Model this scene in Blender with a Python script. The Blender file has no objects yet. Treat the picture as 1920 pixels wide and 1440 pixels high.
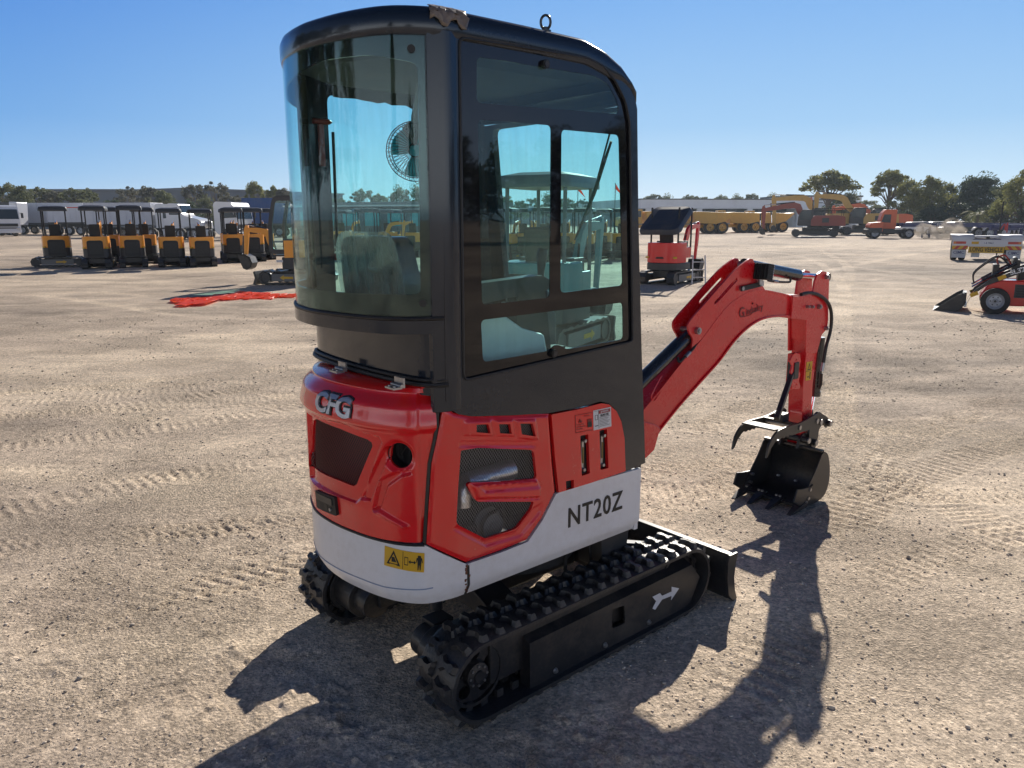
import bpy, bmesh, math, random
import numpy as np
from mathutils import Vector, Matrix
from mathutils.geometry import tessellate_polygon
R_ = math.radians
sc = bpy.context.scene
COL = sc.collection

# ---------------------------------------------------------------- camera
F, HZ, H = 1442.0, 412.0, 1.68           # focal length in photo pixels, horizon row, eye height (m)
PITCH = math.atan((720 - HZ) / F)
cam_d = bpy.data.cameras.new('camera'); cam = bpy.data.objects.new('camera', cam_d); COL.objects.link(cam)
cam.location = (0, 0, H); cam.rotation_euler = (R_(90) - PITCH, 0, 0)
cam_d.sensor_width = 36; cam_d.lens = 36 * F / 1920; cam_d.clip_start = .05; cam_d.clip_end = 5000
sc.camera = cam
# ---------------------------------------------------------------- sky, sun, exposure
SUN_AZ, SUN_EL = 20.0, 28.5              # azimuth clockwise from +Y, elevation (degrees)
w = bpy.data.worlds.new('World'); sc.world = w; w.use_nodes = True
wn = w.node_tree; bg = wn.nodes['Background']
sky = wn.nodes.new('ShaderNodeTexSky'); sky.sky_type = 'NISHITA'; sky.sun_disc = False
sky.sun_elevation = R_(SUN_EL); sky.sun_rotation = R_(SUN_AZ); sky.altitude = 20
sky.air_density = 0.9; sky.dust_density = 0.5; sky.ozone_density = 2.2
WN, WL = wn.nodes, wn.links
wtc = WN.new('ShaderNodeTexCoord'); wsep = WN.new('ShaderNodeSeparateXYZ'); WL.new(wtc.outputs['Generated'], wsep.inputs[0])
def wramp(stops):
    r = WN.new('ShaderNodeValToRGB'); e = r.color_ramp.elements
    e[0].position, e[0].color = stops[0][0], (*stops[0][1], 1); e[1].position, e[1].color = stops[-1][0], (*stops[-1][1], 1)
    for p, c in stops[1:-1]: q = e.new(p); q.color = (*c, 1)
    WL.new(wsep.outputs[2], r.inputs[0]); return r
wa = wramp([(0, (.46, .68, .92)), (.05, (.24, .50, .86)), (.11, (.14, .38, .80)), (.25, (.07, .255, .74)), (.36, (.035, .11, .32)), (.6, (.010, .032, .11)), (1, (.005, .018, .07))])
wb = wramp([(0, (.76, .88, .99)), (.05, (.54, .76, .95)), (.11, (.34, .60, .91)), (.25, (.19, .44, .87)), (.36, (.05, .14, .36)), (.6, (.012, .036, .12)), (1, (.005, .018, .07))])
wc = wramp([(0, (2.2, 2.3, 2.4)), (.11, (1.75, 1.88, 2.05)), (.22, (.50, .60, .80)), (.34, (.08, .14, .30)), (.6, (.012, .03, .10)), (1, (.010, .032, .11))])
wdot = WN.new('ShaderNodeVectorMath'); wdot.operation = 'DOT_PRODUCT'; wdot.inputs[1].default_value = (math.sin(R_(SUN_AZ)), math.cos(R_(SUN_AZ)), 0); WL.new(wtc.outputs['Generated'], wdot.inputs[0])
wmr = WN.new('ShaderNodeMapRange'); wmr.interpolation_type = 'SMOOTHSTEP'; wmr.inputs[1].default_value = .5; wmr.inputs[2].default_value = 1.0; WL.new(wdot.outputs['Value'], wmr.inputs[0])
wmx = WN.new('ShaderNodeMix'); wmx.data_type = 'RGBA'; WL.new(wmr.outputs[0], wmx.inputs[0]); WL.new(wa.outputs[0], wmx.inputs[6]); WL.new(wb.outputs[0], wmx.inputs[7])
# sky opposite the sun, brightened near the horizon as added fill for shaded faces
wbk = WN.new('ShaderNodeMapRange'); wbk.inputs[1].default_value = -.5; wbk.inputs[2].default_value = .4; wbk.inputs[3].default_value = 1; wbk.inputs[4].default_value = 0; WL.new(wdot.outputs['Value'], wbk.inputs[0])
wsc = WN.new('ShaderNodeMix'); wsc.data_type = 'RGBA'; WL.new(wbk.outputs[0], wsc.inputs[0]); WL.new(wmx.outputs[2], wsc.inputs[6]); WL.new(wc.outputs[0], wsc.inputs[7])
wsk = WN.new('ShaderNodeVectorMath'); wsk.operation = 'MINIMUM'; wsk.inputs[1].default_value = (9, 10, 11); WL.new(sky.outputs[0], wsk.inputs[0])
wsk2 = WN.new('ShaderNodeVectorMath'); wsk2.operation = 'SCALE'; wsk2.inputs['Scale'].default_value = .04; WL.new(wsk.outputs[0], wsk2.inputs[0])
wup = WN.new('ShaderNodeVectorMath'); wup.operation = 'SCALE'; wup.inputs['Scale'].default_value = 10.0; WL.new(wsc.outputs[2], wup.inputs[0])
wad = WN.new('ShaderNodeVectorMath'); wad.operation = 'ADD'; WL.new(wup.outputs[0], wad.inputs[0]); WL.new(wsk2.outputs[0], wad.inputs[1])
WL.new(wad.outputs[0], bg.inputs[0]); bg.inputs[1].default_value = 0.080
sd = bpy.data.lights.new('sun', 'SUN'); sd.energy = 4.9; sd.angle = R_(.55); sd.color = (1, .93, .83)
so = bpy.data.objects.new('sun', sd); COL.objects.link(so)
_s = Vector((math.sin(R_(SUN_AZ)) * math.cos(R_(SUN_EL)), math.cos(R_(SUN_AZ)) * math.cos(R_(SUN_EL)), math.sin(R_(SUN_EL))))
so.rotation_euler = _s.to_track_quat('Z', 'Y').to_euler()
sc.view_settings.view_transform = 'Standard'; sc.view_settings.look = 'None'
sc.view_settings.exposure = 0.25; sc.view_settings.gamma = 1
sc.cycles.transparent_max_bounces = 24; sc.cycles.max_bounces = 8

# ---------------------------------------------------------------- photo pixel -> place
cp, sp_ = math.cos(PITCH), math.sin(PITCH)
CAM = Vector((0, 0, H))
def ray(px, py):
    a, b = (px - 960) / F, (720 - py) / F
    return Vector((a, cp + b * sp_, -sp_ + b * cp))
def gnd(px, py, z=0.0):
    r = ray(px, py); return CAM + r * ((z - H) / r.z)
def at(px, Y, z=0.0):                      # a point on the ground at distance Y seen in column px
    return Vector(((px - 960) / F * (Y * cp + (H - z) * sp_), Y, z))
def hgt(py, Y):                            # height of what shows in row py at distance Y
    r = ray(960, py); return H + r.z / r.y * Y
TH = R_(40.8)
fw = Vector((math.cos(TH), math.sin(TH), 0)); lf = Vector((-math.sin(TH), math.cos(TH), 0))
MO = Vector((-.026, 3.073, 0))
def toM(v):
    d = v - MO; return Vector((d.dot(fw), d.dot(lf), d.z))
CM = toM(CAM)
def rayM(px, py):
    r = ray(px, py); return Vector((r.dot(fw), r.dot(lf), r.z))
def onY(px, py, y):
    r = rayM(px, py); return CM + r * ((y - CM.y) / r.y)
def onX(px, py, x):
    r = rayM(px, py); return CM + r * ((x - CM.x) / r.x)
def XZ(pts, y): return [(lambda p: (p.x, p.z))(onY(a, b, y)) for a, b in pts]

# ---------------------------------------------------------------- materials
def nmat(name):
    m = bpy.data.materials.new(name); m.use_nodes = True
    return m, m.node_tree, m.node_tree.nodes['Principled BSDF']
def mat(name, col, rough=.5, metal=0., coat=0., dirt=.25, scale=6., bump=.0, bscale=60., dirtcol=(.22, .17, .12), spec=.5):
    m, t, b = nmat(name); N = t.nodes; L = t.links
    tc = N.new('ShaderNodeTexCoord')
    n1 = N.new('ShaderNodeTexNoise'); n1.inputs['Scale'].default_value = scale; n1.inputs['Detail'].default_value = 8; n1.inputs['Roughness'].default_value = .65
    L.new(tc.outputs['Object'], n1.inputs['Vector'])
    n3 = N.new('ShaderNodeTexNoise'); n3.inputs['Scale'].default_value = scale * 14; n3.inputs['Detail'].default_value = 4; L.new(tc.outputs['Object'], n3.inputs['Vector'])
    a3 = N.new('ShaderNodeMath'); a3.operation = 'MULTIPLY_ADD'; a3.inputs[1].default_value = .45; a3.inputs[2].default_value = -.225; L.new(n3.outputs[0], a3.inputs[0]); a4 = N.new('ShaderNodeMath'); a4.operation = 'ADD'; L.new(a3.outputs[0], a4.inputs[0]); L.new(n1.outputs[0], a4.inputs[1])
    rp = N.new('ShaderNodeMapRange'); rp.inputs[1].default_value = .44; rp.inputs[2].default_value = .85; rp.inputs[3].default_value = 0; rp.inputs[4].default_value = dirt
    L.new(a4.outputs[0], rp.inputs[0])
    mx = N.new('ShaderNodeMix'); mx.data_type = 'RGBA'; mx.inputs[6].default_value = (*col, 1); mx.inputs[7].default_value = (*dirtcol, 1)
    L.new(rp.outputs[0], mx.inputs[0]); L.new(mx.outputs[2], b.inputs['Base Color'])
    rr = N.new('ShaderNodeMath'); rr.operation = 'MULTIPLY_ADD'; rr.inputs[1].default_value = .5; rr.inputs[2].default_value = rough; rr.use_clamp = True
    L.new(rp.outputs[0], rr.inputs[0]); L.new(rr.outputs[0], b.inputs['Roughness'])
    b.inputs['Metallic'].default_value = metal; b.inputs['Coat Weight'].default_value = coat; b.inputs['Coat Roughness'].default_value = .04
    b.inputs['Specular IOR Level'].default_value = spec
    if bump:
        n2 = N.new('ShaderNodeTexNoise'); n2.inputs['Scale'].default_value = bscale; n2.inputs['Detail'].default_value = 5
        L.new(tc.outputs['Object'], n2.inputs['Vector'])
        bp = N.new('ShaderNodeBump'); bp.inputs['Strength'].default_value = bump; bp.inputs['Distance'].default_value = .01
        L.new(n2.outputs[0], bp.inputs['Height']); L.new(bp.outputs[0], b.inputs['Normal'])
    return m
def glass(name, tint=(.83, .985, .975), dust=.02, rough=.0, streak=14.):
    m = bpy.data.materials.new(name); m.use_nodes = True; t = m.node_tree; N = t.nodes; L = t.links
    N.clear(); out = N.new('ShaderNodeOutputMaterial')
    tr = N.new('ShaderNodeBsdfTransparent'); tr.inputs[0].default_value = (*tint, 1)
    gl = N.new('ShaderNodeBsdfGlossy'); gl.inputs['Roughness'].default_value = rough; gl.inputs[0].default_value = (.9, .95, .95, 1)
    lw_ = N.new('ShaderNodeLayerWeight'); lw_.inputs[0].default_value = .5; pw_ = N.new('ShaderNodeMath'); pw_.operation = 'POWER'; pw_.inputs[1].default_value = 5; L.new(lw_.outputs['Facing'], pw_.inputs[0]); fr = N.new('ShaderNodeMath'); fr.operation = 'MULTIPLY_ADD'; fr.inputs[1].default_value = .8; fr.inputs[2].default_value = .028; L.new(pw_.outputs[0], fr.inputs[0])
    mx = N.new('ShaderNodeMixShader'); L.new(fr.outputs[0], mx.inputs[0]); L.new(tr.outputs[0], mx.inputs[1]); L.new(gl.outputs[0], mx.inputs[2])
    df = N.new('ShaderNodeBsdfDiffuse'); df.inputs[0].default_value = (.5, .5, .47, 1)
    tl = N.new('ShaderNodeBsdfTranslucent'); tl.inputs[0].default_value = (.25, .25, .24, 1)
    dm = N.new('ShaderNodeMixShader'); dm.inputs[0].default_value = .5; L.new(df.outputs[0], dm.inputs[1]); L.new(tl.outputs[0], dm.inputs[2])
    tc = N.new('ShaderNodeTexCoord'); mp = N.new('ShaderNodeMapping'); mp.inputs['Scale'].default_value = (streak, streak, 1.2)
    L.new(tc.outputs['Object'], mp.inputs[0]); nz = N.new('ShaderNodeTexNoise'); nz.inputs['Scale'].default_value = 3; nz.inputs['Detail'].default_value = 7
    L.new(mp.outputs[0], nz.inputs['Vector'])
    mr = N.new('ShaderNodeMapRange'); mr.inputs[1].default_value = .4; mr.inputs[2].default_value = .8; mr.inputs[3].default_value = dust * .4; mr.inputs[4].default_value = dust * 2.5
    L.new(nz.outputs[0], mr.inputs[0])
    m2 = N.new('ShaderNodeMixShader'); L.new(mr.outputs[0], m2.inputs[0]); L.new(mx.outputs[0], m2.inputs[1]); L.new(dm.outputs[0], m2.inputs[2])
    L.new(m2.outputs[0], out.inputs[0]); return m
def leafmat(name, a, b, sc_=.35):
    m, t, bs = nmat(name); N = t.nodes; L = t.links
    g = N.new('ShaderNodeNewGeometry'); tc = N.new('ShaderNodeTexCoord')
    nz = N.new('ShaderNodeTexNoise'); nz.inputs['Scale'].default_value = sc_; nz.inputs['Detail'].default_value = 3
    L.new(tc.outputs['Object'], nz.inputs['Vector'])
    ad = N.new('ShaderNodeMath'); ad.operation = 'MULTIPLY_ADD'; ad.inputs[1].default_value = .5; L.new(g.outputs['Random Per Island'], ad.inputs[0])
    sb = N.new('ShaderNodeMath'); sb.operation = 'MULTIPLY_ADD'; sb.inputs[1].default_value = 1.6; sb.inputs[2].default_value = -.5; L.new(nz.outputs[0], sb.inputs[0]); L.new(sb.outputs[0], ad.inputs[2])
    mx = N.new('ShaderNodeMix'); mx.data_type = 'RGBA'; mx.inputs[6].default_value = (*a, 1); mx.inputs[7].default_value = (*b, 1); mx.clamp_factor = True
    L.new(ad.outputs[0], mx.inputs[0]); L.new(mx.outputs[2], bs.inputs['Base Color']); bs.inputs['Roughness'].default_value = .55
    tl = N.new('ShaderNodeBsdfTranslucent'); L.new(mx.outputs[2], tl.inputs[0]); ms = N.new('ShaderNodeMixShader'); ms.inputs[0].default_value = .5
    L.new(bs.outputs[0], ms.inputs[1]); L.new(tl.outputs[0], ms.inputs[2]); L.new(ms.outputs[0], N['Material Output'].inputs[0])
    return m
def clothmat(name, c):
    m, t, b = nmat(name); b.inputs['Base Color'].default_value = (*c, 1); b.inputs['Roughness'].default_value = .45
    tl = t.nodes.new('ShaderNodeBsdfTranslucent'); tl.inputs[0].default_value = (*c, 1); ms = t.nodes.new('ShaderNodeMixShader'); ms.inputs[0].default_value = .6
    t.links.new(b.outputs[0], ms.inputs[1]); t.links.new(tl.outputs[0], ms.inputs[2]); t.links.new(ms.outputs[0], t.nodes['Material Output'].inputs[0]); return m
M = {}
M['dark'] = mat('dark_cab_paint', (.010, .017, .028), .2, 0, .45, .14, 3, dirtcol=(.05, .055, .06), spec=.35)
M['wire'] = mat('grille_wire', (.28, .28, .29), .4, .6, 0, .2, 30)
M['wirer'] = mat('red_tinted_wire', (.20, .03, .04), .4, 0, 0, .2, 30)
M['frit'] = mat('black_glass_border', (.006, .007, .010), .03, 0, 0, .05, 4)
M['red'] = mat('red_gloss_paint', (.70, .010, .012), .2, 0, .6, .22, 5, dirtcol=(.35, .08, .07))
M['red_boom'] = mat('red_boom_paint', (.68, .011, .018), .26, 0, .4, .22, 5, dirtcol=(.35, .08, .07))
M['white'] = mat('white_paint', (.68, .69, .73), .3, 0, .3, .45, 3, dirtcol=(.46, .43, .40))
M['rubber'] = mat('track_rubber', (.026, .027, .030), .34, 0, 0, .6, 9, bump=.25, bscale=90, dirtcol=(.11, .085, .065))
M['frame'] = mat('black_frame_paint', (.015, .016, .019), .38, 0, .1, .55, 5, dirtcol=(.13, .105, .08))
M['steel'] = mat('zinc_steel', (.42, .42, .43), .38, 1, 0, .4, 30)
M['chrome'] = mat('polished_rod', (.75, .76, .78), .12, 1, 0, .1, 20)
M['black'] = mat('matt_black', (.012, .012, .013), .6, 0, 0, .2, 20, dirtcol=(.08, .07, .06))
M['gasket'] = mat('black_gasket', (.010, .010, .011), .5, 0, 0, .1, 20)
M['rod'] = mat('cylinder_black', (.010, .013, .018), .22, 0, .5, .2, 12)
M['yellow'] = mat('yellow_decal', (.62, .36, .015), .45, 0, 0, .12, 20)
M['ink'] = mat('black_ink', (.010, .010, .010), .5, 0, 0, 0, 20)
M['lettr'] = mat('silver_badge', (.45, .47, .52), .3, .6, 0, .3, 40)
M['labelw'] = mat('label_white', (.62, .62, .64), .5, 0, 0, .1, 30)
M['labelr'] = mat('label_red', (.30, .03, .03), .5, 0, 0, .1, 30)
M['ghost'] = mat('faded_label_ink', (.20, .012, .014), .5, 0, 0, .1, 30)
M['alu'] = mat('foil_wrap', (.62, .62, .63), .28, .9, 0, .2, 30, bump=.5, bscale=50)
M['seat'] = mat('plastic_wrapped_seat', (.10, .105, .095), .35, 0, .5, .2, 20, bump=.3, bscale=30)
M['film'] = glass('clear_film', (.97, .98, .98), .35, .05)
M['teal'] = mat('teal_plastic', (.0, .34, .40), .35, 0, .2, .1, 20)
M['grip'] = mat('grey_grip', (.05, .05, .05), .4, 0, 0, .3, 20)
M['liner'] = mat('grey_headliner', (.045, .047, .05), .8, 0, 0, .3, 8)
M['hammer'] = mat('red_plastic', (.20, .015, .01), .35, 0, .2, .05, 20)
M['cover'] = mat('brown_tape', (.16, .13, .11), .45, 0, .2, .5, 25, bump=.6, bscale=45)
M['rust'] = mat('rusty_steel', (.16, .06, .03), .8, 0, 0, .8, 30, dirtcol=(.05, .03, .02))
M['crack'] = mat('blue_scratch', (.22, .28, .42), .6, 0, 0, .2, 20)
M['glass'] = glass('cab_glass')
M['glassr'] = glass('rear_cab_glass', (.84, .985, .978), .014)
M['orange'] = mat('orange_paint', (.88, .34, .02), .35, 0, .3, .3, 5, dirtcol=(.28, .15, .07))
M['dgrey'] = mat('dark_grey_paint', (.030, .031, .034), .45, 0, .1, .4, 6, dirtcol=(.11, .09, .07))
M['team'] = mat('teal_paint', (.05, .20, .22), .4, 0, .2, .3, 5)
M['post'] = mat('grey_post', (.13, .135, .14), .4, 0, 0, .3, 6)
M['tyre'] = mat('tyre_rubber', (.018, .018, .019), .7, 0, 0, .6, 8, dirtcol=(.12, .10, .08))
M['rim'] = mat('grey_rim', (.40, .42, .46), .4, .3, 0, .4, 12)
M['cat'] = mat('machine_yellow', (.66, .37, .06), .45, 0, .1, .35, 3, dirtcol=(.26, .18, .10))
M['catd'] = mat('dusty_yellow', (.56, .35, .10), .55, 0, 0, .4, 3, dirtcol=(.22, .17, .11))
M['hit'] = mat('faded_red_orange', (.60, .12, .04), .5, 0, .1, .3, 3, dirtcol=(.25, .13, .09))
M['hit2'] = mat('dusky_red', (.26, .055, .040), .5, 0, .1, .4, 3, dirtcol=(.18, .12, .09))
M['trw'] = mat('truck_white', (.66, .67, .70), .3, 0, .4, .25, 2, dirtcol=(.42, .40, .37))
M['box'] = mat('white_body_panels', (.50, .52, .58), .4, 0, .1, .3, 1.5, dirtcol=(.36, .36, .38))
M['blue'] = mat('blue_curtain', (.02, .07, .22), .55, 0, 0, .25, 2)
M['roofd'] = mat('dark_blue_roof', (.022, .03, .05), .5, 0, 0, .3, 4)
M['navy'] = mat('navy_chassis', (.02, .03, .12), .45, 0, .1, .3, 4)
M['win'] = mat('vehicle_window', (.02, .03, .035), .06, 0, 0, .1, 2)
M['tape'] = clothmat('orange_barrier_mesh', (1, .13, .04))
M['lred'] = mat('red_lamp', (.45, .02, .01), .3, 0, .3, .1, 10)
M['lamb'] = mat('amber_lamp', (.65, .20, .01), .3, 0, .3, .1, 10)
M['wall'] = mat('pale_cladding', (.72, .74, .77), .6, 0, 0, .2, .3)
M['wallg'] = mat('grey_cladding', (.12, .14, .17), .6, 0, 0, .2, .2)
M['wallb'] = mat('blue_grey_cladding', (.085, .11, .15), .6, 0, 0, .2, .1)
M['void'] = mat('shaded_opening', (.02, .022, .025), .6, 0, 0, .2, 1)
M['bark'] = mat('bark', (.13, .10, .08), .85, 0, 0, .5, 2, bump=.3, bscale=20)
M['leaf_a'] = leafmat('olive_leaves', (.065, .082, .035), (.20, .21, .10))
M['leaf_b'] = leafmat('yellow_green_leaves', (.07, .09, .03), (.31, .30, .10))
M['leaf_c'] = leafmat('dark_leaves', (.030, .050, .032), (.095, .125, .068))
M['leaf_d'] = leafmat('grey_brown_leaves', (.060, .064, .046), (.19, .185, .135))

# ---------------------------------------------------------------- mesh helpers
class MB:
    def __init__(s): s.v = []; s.f = []; s.m = []; s.mats = []
    def mi(s, m):
        if m not in s.mats: s.mats.append(m)
        return s.mats.index(m)
    def add(s, vs, fs, m):
        o = len(s.v); k = s.mi(m); s.v += [tuple(v) for v in vs]
        for f in fs: s.f.append([i + o for i in f]); s.m.append(k)
        return s
    def box(s, c, d, m, rot=None, taper=1.0, piv=None):
        x, y, z = d[0] / 2, d[1] / 2, d[2] / 2; vs = []
        for dz in (-1, 1):
            t = taper if dz > 0 else 1
            for a, b in ((-1, -1), (1, -1), (1, 1), (-1, 1)): vs.append(Vector((a * x * t, b * y * t, dz * z)))
        if rot: vs = [rot @ v for v in vs]
        c = Vector(c); vs = [v + c for v in vs]
        return s.add(vs, [(3, 2, 1, 0), (4, 5, 6, 7), (0, 1, 5, 4), (1, 2, 6, 5), (2, 3, 7, 6), (3, 0, 4, 7)], m)
    def box2(s, a, b, m):
        return s.box([(p + q) / 2 for p, q in zip(a, b)], [abs(q - p) for p, q in zip(a, b)], m)
    def prism(s, pts, a, b, m, axis='y', side=None, a2=None):
        """outline in the two other axes, from a to b along axis"""
        n = len(pts); vs = []
        for q in (a, b):
            for k, (u, v) in enumerate(pts):
                vs.append({'y': (u, q, v), 'x': (q, u, v), 'z': (u, v, q)}[axis])
        tri = tessellate_polygon([[Vector((u, v, 0)) for u, v in pts]])
        fs = [tuple(t) for t in tri] + [tuple(i + n for i in reversed(t)) for t in tri]
        s.add(vs, fs, m); s.add(vs, [(i, (i + 1) % n, n + (i + 1) % n, n + i) for i in range(n)], side or m)
        return s
    def cyl(s, p0, p1, r, m, n=16, r2=None, caps=True):
        p0, p1 = Vector(p0), Vector(p1); d = (p1 - p0)
        if d.length < 1e-6: return s
        q = d.to_track_quat('Z', 'Y'); r2 = r if r2 is None else r2; vs = []
        for p, rr in ((p0, r), (p1, r2)):
            for i in range(n): a = 2 * math.pi * i / n; vs.append(p + q @ Vector((math.cos(a) * rr, math.sin(a) * rr, 0)))
        fs = [(i, (i + 1) % n, n + (i + 1) % n, n + i) for i in range(n)]
        if caps: fs += [tuple(range(n - 1, -1, -1)), tuple(range(n, 2 * n))]
        return s.add(vs, fs, m)
    def tube(s, pts, r, m, n=8, rad=None):
        pts = [Vector(p) for p in pts]; vs = []; up = None; K = len(pts)
        for k, p in enumerate(pts):
            d = (pts[min(k + 1, K - 1)] - pts[max(k - 1, 0)]).normalized()
            if up is None: up = d.orthogonal().normalized()
            up = (up - d * up.dot(d)).normalized(); b = d.cross(up); rr = rad[k] if rad else r
            for i in range(n): a = 2 * math.pi * i / n; vs.append(p + (up * math.cos(a) + b * math.sin(a)) * rr)
        fs = [(k * n + i, k * n + (i + 1) % n, (k + 1) * n + (i + 1) % n, (k + 1) * n + i) for k in range(K - 1) for i in range(n)]
        fs += [tuple(range(n - 1, -1, -1)), tuple(range((K - 1) * n, K * n))]
        return s.add(vs, fs, m)
    def lathe(s, c, axis, prof, m, n=28):
        """prof: (radius, offset along axis)"""
        q = Vector(axis).to_track_quat('Z', 'Y'); c = Vector(c); vs = []; K = len(prof)
        for r, o in prof:
            for i in range(n): a = 2 * math.pi * i / n; vs.append(c + q @ Vector((math.cos(a) * r, math.sin(a) * r, o)))
        fs = [(k * n + i, k * n + (i + 1) % n, (k + 1) * n + (i + 1) % n, (k + 1) * n + i) for k in range(K - 1) for i in range(n)]
        return s.add(vs, fs, m)
    def loft(s, rings, m, closed=True, caps=True):
        n = len(rings[0]); vs = [p for r in rings for p in r]; K = len(rings)
        fs = [(k * n + i, k * n + (i + 1) % n, (k + 1) * n + (i + 1) % n, (k + 1) * n + i) for k in range(K - 1) for i in range(n if closed else n - 1)]
        s.add(vs, fs, m)
        if caps and closed:
            s.add(rings[0], [tuple(range(n - 1, -1, -1))], m); s.add(rings[-1], [tuple(range(n))], m)
        return s
    def sphere(s, c, r, m, n=12, sc3=(1, 1, 1)):
        c = Vector(c); vs = []; K = n // 2
        for k in range(K + 1):
            t = math.pi * k / K
            for i in range(n):
                a = 2 * math.pi * i / n; vs.append(c + Vector((math.sin(t) * math.cos(a) * r * sc3[0], math.sin(t) * math.sin(a) * r * sc3[1], math.cos(t) * r * sc3[2])))
        return s.add(vs, [(k * n + i, (k + 1) * n + i, (k + 1) * n + (i + 1) % n, k * n + (i + 1) % n) for k in range(K) for i in range(n)], m)
    def plate(s, outs, w0, w1, m, mapf, cu=None, cv=None, side=None):
        """outline + holes in (u,v), thickness w0..w1, cut into a grid, mapped to 3-D"""
        bm = bmesh.new(); allp = [Vector((u, v, 0)) for o in outs for u, v in o]
        tri = tessellate_polygon([[Vector((u, v, 0)) for u, v in o] for o in outs])
        A = [bm.verts.new((p.x, p.y, w0)) for p in allp]; B = [bm.verts.new((p.x, p.y, w1)) for p in allp]
        for t in tri:
            try:
                bm.faces.new([A[i] for i in t]); bm.faces.new([B[i] for i in reversed(t)])
            except ValueError: pass
        k = 0; sf = set()
        for o in outs:
            n = len(o)
            for i in range(n):
                try: f = bm.faces.new([A[k + i], A[k + (i + 1) % n], B[k + (i + 1) % n], B[k + i]]); f.material_index = 1
                except ValueError: pass
            k += n
        bmesh.ops.recalc_face_normals(bm, faces=bm.faces)
        us = [p.x for p in allp]; vs_ = [p.y for p in allp]
        for step, lo, hi, ax in ((cu, min(us), max(us), 0), (cv, min(vs_), max(vs_), 1)):
            if not step: continue
            q = math.ceil(lo / step) * step
            while q < hi:
                no = (1, 0, 0) if ax == 0 else (0, 1, 0); co = (q, 0, 0) if ax == 0 else (0, q, 0)
                bmesh.ops.bisect_plane(bm, geom=bm.verts[:] + bm.edges[:] + bm.faces[:], plane_co=co, plane_no=no, dist=1e-5)
                q += step
        bm.verts.index_update()
        vs = [mapf(v.co.x, v.co.y, v.co.z) for v in bm.verts]
        f0 = [[v.index for v in f.verts] for f in bm.faces if f.material_index == 0]; f1 = [[v.index for v in f.verts] for f in bm.faces if f.material_index == 1]
        bm.free(); o = len(s.v); s.v += [tuple(v) for v in vs]; a, b = s.mi(m), s.mi(side or m)
        for f in f0: s.f.append([i + o for i in f]); s.m.append(a)
        for f in f1: s.f.append([i + o for i in f]); s.m.append(b)
        return s
    def build(s, name, parent=None, bevel=0, smooth=35, seg=2, merge=False, mirror_n=False):
        me = bpy.data.meshes.new(name)
        if merge or bevel:
            me.from_pydata(s.v, [], s.f)
            for m in s.mats: me.materials.append(m)
            me.polygons.foreach_set('material_index', s.m)
            bm = bmesh.new(); bm.from_mesh(me); bmesh.ops.remove_doubles(bm, verts=bm.verts, dist=1e-5)
            bmesh.ops.recalc_face_normals(bm, faces=bm.faces); bm.to_mesh(me); bm.free()
        else:
            me.from_pydata(s.v, [], s.f)
            for m in s.mats: me.materials.append(m)
            me.polygons.foreach_set('material_index', s.m)
            bm = bmesh.new(); bm.from_mesh(me); bmesh.ops.recalc_face_normals(bm, faces=bm.faces); bm.to_mesh(me); bm.free()
        me.polygons.foreach_set('use_smooth', [True] * len(me.polygons))
        me.set_sharp_from_angle(angle=R_(smooth)); me.update()
        o = bpy.data.objects.new(name, me); COL.objects.link(o)
        if bevel:
            b = o.modifiers.new('bevel', 'BEVEL'); b.width = bevel; b.segments = seg; b.limit_method = 'ANGLE'; b.angle_limit = R_(40); b.harden_normals = True
        if parent: o.parent = parent
        return o
def tag(o, label=None, cat=None, group=None, kind=None):
    if label: o['label'] = label
    if cat: o['category'] = cat
    if group: o['group'] = group
    if kind: o['kind'] = kind
    return o
def empty(name, loc=(0, 0, 0), rz=0, label=None, cat=None, group=None):
    o = bpy.data.objects.new(name, None); COL.objects.link(o); o.location = loc; o.rotation_euler = (0, 0, rz); o.empty_display_size = .2
    return tag(o, label, cat, group)
def kids(o): return [c for c in bpy.data.objects if c.parent == o]
def copy_tree(o, parent=None, ks=None):
    c = o.copy(); COL.objects.link(c); c.parent = parent
    for ch in list(o.children): copy_tree(ch, c)
    return c
def text(name, body, h, m, mtx, parent=None, ext=.001, bold=0, xs=1., space=1., rec=0):
    cu = bpy.data.curves.new(name, 'FONT'); cu.body = body; cu.size = h / .72; cu.extrude = ext; cu.offset = bold; cu.space_character = space
    cu.align_x = 'CENTER'; cu.align_y = 'CENTER'; cu.resolution_u = 3; cu.bevel_depth = rec; cu.bevel_resolution = 0
    to = bpy.data.objects.new(name + '_tmp', cu); COL.objects.link(to)
    dg = bpy.context.evaluated_depsgraph_get(); me = bpy.data.meshes.new_from_object(to.evaluated_get(dg))
    bpy.data.objects.remove(to); bpy.data.curves.remove(cu)
    me.name = name
    for v in me.vertices: v.co.x *= xs; v.co = mtx @ v.co
    me.materials.clear(); me.materials.append(m)
    o = bpy.data.objects.new(name, me); COL.objects.link(o)
    if parent: o.parent = parent
    return o
def frame(o, xd, zd):
    """matrix whose x axis is xd, y axis (text up) is zd, origin o"""
    x = Vector(xd).normalized(); y = Vector(zd); y = (y - x * y.dot(x)).normalized(); z = x.cross(y)
    return Matrix(((x.x, y.x, z.x, o[0]), (x.y, y.y, z.y, o[1]), (x.z, y.z, z.z, o[2]), (0, 0, 0, 1)))
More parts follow.
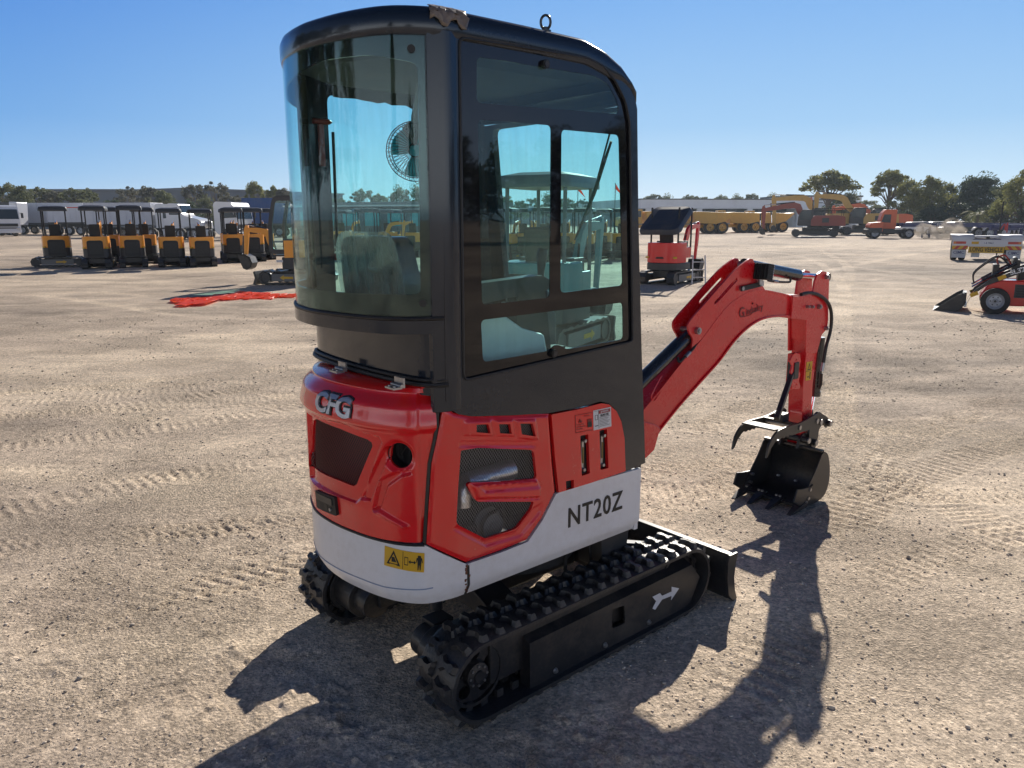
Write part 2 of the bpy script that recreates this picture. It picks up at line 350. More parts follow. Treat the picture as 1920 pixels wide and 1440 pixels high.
def rnd_poly(pts, r, k=3):
    """round the corners of an outline"""
    out = []; n = len(pts)
    for i in range(n):
        p = Vector(pts[i]).to_2d(); a = Vector(pts[i - 1]).to_2d(); b = Vector(pts[(i + 1) % n]).to_2d()
        da, db = (a - p), (b - p); ra = min(r, da.length * .45); rb = min(r, db.length * .45)
        A, B = p + da.normalized() * ra, p + db.normalized() * rb
        for j in range(k + 1):
            t = j / k; q = A * (1 - t) ** 2 + p * 2 * t * (1 - t) + B * t * t; out.append((q.x, q.y))
    return out
def smooth_line(pts, k=4):
    P = [Vector(p) for p in pts]; out = []
    for i in range(len(P) - 1):
        a, b, c, d = P[max(i - 1, 0)], P[i], P[i + 1], P[min(i + 2, len(P) - 1)]
        for j in range(k):
            t = j / k; out.append(.5 * ((2 * b) + (c - a) * t + (2 * a - 5 * b + 4 * c - d) * t * t + (3 * b - a - 3 * c + d) * t ** 3))
    out.append(P[-1]); return out
def inside(p, poly):
    x, y = p; c = False; j = len(poly) - 1
    for i in range(len(poly)):
        xi, yi = poly[i]; xj, yj = poly[j]
        if (yi > y) != (yj > y) and x < (xj - xi) * (y - yi) / (yj - yi) + xi: c = not c
        j = i
    return c
def edist(p, poly):
    x, y = p; d = 1e9; j = len(poly) - 1
    for i in range(len(poly)):
        x1, y1 = poly[j]; x2, y2 = poly[i]; dx, dy = x2 - x1, y2 - y1; L2 = dx * dx + dy * dy or 1e-9
        t = max(0, min(1, ((x - x1) * dx + (y - y1) * dy) / L2)); d = min(d, math.hypot(x - x1 - t * dx, y - y1 - t * dy)); j = i
    return d if inside(p, poly) else -d
def sst(a, b, x):
    t = max(0, min(1, (x - a) / (b - a))); return t * t * (3 - 2 * t)
def mesh_wires(mb, poly, mapf, m, pitch=.008, wdt=.0011, w=0.0, ang=58):
    """expanded metal mesh: crossing strips clipped to an outline"""
    for sgn in (1, -1):
        a = R_(ang * sgn); d = Vector((math.cos(a), math.sin(a))); nn = Vector((-d.y, d.x))
        pr = [nn.dot(Vector(p)) for p in poly]; q = math.ceil(min(pr) / pitch) * pitch
        while q < max(pr):
            ts = []
            for i in range(len(poly)):
                A, B = Vector(poly[i - 1]), Vector(poly[i]); fa, fb = nn.dot(A) - q, nn.dot(B) - q
                if (fa > 0) != (fb > 0): X = A + (B - A) * (fa / (fa - fb)); ts.append(d.dot(X))
            ts.sort()
            for t0, t1 in zip(ts[::2], ts[1::2]):
                k = max(1, int((t1 - t0) / .03)); vs = []
                for j in range(k + 1):
                    c = nn * q + d * (t0 + (t1 - t0) * j / k)
                    for e in (-1, 1): p = c + nn * e * wdt; vs.append(mapf(p.x, p.y, w + sgn * .0006))
                mb.add(vs, [(2 * j, 2 * j + 1, 2 * j + 3, 2 * j + 2) for j in range(k)], m)
            q += pitch

# ================================================================ GROUND
rs = np.random.RandomState(7)
_perm = rs.permutation(4096); _val = rs.rand(4096) * 2 - 1
def vnoise(x, y):
    xi = np.floor(x).astype(np.int64); yi = np.floor(y).astype(np.int64); fx = x - xi; fy = y - yi
    fx = fx * fx * (3 - 2 * fx); fy = fy * fy * (3 - 2 * fy)
    h = lambda a, b: _val[(_perm[a & 4095] + b * 131) & 4095]
    return (h(xi, yi) * (1 - fx) + h(xi + 1, yi) * fx) * (1 - fy) + (h(xi, yi + 1) * (1 - fx) + h(xi + 1, yi + 1) * fx) * fy
def fbm(x, y, o=4, g=.5):
    a = 1; s = 0
    for i in range(o): s = s + a * vnoise(x, y); x = x * 2.03 + 11.3; y = y * 2.03 + 5.7; a *= g
    return s
G2 = lambda px, py: tuple(gnd(px, py).xy)
# wheel and track marks: (points, width, tread pitch, depth, kind, lightness)
TRK = [
 ([G2(-250, 1330), G2(60, 1190), G2(330, 1105), G2(540, 1062), G2(700, 1010)], .27, .085, .010, 'chev', .5),
 ([G2(-300, 1130), G2(100, 1040), G2(420, 985), G2(620, 930)], .24, .07, .006, 'bar', .35),
 ([G2(1900, 1010), G2(1690, 900), G2(1600, 830), G2(1570, 740), G2(1572, 640), G2(1590, 560), G2(1560, 500)], .30, .06, .009, 'bar', .45),
 ([G2(1220, 880), G2(1330, 800), G2(1480, 740), G2(1700, 650), G2(1960, 570)], .30, .075, .008, 'bar', .3),
 ([G2(1240, 850), G2(1400, 760), G2(1560, 690), G2(1800, 610)], .22, .075, .006, 'bar', .3),
 ([G2(1560, 990), G2(1700, 900), G2(1960, 820), G2(2300, 760)], .32, .08, .011, 'bar', .35),
 ([G2(1600, 900), G2(1760, 800), G2(1960, 720)], .30, .07, .010, 'bar', .3),
 ([G2(-200, 800), G2(150, 770), G2(420, 735), G2(600, 700)], .30, .08, .009, 'bar', .2),
 ([G2(-200, 860), G2(200, 810), G2(480, 775), G2(620, 740)], .26, .08, .009, 'bar', .2),
 ([G2(-200, 1000), G2(120, 930), G2(380, 880), G2(600, 850)], .28, .075, .010, 'bar', .2),
 ([G2(480, 720), G2(560, 745), G2(600, 752)], .4, .07, .012, 'bar', .2),
 ([G2(1380, 1300), G2(1540, 1150), G2(1760, 1040), G2(2100, 950)], .26, .075, .007, 'bar', .3),
 ([G2(1250, 960), G2(1400, 880), G2(1500, 840), G2(1800, 770)], .22, .06, .006, 'chev', .3),
 ([G2(-100, 545), G2(130, 560), G2(330, 590), G2(600, 602), G2(900, 610)], .30, .12, .006, 'flat', .9),
 ([G2(-100, 552), G2(200, 548), G2(420, 575), G2(640, 580)], .28, .12, .006, 'flat', .8),
 ([G2(0, 525), G2(250, 530), G2(560, 515)], .35, .12, .006, 'flat', .7),
 ([G2(1210, 660), G2(1400, 620), G2(1560, 560), G2(1590, 500), G2(1540, 470)], .35, .12, .006, 'flat', .8),
 ([G2(1570, 780), G2(1580, 600), G2(1570, 520), G2(1500, 480), G2(1380, 470)], .30, .12, .006, 'flat', .8),
 ([G2(1500, 520), G2(1640, 490), G2(1790, 465), G2(1950, 455)], .45, .12, .005, 'flat', .9),
 ([G2(1330, 500), G2(1480, 480), G2(1700, 470), G2(1900, 480)], .45, .12, .005, 'flat', .8),
 ([G2(1220, 500), G2(1400, 510), G2(1600, 500), G2(1900, 560)], .4, .12, .005, 'flat', .6),
 ([G2(0, 470), G2(300, 475), G2(560, 468), G2(900, 470)], .6, .12, .004, 'flat', .7),
]
rt = random.Random(21)
for _i in range(46):
    x0, y0 = rt.uniform(-14, 16), rt.uniform(2.5, 30); a_ = rt.choice([rt.gauss(10, 14), rt.gauss(25, 12), rt.uniform(0, 180)]); cu_ = rt.gauss(0, 5); p_ = (x0, y0); P_ = [p_]
    for _k in range(rt.randint(4, 8)): a_ += cu_; p_ = (p_[0] + 2.2 * math.cos(R_(a_)), p_[1] + 2.2 * math.sin(R_(a_))); P_.append(p_)
    kd_ = rt.choice(['flat', 'flat', 'bar', 'chev']); wd_ = rt.uniform(.16, .34); of_ = rt.choice([0, 1.0, 1.5])
    TRK.append((P_, wd_, rt.uniform(.05, .09), rt.uniform(.004, .009), kd_, rt.uniform(.2, .8)))
    if of_: TRK.append(([(q[0] - of_ * math.sin(R_(a_)), q[1] + of_ * math.cos(R_(a_))) for q in P_], wd_, .07, rt.uniform(.004, .009), kd_, rt.uniform(.2, .8)))
def ground_h(x, y):
    r = np.hypot(x, y)
    h = .018 * fbm(x * .35, y * .35, 3) + .010 * fbm(x * 1.4 + 9, y * 1.4, 3) * np.clip(1.3 - r / 40, .3, 1)
    near = np.clip(1.15 - r / 16, 0, 1)
    # dragged furrows running across, crumbs, small clods
    xr = x * .93 + y * .36; yr = -x * .36 + y * .93
    h += .0045 * fbm(xr * 1.1, yr * 4.3, 3) * (fbm(x * .5, y * .5 + 40, 2) > -.15) * np.clip(1.2 - r / 30, 0, 1)
    rough = np.clip(fbm(x * .8 + 70, y * .8, 3) * 1.3 + .35, .1, 1.2)
    xa, ya = x * .8 - y * .6, x * .6 + y * .8
    h += near * rough * (.0052 * fbm(xa * 7, ya * 7, 4) * (.35 + .9 * (fbm(x * .6 + 7, y * .6 + 3, 2) > .05)) + .007 * np.maximum(fbm(xa * 14 + 3, ya * 14, 2) - .40, 0) + .010 * np.maximum(fbm(xa * 26 + 3, ya * 26, 2) - .35, 0) * np.clip(1.6 - r / 5, 0, 1) * np.clip(1.5 - r / 12, 0, 1))
    col = .5 + .48 * fbm(x * .22 + 5, y * .22 + 90, 4) + .08 * fbm(xr * .4, yr * 1.6, 3)
    for pts, wd, pitch, dep, kind, lt in TRK:
        P = np.array([tuple(p) for p in smooth_line([Vector((a, b, 0)) for a, b in pts], 4)])[:, :2]
        lo, hi = P.min(0) - 1, P.max(0) + 1
        ix = np.where((x > lo[0]) & (x < hi[0]) & (y > lo[1]) & (y < hi[1]))[0]
        if not len(ix): continue
        X, Y = x[ix], y[ix]; bd = np.full(len(ix), 9.); bs = np.zeros(len(ix)); sg = np.zeros(len(ix)); acc = 0
        for a, b in zip(P[:-1], P[1:]):
            d = b - a; L = np.hypot(*d); u = d / L; t = np.clip((X - a[0]) * u[0] + (Y - a[1]) * u[1], 0, L)
            cx, cy = X - a[0] - t * u[0], Y - a[1] - t * u[1]; dd = np.hypot(cx, cy); k = dd < bd
            bd[k] = dd[k]; bs[k] = acc + t[k]; sg[k] = (cx * -u[1] + cy * u[0])[k]; acc += L
        wn_ = bd + .02 * vnoise(X * 9, Y * 9); ins = 1 / (1 + np.exp((wn_ - wd / 2) / .008)); fade = np.clip(fbm(X * .9 + 31, Y * .9, 2) * 1.2 + .9, .25, 1)
        ridge = np.exp(-((wn_ - wd / 2 - .02) / .018) ** 2)
        if kind == 'bar': pat = (np.sin((bs + .01 * vnoise(X * 12, Y * 12)) * 2 * np.pi / pitch) > .15)
        elif kind == 'chev': pat = (np.sin((bs + np.abs(sg) * .8 * np.sign(np.sin(sg * 70))) * 2 * np.pi / pitch) > 0)
        else: pat = np.zeros(len(ix))
        h[ix] += .8 * fade * (ins * (-dep * .55 + dep * .95 * pat) + dep * .5 * ridge)
        col[ix] += lt * .42 * ins * fade * (1.0 if kind == 'flat' else .6)
    return h, col
def th_grid():
    a = list(np.linspace(R_(48), R_(132), 760))
    b = list(np.linspace(R_(132), R_(48 + 360), 60))[1:-1]
    return np.array(a + b)
def rr_grid():
    r = [.02, .3, .7, 1.0, 1.25]; 
    while r[-1] < 9: r.append(r[-1] * 1.0034)
    while r[-1] < 60: r.append(r[-1] * 1.012)
    while r[-1] < 4200: r.append(r[-1] * 1.12)
    return np.array(r)
tg, rg = th_grid(), rr_grid(); nT, nR = len(tg), len(rg)
RR, TT = np.meshgrid(rg, tg, indexing='ij'); gx = (RR * np.cos(TT)).ravel(); gy = (RR * np.sin(TT)).ravel()
gh, gc = ground_h(gx, gy); gh *= np.clip(1.4 - np.hypot(gx, gy) / 90, 0, 1)
# keep it level under the machine's tracks
mdx, mdy = gx - MO.x, gy - MO.y; mx_ = mdx * fw.x + mdy * fw.y; my_ = mdx * lf.x + mdy * lf.y
_d = np.clip((np.maximum(np.abs(mx_) - .75, np.abs(my_) - .6)) / .12, 0, 1); gh = gh * (.25 + .75 * _d) - .004 * (1 - _d)
me = bpy.data.meshes.new('ground'); nv = nT * nR
me.vertices.add(nv); me.vertices.foreach_set('co', np.stack([gx, gy, gh], 1).ravel())
ii = np.arange(nR - 1)[:, None] * nT; jj = np.arange(nT)[None, :]; j2 = (jj + 1) % nT
q = np.stack([ii + jj, ii + nT + jj, ii + nT + j2, ii + j2], -1).reshape(-1, 4)
me.loops.add(q.size); me.loops.foreach_set('vertex_index', q.ravel()); me.polygons.add(len(q)); me.polygons.foreach_set('loop_start', np.arange(len(q)) * 4)
me.polygons.foreach_set('use_smooth', np.ones(len(q), bool)); me.update(calc_edges=True)
att = me.attributes.new('worn', 'FLOAT', 'POINT'); att.data.foreach_set('value', np.clip(gc, 0, 1.3).astype(np.float32))
gm, t, b = nmat('dusty_gravel'); N, L = t.nodes, t.links
an = N.new('ShaderNodeAttribute'); an.attribute_name = 'worn'
tc = N.new('ShaderNodeTexCoord')
def noi(s, d=6, ro=.6, vec=None):
    n = N.new('ShaderNodeTexNoise'); n.inputs['Scale'].default_value = s; n.inputs['Detail'].default_value = d; n.inputs['Roughness'].default_value = ro
    L.new(vec or tc.outputs['Object'], n.inputs['Vector']); return n
n1 = noi(1.3, 10, .72); n2 = noi(28, 6, .75); 
mp = N.new('ShaderNodeMapping'); mp.inputs['Scale'].default_value = (.45, 1.5, 1); mp.inputs['Rotation'].default_value = (0, 0, R_(-8)); L.new(tc.outputs['Object'], mp.inputs[0])
n3 = noi(.9, 3, .55, mp.outputs[0])
m1 = N.new('ShaderNodeMath'); m1.operation = 'MULTIPLY_ADD'; m1.inputs[1].default_value = .8; L.new(n1.outputs[0], m1.inputs[0]); L.new(an.outputs['Fac'], m1.inputs[2])
m2 = N.new('ShaderNodeMath'); m2.operation = 'MULTIPLY_ADD'; m2.inputs[1].default_value = .9; L.new(n3.outputs[0], m2.inputs[0]); L.new(m1.outputs[0], m2.inputs[2])
cr = N.new('ShaderNodeValToRGB'); cr.color_ramp.elements[0].position = .30; cr.color_ramp.elements[0].color = (.285, .23, .178, 1); cr.color_ramp.elements[1].position = .80; cr.color_ramp.elements[1].color = (.80, .65, .48, 1)
e = cr.color_ramp.elements.new(.52); e.color = (.54, .432, .33, 1)
hf = N.new('ShaderNodeMath'); hf.operation = 'MULTIPLY'; hf.inputs[1].default_value = .40; L.new(m2.outputs[0], hf.inputs[0]); L.new(hf.outputs[0], cr.inputs[0])
sp = N.new('ShaderNodeMapRange'); sp.inputs[1].default_value = .3; sp.inputs[2].default_value = .7; sp.inputs[3].default_value = .52; sp.inputs[4].default_value = 1.48; L.new(n2.outputs[0], sp.inputs[0])
vo = N.new('ShaderNodeTexVoronoi'); vo.inputs['Scale'].default_value = 110; L.new(tc.outputs['Object'], vo.inputs['Vector'])
vr = N.new('ShaderNodeMapRange'); vr.inputs[1].default_value = .0; vr.inputs[2].default_value = 1; vr.inputs[3].default_value = .72; vr.inputs[4].default_value = 1.25
sx = N.new('ShaderNodeSeparateColor'); L.new(vo.outputs['Color'], sx.inputs[0]); L.new(sx.outputs[0], vr.inputs[0])
mm = N.new('ShaderNodeMath'); mm.operation = 'MULTIPLY'; L.new(sp.outputs[0], mm.inputs[0]); L.new(vr.outputs[0], mm.inputs[1])
mv = N.new('ShaderNodeVectorMath'); mv.operation = 'SCALE'; L.new(cr.outputs[0], mv.inputs[0]); L.new(mm.outputs[0], mv.inputs['Scale']); L.new(mv.outputs[0], b.inputs['Base Color'])
b.inputs['Roughness'].default_value = .9; b.inputs['Specular IOR Level'].default_value = .25
nb = noi(85, 5, .75); nb2 = noi(16, 7, .75)
va = N.new('ShaderNodeMath'); va.operation = 'MULTIPLY_ADD'; va.inputs[1].default_value = 1.1; L.new(nb2.outputs[0], va.inputs[0]); vb = N.new('ShaderNodeTexVoronoi'); vb.inputs['Scale'].default_value = 62; L.new(tc.outputs['Object'], vb.inputs['Vector']); vb2 = N.new('ShaderNodeMapRange'); vb2.inputs[1].default_value = .15; vb2.inputs[2].default_value = .5; vb2.inputs[3].default_value = .38; vb2.inputs[4].default_value = 0; L.new(vb.outputs['Distance'], vb2.inputs[0]); vm = N.new('ShaderNodeMath'); vm.operation = 'MULTIPLY_ADD'; vm.inputs[1].default_value = 1.3; L.new(nb.outputs[0], vm.inputs[0]); L.new(vb2.outputs[0], vm.inputs[2]); L.new(vm.outputs[0], va.inputs[2])
bp = N.new('ShaderNodeBump'); bp.inputs['Distance'].default_value = .020; pm = noi(.8, 4, .6); pr2 = N.new('ShaderNodeMapRange'); pr2.inputs[1].default_value = .42; pr2.inputs[2].default_value = .60; pr2.inputs[3].default_value = .40; pr2.inputs[4].default_value = 1.0; L.new(pm.outputs[0], pr2.inputs[0]); L.new(pr2.outputs[0], bp.inputs['Strength']); L.new(va.outputs[0], bp.inputs['Height'])
nb3 = noi(1.1, 2.5, .6, mp.outputs[0]); bp2 = N.new('ShaderNodeBump'); bp2.inputs['Strength'].default_value = .6; bp2.inputs['Distance'].default_value = .09; L.new(nb3.outputs[0], bp2.inputs['Height'])
L.new(bp2.outputs[0], bp.inputs['Normal']); L.new(bp.outputs[0], b.inputs['Normal'])
me.materials.append(gm)
ground = bpy.data.objects.new('ground', me); COL.objects.link(ground); ground['kind'] = 'structure'
# loose stones
random.seed(5)
ico = bmesh.new(); bmesh.ops.create_icosphere(ico, subdivisions=1, radius=1); iv = np.array([v.co[:] for v in ico.verts]); ifc = np.array([[v.index for v in f.verts] for f in ico.faces]); ico.free()
NS = 30000; rr = 1.3 * (15 / 1.3) ** (rs.rand(NS) ** .8); aa = R_(90) + (rs.rand(NS) - .5) * R_(84)
sx_, sy_ = rr * np.cos(aa), rr * np.sin(aa); clump = fbm(sx_ * 1.1 + 50, sy_ * 1.1, 3) > -.25
sx_, sy_ = sx_[clump], sy_[clump]; n_ = len(sx_); sz = (.0022 + .006 * rs.rand(n_) ** 4) * (.55 + rr[:n_] * 0 + .12 * np.hypot(sx_, sy_)) + .011 * (rs.rand(n_) > .993) * rs.rand(n_)
sh, _ = ground_h(sx_, sy_)
V = np.empty((n_, 12, 3)); sc3 = (.6 + .8 * rs.rand(n_, 1, 3)) * np.array([1, 1, .5]); jit = .75 + .5 * rs.rand(n_, 12, 1)
V[:] = iv[None] * sc3 * jit * sz[:, None, None]; ca, sa = np.cos(aa[:n_] * 37), np.sin(aa[:n_] * 37)
vx = V[:, :, 0] * ca[:, None] - V[:, :, 1] * sa[:, None]; vy = V[:, :, 0] * sa[:, None] + V[:, :, 1] * ca[:, None]
V[:, :, 0] = vx + sx_[:, None]; V[:, :, 1] = vy + sy_[:, None]; V[:, :, 2] += (sh + sz * .25)[:, None]
me = bpy.data.meshes.new('loose_gravel'); me.vertices.add(n_ * 12); me.vertices.foreach_set('co', V.ravel())
fc = (ifc[None] + (np.arange(n_) * 12)[:, None, None]).reshape(-1, 3); me.loops.add(fc.size); me.loops.foreach_set('vertex_index', fc.ravel()); me.polygons.add(len(fc)); me.polygons.foreach_set('loop_start', np.arange(len(fc)) * 3); me.update(calc_edges=True)
sm, t, b = nmat('stones'); g = t.nodes.new('ShaderNodeNewGeometry'); c = t.nodes.new('ShaderNodeValToRGB'); c.color_ramp.elements[0].color = (.26, .215, .175, 1); c.color_ramp.elements[1].color = (.75, .64, .52, 1)
t.links.new(g.outputs['Random Per Island'], c.inputs[0]); t.links.new(c.outputs[0], b.inputs['Base Color']); b.inputs['Roughness'].default_value = .85
me.materials.append(sm); o = bpy.data.objects.new('loose_gravel', me); COL.objects.link(o); o['kind'] = 'stuff'
o['label'] = 'loose stones scattered over the dusty yard surface'; o['category'] = 'gravel'

# ================================================================ MAIN MACHINE
EX = empty('mini_excavator', MO, TH, 'red and white mini excavator with a tall dark cab, seen close up from behind', 'mini excavator')
class Plan:
    """vertical wall following a plan outline; s runs along it from the right front round the rear to the left front"""
    def __init__(s, pts, k=6):
        P = smooth_line([Vector((a, b, 0)) for a, b in pts], k); s.p = [Vector((q.x, q.y)) for q in P]; s.c = [0]
        for a, b in zip(s.p, s.p[1:]): s.c.append(s.c[-1] + (b - a).length)
        s.n = []
        for i in range(len(s.p)):
            d = (s.p[min(i + 1, len(s.p) - 1)] - s.p[max(i - 1, 0)]).normalized(); s.n.append(Vector((-d.y, d.x)) * -1)
        # outward = to the right of travel reversed; check against the centre
        mid = sum(s.p, Vector((0, 0))) / len(s.p)
        if s.n[len(s.p) // 2].dot(s.p[len(s.p) // 2] - mid) < 0: s.n = [-q for q in s.n]
        s.L = s.c[-1]
    def at(s, q):
        if q <= 0: return s.p[0] + (s.p[0] - s.p[1]).normalized() * -q, s.n[0]
        if q >= s.L: return s.p[-1] + (s.p[-1] - s.p[-2]).normalized() * (q - s.L), s.n[-1]
        lo, hi = 0, len(s.c) - 1
        while hi - lo > 1:
            m = (lo + hi) // 2
            if s.c[m] <= q: lo = m
            else: hi = m
        t = (q - s.c[lo]) / (s.c[hi] - s.c[lo]); return s.p[lo].lerp(s.p[hi], t), s.n[lo].lerp(s.n[hi], t).normalized()
    def map(s, q, z, w): p, n = s.at(q); return Vector((p.x + n.x * w, p.y + n.y * w, z))
    def sx(s, x, side=-1):               # s where the wall passes x on the right (-1) or left (+1) side
        best = None
        for i, p in enumerate(s.p):
            if p.y * side > 0 and (best is None or abs(p.x - x) < abs(s.p[best].x - x)): best = i
        return s.c[best]
    def hit(s, px, py):
        r = rayM(px, py); best = None
        for i in range(len(s.p) - 1):
            a, b = s.p[i], s.p[i + 1]; d = b - a; det = r.x * -d.y + d.x * r.y
            if abs(det) < 1e-9: continue
            ex, ey = a.x - CM.x, a.y - CM.y; t = (ex * -d.y + d.x * ey) / det; u = (r.x * ey - r.y * ex) / det
            if -.02 <= u <= 1.02 and t > 0 and (s.n[i].x * r.x + s.n[i].y * r.y) < 0 and (best is None or t < best[0]): best = (t, s.c[i] + u * d.length, CM.z + r.z * t)
        if best is None:                  # past the silhouette: slide in a pixel at a time
            return s.hit(px + (2 if px < 760 else -2), py)
        return (best[1], best[2])
    def H(s, pts): return [s.hit(a, b) for a, b in pts]
_bp = [(-.56, -.467), (-.62, -.463), (-.706, -.435), (-.765, -.37), (-.806, -.273), (-.832, -.14), (-.84, 0)]
BP = Plan([(.31, -.467), (.1, -.467), (-.1, -.467), (-.3, -.467), (-.45, -.467)] + _bp[:-1] + [(-.838, -.04), (-.832, .05), (-.81, .13), (-.775, .21), (-.72, .29), (-.65, .35), (-.56, .38), (-.45, .395), (-.3, .40), (0, .40), (.31, .40)])
_cp = [(-.60, -.47), (-.66, -.46), (-.74, -.41), (-.79, -.34), (-.83, -.22), (-.85, -.08), (-.85, -.01)]
CP = Plan([(.2, -.47), (0, -.47), (-.3, -.47), (-.5, -.47)] + _cp + [(-.842, .05), (-.828, .12), (-.80, .195), (-.76, .275), (-.71, .34), (-.65, .385), (-.60, .40), (-.5, .405), (-.3, .405), (0, .405), (.2, .405)])
SIDEX = lambda u, v, w_: Vector((u, -.47 - w_, v))
# ---- white lower body
seam = [(796, 1024), (801, 940), (806, 870), (815, 830), (821, 800), (822, 770)]
sm_ = BP.H(seam); s795 = sm_[0][0]; sLft = BP.sx(.25, 1)
topw = BP.H([(875, 1058), (940, 1036), (990, 1016), (1018, 975), (1043, 926), (1060, 919), (1205, 878)])
wpoly = [(0.0, topw[-1][1])] + [(a, b) for a, b in topw[::-1]][1:] + [(s795 + .004, .672), (s795 + .3, .664), (BP.L - .55, .664), (BP.L - .5, .72), (BP.L, .72), (BP.L, .455), (0, .455)]
def wmap(q, z, w_):
    w2 = w_ - max(0, .495 - z) * .55 if z < .495 else w_
    w2 += .004 * sst(.50, .56, z) * sst(.60, .54, z) * 0
    return BP.map(q, z, w2)
b = MB(); b.plate([wpoly], -.012, 0, M['white'], wmap, .03, .02)
ring = [BP.map(BP.L * i / 60, .458, -.03) for i in range(61)]; b.add(ring, [tuple(range(61))], M['frame'])
b.box((.30, -.034, .58), (.02, .85, .25), M['white'])
white = b.build('lower_body', EX, 0, 40)
# black seam with rust, dark rubber edge between white and red
b = MB(); A = BP.hit(877, 1060); B = BP.hit(879, 1118)
b.plate([[(A[0] - .005, A[1]), (A[0] + .004, A[1]), (B[0] + .004, B[1] - .002), (B[0] - .005, B[1] - .002)]], .0, .0025, M['gasket'], wmap, None, .01)
for i in range(9):
    z = A[1] + (B[1] - A[1]) * (i / 9 + .05); dx = random.uniform(-.007, .010); hh = random.uniform(.004, .012)
    b.plate([[(A[0] + dx, z), (A[0] + dx + .005, z + .002), (A[0] + dx + .004, z + hh), (A[0] + dx - .003, z + hh)]], .0, .003, M['rust'], wmap)
b.build('body_seam', white)
b = MB()
pl = BP.H([(575, 1015), (600, 1043), (640, 1070), (680, 1087), (720, 1101), (760, 1106), (795, 1106), (812, 1103)])
for (a0, a1), (c0, c1) in zip(pl, pl[1:]):
    b.plate([[(a0, a1), (c0, c1), (c0, c1 + .0035), (a0, a1 + .0035)]], .0, .0012, M['crack'], wmap, .02)
b.build('scratch', white)
# warning sticker
def sticker(name, q, parent, mp, icons, mbase='yellow'):
    b = MB(); b.plate([q], .0005, .002, M[mbase], mp, .02, .02); o = b.build(name, parent)
    def bil(u, v):
        a = Vector(q[0]).lerp(Vector(q[1]), u); c = Vector(q[3]).lerp(Vector(q[2]), u); p = a.lerp(c, v); return (p.x, p.y)
    k = MB()
    for poly, mm_ in icons: k.plate([[bil(u, v) for u, v in poly]] if not isinstance(poly[0][0], (list, tuple)) else [[bil(u, v) for u, v in pp] for pp in poly], .002, .0026, M[mm_], mp)
    k.build('symbols', o); return o
man = [(.86, .14), (.90, .14), (.925, .17), (.925, .24), (.95, .28), (.965, .5), (.95, .52), (.935, .36), (.93, .56), (.92, .9), (.90, .9), (.885, .6), (.87, .9), (.85, .9), (.845, .56), (.84, .36), (.82, .52), (.81, .5), (.82, .28), (.85, .24), (.845, .17)]
warn = [([[(.07, .85), (.25, .1), (.43, .85)], [(.13, .77), (.25, .27), (.37, .77)]], 'ink'), ([(.20, .45), (.27, .43), (.33, .68), (.20, .70)], 'ink'), ([(.485, .05), (.495, .05), (.495, .95), (.485, .95)], 'ink'),
        ([[(.53, .3), (.62, .3), (.62, .72), (.53, .72)], [(.54, .34), (.61, .34), (.61, .68), (.54, .68)]], 'ink'),
        ([(.63, .52), (.68, .42), (.68, .49), (.76, .49), (.76, .42), (.81, .52), (.76, .62), (.76, .55), (.68, .55), (.68, .62)], 'ink'), (man, 'ink')]
sticker('warning_sticker', BP.H([(722, 1023), (796, 1037), (795, 1073), (721, 1059)]), white, BP.map, warn)
# model lettering on the side
A, B = onY(1065, 994, -.467), onY(1166, 957, -.467); A2 = onY(1063, 958, -.467); hl = (A2.z - A.z)
mid = Vector(((A.x + B.x) / 2 + .0, -.4680, (A.z + B.z) / 2 + hl * .5 + .004))
tw = text('model_lettering', 'NT20Z', hl, M['ink'], frame((0, 0, 0), (1, 0, 0), (0, 0, 1)), white, .0012, .0012, 1.0, 1.12)
xs_ = [v.co.x for v in tw.data.vertices]; k = (B.x - A.x) / (max(xs_) - min(xs_)); cx = (max(xs_) + min(xs_)) / 2
for v in tw.data.vertices: v.co = Vector(((v.co.x - cx) * k + mid.x, v.co.y - .4685, v.co.z + mid.z))

# ---- red rear hood
HB = Plan([(p.x, p.y) for p in BP.p[::3]], 3)
def hood_prof(z): return .004 * sst(.70, .78, z) + .016 * sst(1.03, 1.055, z) - .012 * sst(1.05, 1.12, z) - .038 * sst(1.11, 1.158, z)
hood_reliefs = []
def V3(pts): return BP.H(pts)
grille_r = V3([(583, 789), (589, 786), (631, 804), (685, 825), (693, 831), (695, 838), (665, 909), (659, 913), (631, 902), (588, 880), (581, 873)])
grille_hi = V3([(577, 772), (640, 792), (712, 818), (718, 830), (680, 935), (668, 944), (620, 925), (575, 895)])
vv = V3([(722, 838), (735, 840), (696, 938), (676, 935)])
vv2 = V3([(772, 888), (752, 893), (728, 910), (714, 952), (701, 954), (712, 900), (740, 886), (770, 882)])
vv3 = V3([(702, 958), (716, 956), (766, 986), (760, 990)])
hole_c = BP.hit(748, 856); hr = .0415
circ = [(hole_c[0] + hr * math.cos(a * math.pi / 14), hole_c[1] + hr * math.sin(a * math.pi / 14)) for a in range(28)]
def hood_map(q, z, w_):
    p = (q, z); r = hood_prof(z)
    d = edist(p, grille_hi); r += -.013 * sst(0, .007, d)
    d = edist(p, vv); r += -.013 * sst(-.0025, .003, d)
    d = edist(p, vv2); r += -.012 * sst(-.0025, .003, d)
    d = edist(p, vv3); r += .012 * sst(-.006, .005, d)
    dc = math.hypot(q - hole_c[0], z - hole_c[1]); r += -.014 * sst(hr + .016, hr - .001, dc)
    if z > 1.02: r -= 0
    r -= .012 * sst(sm_[0][0] + .02, sm_[0][0] + .001, q)
    return BP.map(q, z, r + w_)
hs = [(a + .006, b_) for a, b_ in sm_]
hoodp = [(hs[0][0], .678)] + [(a, b_) for a, b_ in hs[1:-1]] + [(hs[-1][0], 1.158), (sLft - .25, 1.158), (sLft - .25, .675), (hs[0][0] + .3, .672)]
